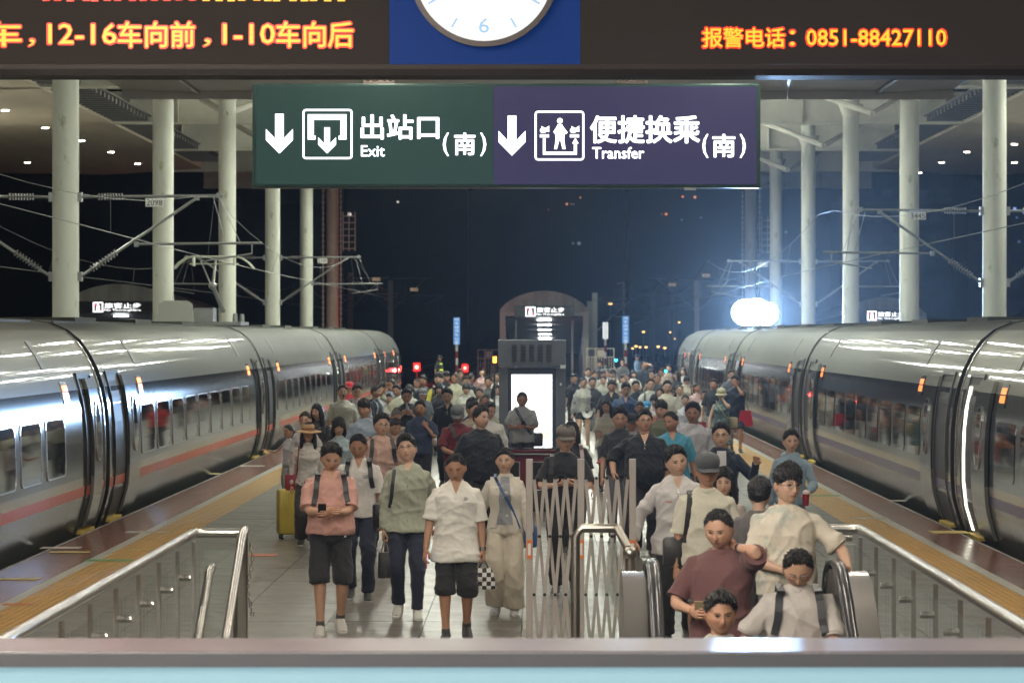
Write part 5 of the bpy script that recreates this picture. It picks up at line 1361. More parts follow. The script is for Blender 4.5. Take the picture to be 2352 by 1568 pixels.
def decal(P, v, f, m, name, off=.004, thick=0):
    pts = put_on_front(P, [(p[0], p[1]) for p in v], off); mb = MB(); mb.add([tuple(p) for p in pts], f); o = mb.build(name, m, P['e'])
    if m is P['skm']: o.data.color_attributes.new('Col', 'FLOAT_COLOR', 'POINT').data.foreach_set('color', [1.0]*4*len(pts))
    return o
def print_text(P, s_, cx, cz, w_, h_, m, name='printed_lettering', bold=0):
    v, f = text_mesh(s_, 0); lo, hi = v.min(0), v.max(0)
    vv = [(cx-w_/2+(p[0]-lo[0])/(hi[0]-lo[0])*w_, cz-h_/2+(p[1]-lo[1])/(hi[1]-lo[1])*h_) for p in v]; o = decal(P, vv, f, m, name, .009)
    if bold: o2 = decal(P, [(a+bold, b) for a, b in vv], f, m, name, .0098)
    return o
def dress(P, A, lod, s):
    e = P['e']; MH = P['MH']; M = Matrix.Scale(s, 4) @ MH; hk = A['hair']; fem = A['fem']
    ex = list(A['extras']); names = [x[0] if isinstance(x, tuple) else x for x in ex]
    hm = M_hairg if hk == 'grey' else (M_hairb if hk.endswith('_b') else M_hair); hk = hk.replace('_b', '')
    hair_mesh(hk, M, lod, hash_(P), fem, head_var(P, fem)).build('hair', hm, e, smooth=True)
    # eyes, brows
    if lod < 2 or True:
        if not any(n_ == 'mask' for n_ in names):
            mb = MB()
            for sd in (-1, 1):
                mb.sphere((sd*.031,-.0735,.0105), (.0125,.0062,.0052), 10, 6, 0); mb.sphere((sd*.031,-.0785,.0105), (.0052,.0026,.0045), 8, 5, 1)
                mb.tube([(sd*.017,-.0795,.0115),(sd*.025,-.0835,.0165),(sd*.036,-.082,.0165),(sd*.046,-.0745,.012)], [.0012,.002,.002,.0012], 5, 1)
            mb.v = [tuple(M @ Vector(v)) for v in mb.v]; mb.build('eyes', [M_eye, M_iris], e, smooth=True)
            mb = MB()
            for sd in (-1, 1): mb.tube([(sd*.014,-.0865,.0275),(sd*.026,-.0885,.032),(sd*.040,-.0825,.0325),(sd*.052,-.071,.028)], [.0016,.0026 if not fem else .0018,.0021,.0008], 5, 0)
            mb.v = [tuple(M @ Vector(v)) for v in mb.v]; mb.build('eyebrows', M_brow, e)
    # shoes
    sc, so_ = A['shoes']; mu = cloth(sc, 'nylon'); ms = mat('sole_%02x%02x' % (int(so_[0]*255), int(so_[1]*255)), so_, .6)
    for sd in (-1, 1):
        an = P[('an', sd)]; F, f = P['FT'][sd]
        pit = R(-14*f) if f > 0 else R(-48*f*1.0)*-1
        Mx = Matrix.Scale(s, 4) @ Matrix.Translation(an) @ Matrix.Rotation(R(sd*7), 4, 'Z') @ Matrix.Rotation(-pit if f > 0 else -pit, 4, 'X')
        mb = MB()
        up_ = [(.085,.030,.030,-.045),(.07,.038,.05,-.035),(.03,.042,.062,-.022),(-.03,.044,.05,-.032),(-.09,.050,.036,-.047),(-.14,.048,.026,-.055),(-.175,.032,.018,-.060)]
        vs = []
        for y, hw, hh, zc in up_:
            for k in range(10): a = 2*math.pi*k/10; vs.append((hw*math.cos(a), y, zc+hh*math.sin(a)*(1 if math.sin(a) > 0 else .5)))
        fs = [(i*10+k, i*10+(k+1) % 10, (i+1)*10+(k+1) % 10, (i+1)*10+k) for i in range(len(up_)-1) for k in range(10)]+[tuple(range(10)), tuple(60+k for k in range(10))]
        mb.add(vs, fs, 0)
        sole = [(-.036,.09),(.036,.09),(.042,.03),(.048,-.08),(.045,-.15),(.028,-.188),(-.028,-.188),(-.045,-.15),(-.048,-.08),(-.042,.03)]
        mb.prism(sole, lambda u,v:(u,v,-.085), lambda u,v:(u*1.03,v*1.02,-.057), 1)
        mb.v = [tuple(Mx @ Vector(v)) for v in mb.v]; mb.build('shoe', [mu, ms], e, smooth=True)
        if A['kind'] != 'trousers' and A['kind'] != 'wide' and lod < 2:
            mb = MB(); lp = P[('leg', sd)]; d = (lp[-2]-lp[-1]).normalized(); mb.tube([(lp[-1]-d*.01)*s, (lp[-1]+d*.05)*s], [.042*s,.040*s], 10); mb.build('sock', cloth((.08,.08,.08)), e, smooth=True)
    # collar
    topm = A['top'] if not isinstance(A['top'], tuple) else cloth(A['top'], A['mats_top']); b = P['b']
    if A['collar']:
        ck = A['collar']; cm_ = topm if not isinstance(ck, tuple) else cloth(ck[1]); ck = ck if isinstance(ck, str) else ck[0]
        mb = MB(); n = 22; g0 = {'polo': .50, 'shirt': .42, 'round': 0, 'zip': .36, 'hood': .30}[ck]
        hgt = {'polo': .040, 'shirt': .045, 'round': .012, 'zip': .045, 'hood': .06}[ck]; vs = []
        for k in range(n+1):
            a = -math.pi/2+g0+(2*math.pi-2*g0)*k/n; c_, s_ = math.cos(a), math.sin(a); fr = .5-.5*s_   # 1 at the front
            zt = 1.515-.052*fr; zb_ = zt-hgt-.012*fr
            ri = (.062*b, .064*b); ro = (.078*b+.012*(ck != 'round'), .080*b+.018*(ck != 'round'))
            if ck == 'round': zt = 1.492-.03*fr; zb_ = zt-hgt; ro = (.075*b, .078*b); ri = (.068*b, .07*b)
            yc = .012-.012*fr
            for rr, zz in ((ri, zb_+.01), (ri, zt), ((ri[0]+.006, ri[1]+.006), zt+.004), (ro, zb_), ((ro[0]-.005, ro[1]-.005), zb_-.004)):
                vs.append(P['bent']((rr[0]*c_, yc+rr[1]*s_, zz))*s)
        fs = [(i*5+q, (i+1)*5+q, (i+1)*5+q+1, i*5+q+1) for i in range(n) for q in range(4)]+[(i*5+4, (i+1)*5+4, (i+1)*5, i*5) for i in range(n)]
        if g0: fs += [(0,1,2,3,4), tuple(n*5+q for q in (4,3,2,1,0))]
        mb.add(vs, fs); mb.build('collar', cm_, e, smooth=True)
        if ck in ('polo', 'zip', 'shirt') and lod < 2:
            dpt = {'polo': .085, 'zip': .09, 'shirt': .05}[ck]
            vs_ = []
            for q in range(8, -1, -1):
                t = q/8; hw = .040*b*(1-t)**.8+.002
                for c_ in range(5): vs_.append((hw*(c_-2)/2, 1.494-(dpt+.024)*t))
            decal(P, vs_, [(i*5+a_, i*5+a_+1, (i+1)*5+a_+1, (i+1)*5+a_) for i in range(8) for a_ in range(4)], P['skm'], 'neck_opening', .005)
    if A['sleeve'] in ('short',) and lod < 2:
        for sd in (-1, 1):
            if ('cuff', sd) in P:
                c_, d_, r_ = P[('cuff', sd)]; mb = MB(); mb.tube([(c_-d_*.012)*s, (c_+d_*.010)*s], [r_*1.0*s, r_*1.03*s], 16, cap=True); mb.build('sleeve_hem', topm, e, smooth=True)
    for x in ex:
        k = x if isinstance(x, str) else x[0]; arg = x[1:] if isinstance(x, tuple) else ()
        if k == 'glasses':
            mb = MB()
            for sd in (-1, 1):
                c = [(sd*.032+.0215*math.cos(t), -.0905+.006*abs(math.cos(t))*(1 if math.cos(t)*sd > 0 else 0), .008+.0165*math.sin(t)) for t in np.linspace(0, 2*math.pi, 15)]
                mb.tube(c, .0013, 5, cap=False); mb.tube([(sd*.054,-.086,.012),(sd*.086,-.04,.010),(sd*.087,.01,.006)], .0013, 4)
            mb.tube([(-.011,-.092,.011),(.011,-.092,.011)], .0012, 4)
            mb.v = [tuple(M @ Vector(v)) for v in mb.v]; mb.build('glasses', mat('glasses_frame', arg[0] if arg else (.06,.05,.05), .25, .5), e)
        elif k == 'cap':
            cc = cloth(arg[0]); mb = MB(); vs = []; n = 22; back_ = len(arg) > 1 and arg[1] == 'bucket'
            for j, (rr, zz) in enumerate(((.090,.028),(.096,.045),(.097,.07),(.089,.098),(.066,.120),(.03,.131),(.001,.133))):
                for q in range(n): a = 2*math.pi*q/n; vs.append((rr*.97*math.cos(a), .006+rr*1.10*math.sin(a), zz+.010+.004*math.cos(6*a)*(j < 5)))
            mb.add(vs, grid_faces(7, n)+[tuple(range(n))])
            if back_:
                vs = []
                for rr, zz in ((.092,.04),(.135,.005),(.137,.0),(.092,.033)):
                    for q in range(n): a = 2*math.pi*q/n; vs.append((rr*.9*math.cos(a), .006+rr*1.08*math.sin(a), zz))
                mb.add(vs, grid_faces(4, n))
            else:
                vs = []; 
                for q in range(13):
                    a = math.pi+math.pi*q/12
                    for rr, ry, zz in ((.084,.098,.034),(.086,.175,.020-.016*abs(math.cos(a))*0),(.086,.175,.014),(.084,.098,.028)): vs.append((rr*math.cos(a)*1.04, .006+ry*math.sin(a), zz+.012-.014*abs(math.cos(a))))
                mb.add(vs, [(i*4+q, (i+1)*4+q, (i+1)*4+(q+1) % 4, i*4+(q+1) % 4) for i in range(12) for q in range(4)])
            mb.v = [tuple(M @ Vector(v)) for v in mb.v]; mb.build('cap', cc, e, smooth=True)
        elif k == 'straw_hat':
            mb = MB(); vs = []; n = 28
            for rr, zz in ((.085,.02),(.092,.05),(.092,.09),(.082,.112),(.04,.122),(.001,.122)):
                for q in range(n): a = 2*math.pi*q/n; vs.append((rr*.95*math.cos(a), .008+rr*1.08*math.sin(a), zz))
            mb.add(vs, grid_faces(6, n)); vs = []
            for rr, zz in ((.088,.040),(.13,.028),(.178,.018),(.18,.013),(.13,.022),(.088,.034)):
                for q in range(n): a = 2*math.pi*q/n; vs.append((rr*.98*math.cos(a), .008+rr*1.02*math.sin(a), zz+.008*math.sin(2*a+1)))
            mb.add(vs, grid_faces(6, n))
            mb.v = [tuple(M @ Vector(v)) for v in mb.v]; mb.build('straw_hat', mat('straw', (.42,.27,.13), .8, var=.25, vscale=40, bump=.6, bscale=120), e, smooth=True)
            mb = MB(); vs = []
            for rr, zz in ((.0925,.045),(.0945,.045),(.0945,.07),(.0925,.07)):
                for q in range(n): a = 2*math.pi*q/n; vs.append((rr*.96*math.cos(a), .008+rr*1.085*math.sin(a), zz))
            mb.add(vs, grid_faces(4, n)); mb.v = [tuple(M @ Vector(v)) for v in mb.v]; mb.build('hat_band', cloth((.25,.1,.05)), e)
        elif k == 'head_sunglasses':
            mb = MB()
            for sd in (-1, 1): mb.sphere((sd*.034,-.083,.088), (.03,.012,.02), 10, 7)
            mb.v = [tuple(M @ Vector(v)) for v in mb.v]; mb.build('sunglasses', mat('gloss_black', (.01,.01,.01), .06), e, smooth=True)
        elif k == 'buttons':
            for q in range(6):
                p = put_on_front(P, [(.0,1.36-.082*q)], .006)[0]; mb = MB().tube([p, p+Vector((0,-.003,0))], .006*s, 8); mb.build('button', mat('button', (.12,.12,.12), .3), e)
            strap(P, [(0,1.43),(0,.88)], .026, topm, 'placket', off=.003, th=.002)
        elif k == 'placket':
            strap(P, [(0,1.37),(0,1.26)], .026, topm, 'placket', off=.003, th=.002)
        elif k == 'zip':
            strap(P, [(0,1.40),(0,1.30)], .006, M_steel, 'zip', off=.004, th=.002)
        elif k == 'print': print_text(P, *arg)
        elif k == 'decal_rect':
            cx, cz, w_, h_, c = arg; decal(P, [(cx-w_/2+w_*i_/4, cz-h_/2+h_*j_/4) for j_ in range(5) for i_ in range(5)], [(j_*5+i_, j_*5+i_+1, j_*5+i_+6, j_*5+i_+5) for j_ in range(4) for i_ in range(4)], c, 'printed_patch', .009)
        elif k == 'watch':
            sd = arg[0]; W = P['WR'][sd]*s; d = (P['WR'][sd]-P['EL'][sd]).normalized()
            mb = MB().tube([W-d*.035*s, W-d*.012*s], .029*s, 14, 0); mb.tube([W-d*.023*s+Vector((0,-.024,.0))*s, W-d*.023*s+Vector((0,-.034,.0))*s], .017*s, 12, 1); mb.build('watch', [M_black, mat('watch_face', (.4,.4,.38), .15, .5)], e, smooth=True)
        elif k == 'open_jacket':
            c = arg[0]; jm = cloth(c, 'nylon')
            for sd in (-1, 1):
                vs = []; N = 10
                for q in range(N):
                    z = 1.46-.60*q/(N-1)
                    for xx in (.075+.02*math.sin(q), .115, .15): vs.append((sd*xx*b, z))
                pts = put_on_front(P, vs, .012); mb = MB(); fs = [(i*3+a, i*3+a+1, (i+1)*3+a+1, (i+1)*3+a) for i in range(N-1) for a in range(2)]
                back_ = [Vector((p.x, p.y+.006, p.z)) for p in pts]; m_ = len(pts)
                mb.add([tuple(p) for p in pts+back_], fs+[tuple(m_+i for i in f[::-1]) for f in fs]); mb.build('jacket_front', jm, e, smooth=True)
        elif k == 'inner':        # a shirt showing in the opening of a jacket
            c, w0, w1, zlow = arg; vs = []; N = 9
            for q in range(N):
                z = 1.465-(1.465-zlow)*q/(N-1); hw = w0+(w1-w0)*q/(N-1)
                for xx in (-hw, -hw/3, hw/3, hw): vs.append((xx, z))
            decal(P, vs, [(i*4+a, i*4+a+1, (i+1)*4+a+1, (i+1)*4+a) for i in range(N-1) for a in range(3)], cloth(c), 'inner_shirt', .006)
        elif k == 'hood':
            mb = MB(); pts = []
            for q in range(13):
                a = R(-60+300*q/12); pts.append(P['bent']((.088*math.cos(a), .03+.085*math.sin(a), 1.475-.03*(1-math.sin(a))*.5))*s)
            mb.tube(pts, [.018*s]+[.03*s]*11+[.018*s], 8); mb.build('hood', topm, e, smooth=True)
    # carried things
    for x in ex:
        k = x if isinstance(x, str) else x[0]; arg = x[1:] if isinstance(x, tuple) else ()
        if k in ('phone', 'bag', 'backpack', 'crossbody', 'shoulderbag', 'bottle', 'cup', 'whitebag', 'tote', 'checkbag', 'visor'):
            carried(P, k, arg, s)
def checker_mat():
    m = mat('checked_cloth', (.5,.5,.5), .7); n = m.node_tree.nodes; L = m.node_tree.links
    c = n.new('ShaderNodeTexChecker'); c.inputs['Scale'].default_value = 26; c.inputs[1].default_value = (.02,.02,.02,1); c.inputs[2].default_value = (.65,.63,.6,1)
    mp = n.new('ShaderNodeMapping'); mp.inputs['Scale'].default_value = (1,.02,1); t = n.new('ShaderNodeTexCoord'); L.new(t.outputs['Object'], mp.inputs[0]); L.new(mp.outputs[0], c.inputs[0]); L.new(c.outputs[0], n['Principled BSDF'].inputs['Base Color']); return m
def hash_(P): return int(abs(P['Z']*977+P['e'].location.x*131)) % 9999
def carried(P, k, arg, s):
    e = P['e']; loc = e.location; rz = e.rotation_euler.z
    def thing(name, label, cat, group=None):
        t = empty(name, loc, rz, label, cat, group); return t
    if k == 'phone':
        sd, label, c = arg; W, d, n = P[('hand', sd)]
        hc_ = W+d*.085*s; 
        t = thing('phone', label, 'phone', 'phones in hands')
        z = (Vector((0,-.55,.85)) if P['spec'][sd] != 'ear' else d).normalized(); 
        if P['spec'][sd] in ('down','bag','swingf'): z = Vector((0,-.15,-1)).normalized()
        xx = Vector((1,0,0)) if P['spec'][sd] not in ('ear','down','swingf') else Vector((0,1,0)); yy = z.cross(xx).normalized(); xx = yy.cross(z)
        nn = n.normalized(); q = hc_+nn*.022*s
        M = Matrix((( xx.x,yy.x,z.x,q.x),(xx.y,yy.y,z.y,q.y),(xx.z,yy.z,z.z,q.z),(0,0,0,1)))
        MB().bbox((0,0,.02*s),(.074*s,.009,.152*s),.004,None,M).build('case', mat('phone_'+str(c), c, .3), t)
        MB().cbox((0,.0062,.02*s),(.066*s,.0015,.14*s),None,M).build('screen', emis('phone_screen', (.7,.8,1), .5), t)
    elif k in ('bag', 'tote', 'checkbag', 'whitebag'):
        sd, label, c = arg; W, d, n = P[('hand', sd)]; g_ = W+d*.09*s
        t = thing({'bag':'handbag','tote':'tote_bag','checkbag':'checked_bag','whitebag':'plastic_bag'}[k], label, 'bag')
        m_ = c if not isinstance(c, tuple) else cloth(c, 'nylon')
        if k == 'checkbag': m_ = checker_mat()
        if k == 'bag': w0, w1, hh, dp, hl, px = .17, .20, .24, .07, .12, 0
        elif k == 'tote': w0, w1, hh, dp, hl, px = .14, .17, .24, .09, .12, 0
        elif k == 'checkbag': w0, w1, hh, dp, hl, px = .07, .12, .19, .10, .07, 0
        else: w0, w1, hh, dp, hl, px = .03, .145, .27, .16, .05, 0
        if k == 'bag': T_ = lambda u, v, z: g_+Vector((u*.35+.02, v, z))   # seen nearly edge-on
        else: T_ = lambda u, v, z: g_+Vector((u, v, z))
        if k == 'whitebag': secs = [(-.04,.02,.02),(-.09,.05,.045),(-.16,.09,.07),(-.25,.13,.085),(-.31,.125,.08),(-.335,.08,.05)]
        else: secs = [(-hl,w0,dp*.35),(-hl-.02,w0+.01,dp*.5),(-hl-hh*.4,(w0+w1)/2,dp*.6),(-hl-hh*.8,w1,dp*.65),(-hl-hh,w1*.96,dp*.6)]
        vs = []; N = 24
        r_ = np.random.RandomState(hash_(P))
        for z, a, b_ in secs:
            for q in range(N):
                th = 2*math.pi*q/N; c_, s_ = math.cos(th), math.sin(th); ex_ = .55 if k != 'whitebag' else 1
                vs.append(T_(a*s*math.copysign(abs(c_)**ex_, c_)*(1+.05*r_.randn()*(k == 'whitebag')), b_*s*math.copysign(abs(s_)**ex_, s_), z*s+.004*r_.randn()))
        MB().add(vs, grid_faces(len(secs), N)+[tuple(range(N)), tuple((len(secs)-1)*N+q for q in range(N))]).build('pouch', m_, t, smooth=True)
        mb = MB()
        if k != 'whitebag':
            for yy in (-dp*.3, dp*.3):
                mb.tube([T_(-w0*.6*s, yy*s, -hl*s), T_(-w0*.35*s, yy*s*.5, -hl*.4*s), T_(0,0,.005), T_(w0*.35*s, yy*s*.5, -hl*.4*s), T_(w0*.6*s, yy*s, -hl*s)], .006*s, 6)
        else:
            for q in (-1, 1): mb.tube([T_(q*.012,0,.01), T_(q*.025*s,0,-.05*s), T_(q*.03*s,0,-.12*s)], [.004,.012,.02], 6)
        mb.build('handle', m_ if k == 'whitebag' else (M_black if k != 'bag' else mat('rope', (.3,.28,.22), .7)), t)
        if k == 'checkbag': 
            v, f = text_mesh('YDI'); lo, hi = v.min(0), v.max(0); mb = MB(); mb.add([T_((-.06+(p[0]-lo[0])/(hi[0]-lo[0])*.06)*s, -dp*.66*s, (-.2+(p[1]-lo[1])/(hi[1]-lo[1])*.03)*s) for p in v], f); mb.build('printed_lettering', M_black, t)
    elif k == 'backpack':
        label, c = arg[0], arg[1]; wide = arg[2] if len(arg) > 2 else .05
        t = thing('backpack', label, 'backpack'); m_ = cloth(c, 'nylon'); bt = P['bent']
        MB().bbox((0,0,0),(.27*s,.15*s,.40*s),.05*s,None, Matrix.Translation(bt((0,.235,1.22))*s)).build('pack', m_, t, smooth=True)
        for sd in (-1, 1):
            o = strap(P, [(sd*.105*P['b'],1.462),(sd*.118*P['b'],1.38),(sd*.125*P['b'],1.28),(sd*.145*P['b'],1.18)], wide, m_, 'shoulder_strap', t, .010, .010, back=True)
    elif k in ('crossbody', 'shoulderbag'):
        label, c, side_, low, wd = arg; t = thing('shoulder_bag', label, 'bag'); m_ = cloth(c, 'nylon') if isinstance(c, tuple) else c; b = P['b']
        if k == 'crossbody': path = [(-side_*.10*b,1.462),(-side_*.04,1.33),(side_*.06,1.16),(side_*.15*b,low+.06)]
        else: path = [(side_*.125*b,1.44),(side_*.14*b,1.3),(side_*.155*b,1.15),(side_*.17*b,low+.05)]
        strap(P, path, wd, m_, 'strap', t, .009, .005, back=True)
        MB().bbox((0,0,0),(.20*s,.09*s,.24*s),.03*s,None, Matrix.Translation(Vector((side_*(.23*b+.01), .03, low-.03))*s)).build('pouch', m_, t, smooth=True)
    elif k == 'bottle':
        sd, label, c = arg; W, d, n = P[('hand', sd)]; t = thing('bottle', label, 'bottle'); q = W+d*.08*s+n.normalized()*.03*s; u = (d*.3+Vector((0,-.2,.9))).normalized() if P['spec'][sd] != 'out' else (d+Vector((0,0,.25))).normalized()
        MB().tube([q-u*.08,q-u*.075,q+u*.07,q+u*.10,q+u*.115,q+u*.135], [.02,.032,.032,.016,.014,.014], 12).build('shell', c, t, smooth=True)
    elif k == 'cup':
        sd, label = arg; W, d, n = P[('hand', sd)]; t = thing('drink_cup', label, 'cup'); q = W+d*.10*s
        MB().tube([q+Vector((0,0,-.10)),q+Vector((0,0,.03))], [.032,.042], 14).build('cup', mat('red_drink', (.30,.03,.04), .25), t, smooth=True)
        MB().tube([q+Vector((0,0,.031)),q+Vector((0,0,.06)),q+Vector((0,0,.072))], [.043,.036,.02], 14).build('lid', mat('clear_lid', (.7,.55,.55), .2), t, smooth=True)
    elif k == 'visor':
        label = arg[0]; t = thing('sun_visor', label, 'hat'); q = Vector((.09,-.17,.93))*s; mb = MB(); vs = []
        for j, (rr, yy) in enumerate(((.04,0),(.10,-.03),(.13,-.05))):
            for a in range(13): th = R(-100+200*a/12)-math.pi/2; vs.append(q+Vector((rr*math.cos(th), yy-.012, rr*1.2*math.sin(th))))
        mb.add(vs, [(j*13+a, j*13+a+1, (j+1)*13+a+1, (j+1)*13+a) for j in range(2) for a in range(12)]); n_ = len(mb.v)
        mb.add([Vector(v)+Vector((0,.006,0)) for v in vs], [(j*13+a, (j+1)*13+a, (j+1)*13+a+1, j*13+a+1) for j in range(2) for a in range(12)]); mb.build('brim', cloth((.6,.6,.55)), t)
        MB().tube([q+Vector((.04*math.cos(a),.0,.05+.05*math.sin(a))) for a in np.linspace(0, 6.28, 14)], .008, 6, cap=False).build('band', cloth((.05,.05,.05)), t)
BLK = (.016,.017,.02); NAVY = (.018,.024,.045); WHT = (.62,.60,.56); CRM = (.60,.55,.46); PNK = (.60,.33,.28)
pb = mat('phone_black', (.015,.015,.018), .2)
# ---- front rows, left of the gate
person(759,1006,1.735,PNK,('shorts',BLK,.53),'person in a pink polo shirt and black shorts looking down at a phone','short',hem=.92,yaw=6,pitch=26,hyaw=4,arms=(((.045,-.30,1.14),(.8,.2,-1)),((-.005,-.30,1.13),(.8,.2,-1))),legs=-.45,b=1.1,belly=.03,skin='m',Z=26.4,collar='polo',shoes=((.5,.48,.45),(.65,.63,.6)),
  extras=('placket',('phone',1,'black phone held in both hands by the person in pink',(.015,.015,.018)),('watch',1),('backpack','dark grey backpack worn over the pink polo shirt',(.05,.05,.055)),('decal_rect',.13,.90,.02,.02,M_white)))
person(825,991,1.70,(.66,.64,.61),('trousers',NAVY),'older person in a white polo with dark blue letters walking behind the pink polo','buzz',pitch=22,arms=('down','down'),legs=.4,b=1.04,skin='t',Z=29.8,collar='polo',
  extras=(('print','GZFA',.085,1.30,.075,.032,mat('print_navy',(.02,.03,.07),.6),'printed_lettering',.0012),('backpack','black backpack with a small paw mark on its strap',(.02,.02,.022))))
person(937,1001,1.73,(.36,.38,.30),('trousers',NAVY),'person in glasses and a sage green buttoned shirt, head tilted back','parted',pitch=-10,roll=8,arms=('bag','swingb'),legs=.45,b=1.02,skin='l',Z=27.9,sleeve='long',collar='shirt',hem=.84,shoes=((.6,.6,.56),(.7,.7,.68)),
  extras=('glasses','buttons',('bag',-1,'black handbag with a pale rope handle held low beside the green shirt',(.02,.02,.024)),('shoulderbag','black shoulder bag hanging from the green-shirted person',(.015,.015,.018),-1,1.02,.035)))
person(1048,1046,1.66,(.76,.74,.68),('shorts',BLK,.56),'person in a white polo shirt and black shorts at the very front, eyes lowered','buzz',hem=.75,pitch=20,arms=('down','bag'),legs=-.45,b=1.08,skin='t',Z=25.75,collar='polo',shoes=((.02,.02,.022),(.4,.4,.38)),
  extras=('placket',('phone',-1,'red phone held in the lowered hand of the white polo wearer',(.5,.02,.03)),('checkbag',1,'black and white checked bag carried by the white polo wearer',None),('watch',1),('print','清华大学',.09,1.295,.055,.016,mat('print_grey',(.25,.22,.28),.6)),('print','◎',.09,1.335,.030,.034,mat('print_grey',(.25,.22,.28),.6))))
person(1160,1031,1.60,(.66,.62,.54),('wide',(.62,.56,.46)),'person in a cream open jacket, grey top and wide cream trousers with a blue strap','tied',pitch=2,arms=('down','down'),legs=.25,b=1.04,skin='l',Z=28.2,fem=True,sleeve='long',shoes=((.4,.4,.42),(.6,.6,.6)),
  extras=(('inner',(.27,.28,.30),.045,.085,.96),('open_jacket',(.66,.62,.54)),('crossbody','black pouch on a blue strap worn across the grey top',(.04,.09,.22),1,.86,.03)))
person(708,975,1.56,(.55,.53,.50),('wide',(.045,.042,.04)),'person in a straw hat with long hair, white long-sleeved top and a red bag strap','long',hyaw=5,arms=('down','down'),legs=.4,b=.98,skin='m',Z=37.4,fem=True,sleeve='long',extras=('straw_hat',('shoulderbag','shoulder bag on a thin red strap beside the straw hat wearer',(.25,.02,.03),-1,.95,.018)))
person(664,975,1.22,(.60,.62,.68),('trousers',(.28,.28,.30)),'small child in a pale sleeveless top reaching an arm towards the left train','tied',yaw=-20,hyaw=-25,arms=('wide','down'),legs=.3,b=.86,skin='m',Z=47,fem=True,sleeve='none',headscale=1.22)
person(702,946,1.60,(.5,.5,.5),('trousers',BLK),'person with tied black hair peeking over the straw hat','tied',arms=('down','down'),skin='l',fem=True,b=.98)
person(730,929,1.62,(.03,.03,.035),('skirt',(.03,.03,.035),.5),'person with long black hair in a black dress with white dots, looking left','long',hyaw=-38,arms=('down','down'),skin='l',fem=True,mats_top='dots',mats_bot='dots')
person(787,886,1.76,(.60,.60,.52),('trousers',(.10,.11,.13)),'person in glasses and an off-white T-shirt yawning widely','short',pitch=-4,arms=('down','down'),legs=.3,b=1.1,skin='l',collar='round',face='yawn',extras=('glasses',('decal_rect',.07,1.28,.045,.008,M_black)))
person(819,884,1.76,(.58,.61,.68),('trousers',NAVY),'person in glasses and a pale blue-white polo with a dark shoulder strap','short',arms=('down','down'),b=1.0,skin='l',collar='polo',tuck=True,hem=.93,extras=('glasses',('backpack','black backpack worn over the pale blue-white polo',(.02,.02,.022))))
person(802,888,1.66,(.45,.03,.04),('trousers',BLK),'person in a bright red cap mostly hidden behind the pale blue-white polo','short',arms=('down','down'),skin='l',Z=64,extras=(('cap',(.5,.02,.04)),))
person(778,962,1.56,(.33,.42,.46),('trousers',(.1,.12,.16)),'girl with a chin-length bob and glasses in a grey-blue shirt','bob',hyaw=-6,pitch=6,arms=('down','down'),skin='l',fem=True,b=.95,extras=('glasses',('print','Y',.03,1.27,.02,.025,M_black)))
person(876,953,1.74,(.50,.33,.28),('trousers',(.1,.1,.12)),'person in glasses and a dusty pink T-shirt with a backpack on one shoulder','short',pitch=2,arms=('down','down'),b=1.1,skin='l',collar='round',extras=('glasses',('backpack','black backpack worn over the dusty pink T-shirt',(.02,.02,.022)),('decal_rect',.1,1.13,.045,.016,M_white)))
person(907,940,1.55,(.42,.36,.30),('trousers',(.2,.2,.22)),'grey-haired person in a beige patterned blouse bending forwards','grey',hyaw=30,pitch=26,arms=('down','down'),skin='t',fem=True,mats_top='floral',lean=14,Z=46.5)
person(905,960,1.58,(.50,.34,.30),('trousers',(.12,.12,.14)),'person with dark sunglasses pushed up on the hair behind the dusty pink T-shirt','tied_b',hyaw=18,pitch=20,arms=('down','down'),skin='m',fem=True,extras=('head_sunglasses',('crossbody','small dark bag on a cross strap behind the dusty pink T-shirt',(.03,.03,.05),1,.95,.03)))
person(934,893,1.74,(.035,.037,.04),('trousers',(.05,.055,.06)),'person in a charcoal T-shirt with earphones raising a clear bottle','short',pitch=14,arms=('chest','chest'),b=1.08,skin='m',extras=(('bottle',1,'clear bottle held up by the person in the charcoal T-shirt',mat('bottle_clear',(.5,.52,.55),.12)),))
person(861,886,1.70,(.025,.03,.045),('trousers',(.1,.1,.12)),'young person in a dark navy T-shirt turned sideways towards the right','short',yaw=70,hyaw=10,arms=('down','down'),skin='m',extras=(('backpack','pale blue backpack on the sideways-turned person',(.35,.42,.5)),))
person(941,883,1.62,(.60,.60,.54),('trousers',(.2,.2,.22)),'person with a black ponytail and white top looking back to the left','tied',yaw=-40,hyaw=-30,arms=('down','down'),skin='l',fem=True)
person(913,899,1.68,(.55,.54,.42),('trousers',(.1,.1,.12)),'person in a pale yellow shirt raising one arm beside the charcoal T-shirt','short',hyaw=-20,arms=('up','down'),skin='m',Z=60)
person(972,863,1.75,(.03,.035,.05),('trousers',BLK),'smiling person in a dark top behind the grey-capped one, near the red signal','short',hyaw=-25,arms=('down','down'),skin='t')
person(971,893,1.56,(.10,.11,.13),('shorts',(.5,.52,.48),.3),'person in a grey peaked cap beside the yellow shirt, carrying a pale bag','short',yaw=15,pitch=10,arms=('down','bag'),skin='m',extras=(('cap',(.20,.21,.22)),('whitebag',1,'pale green-white bag hanging by the legs of the grey-capped person',(.45,.5,.45))))
person(1008,853,1.84,(.72,.66,.08),('shorts',(.11,.11,.12),.5),'tall person in a bright yellow T-shirt with big dark letters','fringe',pitch=-8,arms=('swingf','hold'),legs=-.5,b=.98,skin='l',collar='round',Z=65.5,shoes=((.35,.38,.12),(.4,.42,.2)),extras=(('print','GAP',-.01,1.25,.20,.085,mat('print_dark',(.03,.035,.04),.6),'printed_lettering',.004),('backpack','black backpack worn over the yellow T-shirt',(.02,.02,.022))))
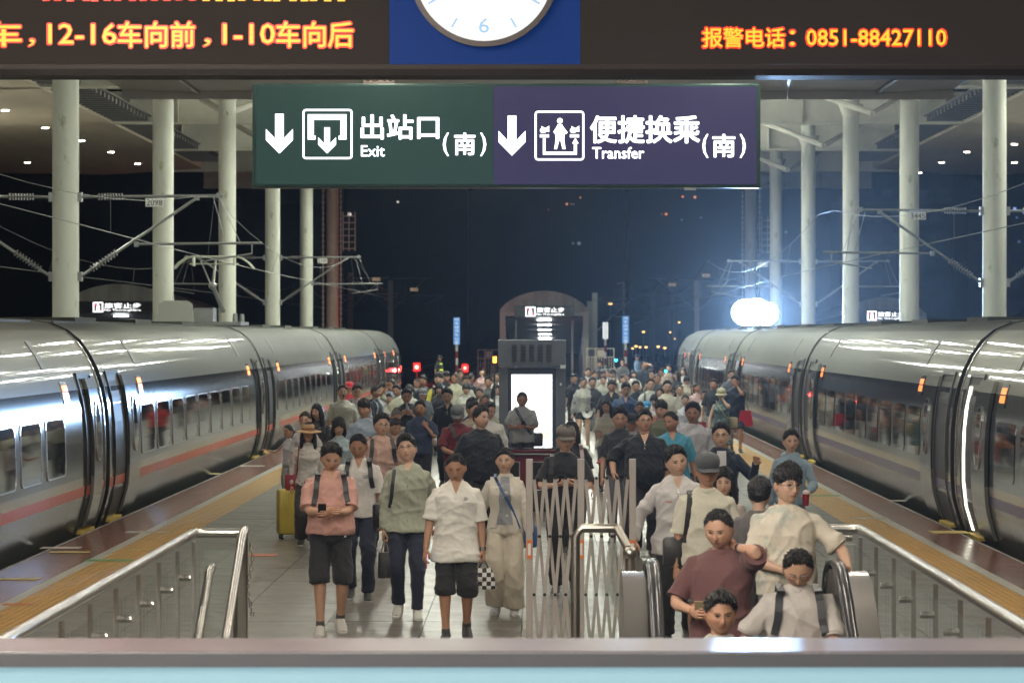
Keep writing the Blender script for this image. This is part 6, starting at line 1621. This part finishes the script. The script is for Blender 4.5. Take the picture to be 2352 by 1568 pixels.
person(1025,854,1.74,(.03,.03,.035),('trousers',BLK),'person in black half hidden behind the yellow T-shirt','fringe',hyaw=10,pitch=10,arms=('down','down'),skin='m')
person(1046,858,1.76,(.58,.57,.42),('trousers',(.1,.1,.1)),'person in a cream-yellow polo with very short hair, looking left','buzz',hyaw=-35,arms=('down','down'),b=1.05,skin='t',collar='polo')
person(1028,892,1.76,(.022,.026,.033),('trousers',(.02,.02,.025)),'slim person in a black polo with a glaring lit face','short',pitch=16,arms=('down','down'),legs=.4,skin='l',collar='zip',extras=('zip',))
person(1052,930,1.70,(.12,.012,.018),('trousers',(.03,.03,.035)),'person in a maroon T-shirt and grey flat-topped cap looking down','buzz',pitch=24,arms=('hold','phone1'),b=1.1,skin='t',Z=41.5,extras=(('cap',(.13,.14,.15)),('crossbody','black sling bag across the maroon T-shirt',(.03,.025,.03),1,1.2,.05),('print','龙',.0,1.24,.05,.06,mat('print_gold',(.5,.18,.03),.6))))
person(1104,937,1.79,(.014,.016,.022),('trousers',(.015,.015,.02)),'heavy-set person in a plain black T-shirt looking to the right','short',hyaw=34,pitch=-2,arms=('down','down'),b=1.2,belly=.03,skin='l',collar='round')
person(1071,881,1.62,(.60,.60,.53),('trousers',(.2,.2,.2)),'person with a black fringe in an off-white sweatshirt','bangs',arms=('down','down'),skin='l',fem=True,b=1.1,collar='round')
person(1068,868,1.66,(.58,.57,.50),('trousers',(.2,.2,.2)),'dark-haired person in off-white standing right behind the fringed one','short',hyaw=20,arms=('down','down'),skin='m',Z=73)
person(1103,891,1.58,(.58,.54,.40),('trousers',(.3,.28,.2)),'person with tied brown hair in a pale yellow top','tied_b',hyaw=-25,arms=('down','down'),skin='m',fem=True)
person(1112,909,1.68,(.55,.54,.42),('trousers',(.25,.24,.2)),'older person with glasses and thin hair in a pale yellow shirt','bald',pitch=14,hyaw=10,arms=('down','hold'),b=1.08,skin='t',extras=('glasses',))
person(1079,857,1.73,(.025,.025,.03),('trousers',BLK),'balding person in black seen half from behind','bald',yaw=130,arms=('down','down'),skin='t',b=1.1)
person(1107,846,1.63,(.50,.34,.33),('trousers',(.2,.2,.2)),'distant person in pale pink, tallest in the back left of the kiosk','tied',pitch=-6,arms=('down','down'),skin='l',fem=True,Z=92)
person(1122,866,1.72,(.07,.075,.07),('trousers',(.05,.05,.05)),'person in a dark olive T-shirt left of the kiosk','short',hyaw=-12,arms=('down','down'),skin='m')
person(1140,856,1.72,(.58,.56,.54),('trousers',(.1,.1,.1)),'person in white behind the kiosk edge','buzz',hyaw=-10,arms=('down','down'),skin='m')
person(1139,884,1.60,(.68,.69,.66),('shorts',(.1,.1,.1),.5),'person in a loose white T-shirt standing at the left edge of the kiosk','long',hyaw=20,arms=('down','down'),skin='l',fem=True,b=1.12,hem=.74)
person(1199,906,1.74,(.42,.43,.45),('trousers',(.02,.02,.022)),'person in a light grey T-shirt silhouetted before the bright kiosk screen, reading a phone','buzz',pitch=22,arms=(((.06,-.27,1.16),(.9,.2,-1)),((.03,-.27,1.15),(.9,.2,-1))),b=1.1,belly=.03,skin='t',Z=50,collar='round',legs=.1,
  extras=(('phone',-1,'phone held in front of the kiosk screen',(.02,.02,.02)),('crossbody','dark bag on a cross strap worn before the kiosk',(.03,.03,.03),1,.95,.05),('print','NYC',0.0,1.28,.2,.04,mat('print_mid',(.1,.1,.1),.6))))
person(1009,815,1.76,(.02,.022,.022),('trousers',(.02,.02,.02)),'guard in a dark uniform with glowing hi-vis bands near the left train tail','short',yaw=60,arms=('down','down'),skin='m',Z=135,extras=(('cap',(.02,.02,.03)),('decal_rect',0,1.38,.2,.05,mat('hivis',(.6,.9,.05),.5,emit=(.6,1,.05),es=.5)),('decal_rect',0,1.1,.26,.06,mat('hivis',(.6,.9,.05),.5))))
# ---- right of the gate
person(1298,984,1.74,(.016,.018,.022),('trousers',(.015,.015,.02)),'person in glasses, grey cap and black T-shirt holding a phone behind the folding gate','short',pitch=0,arms=('phone1','phone1'),b=1.06,skin='l',Z=30.6,collar='round',extras=('glasses',('cap',(.16,.14,.13)),('phone',-1,'phone held low by the person in the grey cap',(.02,.02,.02)),('shoulderbag','black bag strap over the shoulder of the grey cap wearer',(.02,.02,.022),-1,1.0,.05)))
person(1313,971,1.62,(.02,.02,.022),('trousers',(.05,.05,.06)),'person with loose dark hair and white backpack straps behind the grey cap','long',arms=('down','down'),skin='m',fem=True,b=1.1,extras=(('backpack','backpack with white and maroon straps behind the grey cap',(.5,.4,.4)),))
person(1340,866,1.70,(.36,.36,.35),('shorts',(.02,.02,.022),.22),'person in a light grey zip jacket and black shorts right of the kiosk','tied',arms=('down','down'),legs=.35,skin='l',fem=True,b=1.12,Z=69,sleeve='long',hem=.90,shoes=((.55,.6,.5),(.6,.6,.6)),extras=(('inner',(.45,.45,.38),.05,.09,.95),('open_jacket',(.36,.36,.35)),('visor','white sun visor hanging at the hip of the grey jacket')))
person(1319,870,1.70,(.02,.02,.025),('trousers',BLK),'person in black looking down, half behind the grey jacket and nearest the kiosk','short',pitch=15,arms=('down','down'),skin='m',Z=76)
person(1361,867,1.70,(.03,.03,.035),('shorts',(.2,.2,.2),.5),'person in glasses and black, just right of the grey jacket','short',hyaw=10,arms=('down','down'),legs=-.4,skin='m',extras=('glasses',))
person(1351,850,1.72,(.5,.5,.45),('trousers',(.1,.1,.1)),'distant person whose head rises left of two cream backpack wearers','short',arms=('down','down'),skin='m',Z=86)
person(1366,853,1.70,(.52,.52,.45),('trousers',(.2,.2,.2)),'distant person with thick dark hair in a cream jacket','short_b',hyaw=10,pitch=12,arms=('down','down'),skin='m',b=1.05,Z=82)
person(1377,832,1.74,(.03,.032,.035),('trousers',BLK),'person in dark clothes far back by the white gate','short',pitch=20,arms=('down','down'),skin='m',Z=112)
person(1406,849,1.66,(.52,.52,.46),('trousers',(.2,.2,.2)),'distant person in cream with backpack straps under the white gate','fringe',arms=('down','down'),skin='m',Z=88,extras=(('backpack','dark backpack worn over distant cream clothes',(.05,.05,.05)),))
person(1405,872,1.76,(.016,.02,.026),('trousers',(.16,.17,.20)),'person in a black polo looking down next to the blue polo','short',pitch=24,hyaw=8,arms=('down','down'),legs=.3,b=1.1,skin='m',collar='polo')
person(1437,880,1.77,(.045,.075,.16),('trousers',(.09,.10,.13)),'person in a navy blue polo with a brightly lit face carrying a white plastic bag','parted',arms=(((.40,-.10,.88),(.5,.8,.1)),'down'),legs=-.3,b=1.08,skin='l',collar='polo',Z=57,extras=(('whitebag',-1,'white plastic carrier bag held out by the blue polo wearer',(.80,.80,.82)),('crossbody','small dark bag at the hip of the blue polo wearer',(.08,.09,.12),1,.92,.02)))
person(1431,864,1.38,(.5,.5,.45),('trousers',(.2,.2,.2)),'small boy with short dark hair behind the blue polo','fringe',arms=('down','down'),skin='m',Z=94,headscale=1.15)
person(1455,849,1.62,(.55,.54,.50),('skirt',(.02,.02,.022),.6),'distant person in a white blouse and black skirt holding a phone','bangs',arms=('down','phone1'),skin='l',fem=True,Z=90,extras=(('phone',1,'phone held by the distant person in the white blouse',(.02,.02,.02)),))
person(1479,829,1.80,(.014,.018,.024),('trousers',(.015,.015,.02)),'big person in a black T-shirt with one hand behind the head','buzz',yaw=20,hyaw=20,arms=('down','head'),b=1.2,skin='m',Z=101)
person(1463,812,1.76,(.20,.33,.55),('trousers',(.02,.03,.06)),'uniformed person in a light blue shirt far away by the striped pole','short',yaw=60,arms=('down','down'),skin='m',Z=142,sleeve='long',tuck=True,hem=.94,extras=(('cap',(.02,.03,.08)),))
person(1493,871,1.74,(.58,.60,.54),('trousers',(.1,.1,.12)),'person in round glasses and a white T-shirt with olive backpack straps','short_b',arms=('down','down'),b=1.12,skin='l',collar='round',extras=('glasses',('backpack','backpack with olive straps worn over a white T-shirt',(.08,.08,.05))))
person(1509,868,1.74,(.03,.03,.035),('trousers',BLK),'person in dark clothes right behind the round glasses','buzz',hyaw=15,arms=('down','down'),skin='t',b=1.1,Z=72)
person(1520,845,1.68,(.46,.36,.30),('trousers',(.3,.28,.25)),'distant person in beige with a red strap looking at a phone','short_b',yaw=-25,pitch=18,arms=('phone1','down'),skin='m',b=1.1,Z=90,extras=(('crossbody','small bag on a red strap over beige clothes',(.4,.02,.04),1,.95,.03),('phone',-1,'phone held by the distant person in beige',(.02,.02,.02))))
person(1555,850,1.66,(.016,.018,.024),('skirt',(.016,.018,.024),.5),'person with long black wavy hair in a black dress turned left','long',yaw=-50,arms=('phone1','down'),skin='l',fem=True,b=1.15,Z=84)
person(1570,845,1.64,(.5,.5,.48),('trousers',(.2,.2,.2)),'distant person with long dark hair beside the tail of the right train','long',hyaw=-30,arms=('down','down'),skin='l',fem=True,Z=94)
person(1577,864,1.62,(.55,.50,.42),('trousers',(.2,.18,.15)),'person in a white top with a tan shawl over the hair, looking down','bangs',pitch=22,arms=('down','down'),skin='l',fem=True,b=1.1,Z=78,extras=(('backpack','tan backpack over the white top near the right train',(.2,.12,.06)),))
person(1562,892,1.62,(.40,.41,.38),('trousers',(.3,.3,.3)),'person in a grey polo with the head turned up, behind the white-clad girl','tied',roll=6,pitch=-8,arms=('down','down'),skin='l',fem=True,b=1.1,Z=63,collar='polo')
person(1541,895,1.40,(.16,.10,.09),('trousers',(.05,.05,.05)),'boy in dark clothes between the white T-shirt and the grey polo','short',hyaw=-20,pitch=15,arms=('down','down'),skin='m',headscale=1.1)
person(1502,909,1.46,(.60,.57,.58),('trousers',(.45,.02,.03)),'girl with a black fringe in a white and red Chinese-style jacket','bangs',arms=('down','down'),skin='l',fem=True,sleeve='long',b=.95,headscale=1.08,collar='zip',extras=(('decal_rect',0,1.06,.22,.28,cloth((.45,.02,.04))),('decal_rect',0,1.40,.10,.008,cloth((.45,.02,.04)))))
person(1574,909,1.46,(.60,.60,.66),('trousers',(.3,.3,.35)),'girl with tied hair in a white traditional jacket with fine patterns','tied',arms=('down','down'),skin='l',fem=True,sleeve='long',b=.95,headscale=1.08,extras=(('print','✿ ✿',0,1.33,.14,.05,mat('print_lilac',(.3,.3,.45),.6)),))
person(1486,921,1.33,(.5,.2,.1),('trousers',(.1,.1,.1)),'child in a light blue peaked cap half hidden by the girl in red and white','short',arms=('down','down'),skin='l',Z=59,headscale=1.15,extras=(('cap',(.08,.33,.62)),))
person(1470,923,1.55,(.4,.3,.28),('trousers',(.1,.1,.1)),'person with parted black hair peering over the large black cap','tied',arms=('down','down'),skin='m',fem=True)
person(1448,954,1.60,(.35,.34,.36),('trousers',(.1,.1,.1)),'person in a large black cap and grey top holding out a bottle','short',hyaw=35,arms=('out','down'),skin='t',b=1.0,sleeve='half',Z=40.5,extras=(('cap',(.012,.012,.015)),('bottle',-1,'red and clear bottle held out sideways above the folding gate',mat('bottle_red',(.4,.08,.1),.15))))
person(1480,946,1.77,(.014,.017,.026),('trousers',(.02,.02,.03)),'stout person in glasses and a black zip-neck polo, chin raised','short',pitch=-8,hyaw=10,arms=('push','down'),b=1.24,belly=.05,skin='m',Z=35.5,sleeve='half',collar='zip',extras=('glasses','zip'))
person(1544,946,1.73,(.06,.27,.40),('trousers',(.1,.1,.12)),'person in a bright cyan polo shirt with short cropped hair looking left','buzz',hyaw=-35,arms=('down','down'),b=1.16,skin='t',collar='polo',Z=37)
person(1592,929,1.80,(.42,.42,.46),('trousers',(.1,.1,.12)),'person in a light grey T-shirt breathing out smoke beside the cyan polo','short',hyaw=-8,arms=('down','down'),b=1.15,skin='d',collar='round',Z=38.5)
person(1656,979,1.73,(.015,.022,.04),('trousers',(.02,.02,.03)),'person in glasses and a navy jacket over a white shirt, pointing with one hand','short',hyaw=-4,arms=('down','wave'),b=1.02,skin='l',sleeve='long',Z=31.7,extras=('glasses',('inner',(.6,.6,.62),.05,.05,1.30),('open_jacket',(.015,.022,.04))))
person(1556,1028,1.72,(.62,.60,.60),('trousers',BLK),'person in a white quarter-zip top with a small red flag, leaning sideways','short',roll=12,hyaw=14,pitch=8,arms=(((.36,.02,.90),(.8,.6,.1)),'down'),b=1.05,skin='l',Z=25.6,sleeve='long',hem=.80,collar='zip',
  extras=('zip',('print','CHINA',-.085,1.27,.062,.016,mat('print_red',(.5,.03,.03),.6),'printed_lettering',.0006),('decal_rect',.09,1.26,.048,.034,mat('flag_red',(.6,.01,.01),.6)),('print','★',.076,1.266,.010,.010,mat('flag_gold',(.8,.6,.05),.6))))
person(1623,1056,1.74,(.66,.63,.52),('shorts',(.12,.13,.10),.42),'person in a charcoal cap and cream T-shirt with a lettered black strap','buzz',pitch=10,hyaw=6,arms=('down','down'),b=1.06,skin='t',Z=23.4,collar='round',extras=(('cap',(.065,.07,.075)),('shoulderbag','black shoulder bag with a lettered strap on the cream T-shirt',(.02,.02,.02),-1,1.0,.05)))
person(1664,1078,1.56,(.45,.38,.34),('trousers',(.1,.1,.1)),'person with straight dark hair peering from behind the charcoal cap','long',hyaw=-8,arms=('down','down'),skin='l',fem=True,b=.95,Z=24.9)
person(1618,898,1.38,(.60,.60,.56),('shorts',(.35,.03,.04),.4),'boy in a white T-shirt with a dark barcode-like print by the right train','short',hyaw=-20,arms=('down','down'),skin='d',headscale=1.1,b=.95,Z=68,extras=(('print','WI',0,1.22,.12,.13,mat('print_dark',(.03,.035,.04),.6),'printed_lettering',.004),))
person(1657,897,1.60,(.10,.15,.16),('skirt',(.10,.15,.16),.5),'person in a cream sun hat, glasses and dark green floral dress, hand at the cheek','tied',hyaw=-8,arms=('down','mouth'),skin='l',fem=True,b=1.12,sleeve='none',mats_top='floral',mats_bot='floral',Z=60,extras=('glasses',('cap',(.55,.50,.34),'bucket'),('crossbody','small cream bag worn over the green floral dress',(.5,.42,.25),1,1.02,.015)))
person(1690,865,1.77,(.014,.02,.04),('shorts',(.02,.02,.03),.45),'person in a navy T-shirt rubbing the face near the right train','short',pitch=10,hyaw=-25,arms=('down','mouth'),b=1.16,skin='t',Z=67,extras=(('tote',1 if False else -1,'spare',(.4,.02,.05)),) if False else ())
person(1679,852,1.74,(.10,.11,.13),('trousers',BLK),'distant person with a white collar behind the navy T-shirt','short',arms=('down','down'),skin='l',Z=80,collar=('polo',(.6,.6,.6)))
person(1816,994,1.63,(.23,.32,.40),('trousers',(.1,.12,.15)),'teenage boy in a light blue hooded jacket holding a red drink','short',pitch=4,arms=('down',((.20,-.22,1.02),(.6,.6,-.4))),b=.95,skin='l',Z=32.6,sleeve='long',extras=('hood',('cup',1,'clear cup of red drink held by the boy in the blue hooded jacket')))
person(1744,1116,1.56,(.13,.12,.12),('trousers',(.05,.05,.05)),'person with thick black hair turned away behind the tie-dye T-shirt','fringe',yaw=165,arms=('down','down'),skin='l',Z=22.9)
# ---- on the escalator
person(1806,1074,1.79,(.66,.60,.50),('shorts',(.1,.1,.1),.5),'person in glasses and a cream tie-dye T-shirt with one hand on the escalator rail','fringe',yaw=0,hyaw=26,pitch=4,arms=('hold',((.37,-.24,1.06),(.7,.8,-.2))),b=1.1,skin='l',Z=20.6,z0=-.02,collar='round',mats_top='tiedye',extras=('glasses',),group='people on the escalator')
person(1656,1176,1.74,(.115,.05,.05),('shorts',(.10,.11,.07),.5),'person in a brown-maroon T-shirt with one hand at the ear','buzz',yaw=-8,hyaw=-12,pitch=20,arms=(((.16,-.26,1.10),(.8,.5,-.6)),((.11,-.04,1.50),(.9,-.35,-.8))),b=1.1,skin='m',Z=19.2,z0=-.18,collar='round',group='people on the escalator',
  extras=(('phone',-1,'gold phone in the hand of the brown-maroon T-shirt wearer',(.35,.28,.16)),('watch',1)))
person(1833,1255,1.74,(.40,.37,.35),('trousers',(.05,.05,.05)),'person with cropped hair and glasses bent over a phone, grey T-shirt and black backpack straps','buzz',yaw=0,pitch=38,hyaw=-4,arms=('pocket',((.06,-.30,1.06),(.9,.2,-.8))),b=1.12,skin='m',Z=18.5,z0=-.36,collar='round',group='people on the escalator',
  extras=('glasses',('phone',1,'dark phone held by the person with the black backpack straps',(.02,.02,.02)),('backpack','black backpack worn on the escalator over the grey T-shirt',(.03,.032,.036))))
person(1653,1362,1.70,(.38,.37,.33),('trousers',(.1,.1,.1)),'lowest person on the escalator, wavy black hair and a grey-beige T-shirt','short',pitch=12,hyaw=6,arms=('down','down'),b=1.04,skin='t',Z=17.7,z0=-.56,collar='round',group='people on the escalator')
r1 = random.Random(4)
fills = [(880,880,'white','fringe'),(1010,880,'dark','bob'),(1085,915,'navy','short'),(958,870,'beige','tied'),(1120,925,'white','short'),(900,872,'pale blue','short'),
         (1460,875,'dark','short'),(1515,890,'white','long'),(1600,880,'pale pink','tied'),(1640,872,'dark','short'),(1532,875,'cream','short'),(1385,850,'white','bangs'),(1500,850,'olive','short'),(1440,858,'beige','tied'),(838,920,'pale blue','fringe'),(966,921,'navy','short'),(1083,922,'beige','short'),(1393,918,'cream','long'),(1424,938,'dark','short'),(1520,922,'olive','fringe')]
CC = {'grey':(.2,.2,.21),'white':(.6,.6,.57),'cream':(.55,.52,.42),'dark':(.025,.028,.035),'navy':(.03,.045,.09),'beige':(.4,.34,.27),'pale blue':(.32,.40,.5),'pale pink':(.5,.35,.34),'olive':(.12,.13,.08)}
WH = ['behind the yawning one','right behind the yellow shirt','before the thin-haired older one','under the red signal','beside the kiosk column','behind the raised arm',
      'below the big black T-shirt','behind the white and red jacket','left of the boy with the print','near the second door of the right train','behind the round glasses','left of the striped pole','under the raised elbow','right of the striped pole','over the shoulder of the dusty pink T-shirt','next to the bottle holder','over the shoulder of the heavy-set one','beneath the white carrier bag','left of the large black cap','between the black zip polo and the cyan polo']
for i, (x, y, c, hr) in enumerate(fills):
    f = hr in ('tied','long','bangs','bob'); h = r1.uniform(1.55,1.64) if f else r1.uniform(1.66,1.76)
    person(x, y, h, CC[c], (r1.choice(('trousers','trousers','shorts')), r1.choice(((.02,.02,.03),(.1,.1,.12),(.25,.24,.22)))), 'person in %s with %s hair %s' % (c, {'short':'short','fringe':'fringed','bob':'bobbed','tied':'tied','long':'long','bangs':'fringed'}[hr], WH[i]), hr,
           arms=(r1.choice(('down','hold','bag')), r1.choice(('down','phone1','strap'))), b=r1.uniform(.95,1.12), skin=r1.choice('lmt'), fem=f, sleeve=r1.choice(('short','short','long')), hyaw=r1.uniform(-35,35))
# ---- extra heads filling the far crowd
for (x, y, h, c, lab, fem_, hr, Z_) in ((1386,868,1.6,(.4,.4,.35),'distant person in a tan jacket between the black polo and the grey jacket',False,'short_b',78),(1430,846,1.7,(.1,.1,.1),'tiny dark-clothed figure below the striped pole',False,'short',120),
        (1536,852,1.68,(.3,.25,.22),'distant bareheaded person in dull brown near the black wavy hair',False,'short',100),(1395,862,1.62,(.5,.5,.5),'distant person in pale grey behind the black polo',True,'tied',92),(893,905,1.5,(.5,.5,.45),'short person in cream between the navy and yellow sleeves',True,'tied',60),
        (1057,866,1.7,(.1,.1,.1),'dark-clothed person between cream-yellow polo and the fringe',False,'short',84)):
    person(x, y, h, c, ('trousers', (.1,.1,.1)), lab, hr, arms=('down','down'), skin='m', fem=fem_, Z=Z_)
finish_people()
# red bag near the right train
e = empty('tote_bag', ((1712-VX)/FPX*67, 66.9, .62), 0, 'red paper carrier bag hanging near the right train', 'bag')
MB().prism([(-.19,0),(.17,0),(.12,.36),(-.13,.36)], lambda u,v:(u,-.05,v), lambda u,v:(u*.95,.07,v)).build('pouch', mat('red_paper', (.42,.015,.04), .45), e)
MB().tube([(-.08,0,.36),(-.03,0,.5),(0,0,.55),(.03,0,.5),(.07,0,.36)], .008, 6).build('handle', M_black, e)
# yellow suitcase behind the straw hat wearer
e = empty('suitcase', ((665-VX)/FPX*38.6, 38.8, 0), R(15), 'yellow hard-shell suitcase rolled beside the straw hat wearer', 'suitcase')
ym = mat('suitcase_yellow', (.45,.36,.06), .3, var=.1)
MB().bbox((0,0,.36),(.36,.24,.60),.04).build('shell', ym, e, smooth=True)
for q in range(4): MB().box((-.13+q*.085,-.128,.12),(-.11+q*.085,-.1205,.6)).build('ridge', ym, e)
for q in (-.13,.13):
    for r_ in (-.08,.08): MB().tube([(q-.015,r_,.03),(q+.015,r_,.03)], .03, 10).build('wheel', M_black, e)
MB().tube([(-.09,.05,.66),(-.09,.05,.92),(.09,.05,.92),(.09,.05,.66)], .01, 6).build('handle', M_galv, e)
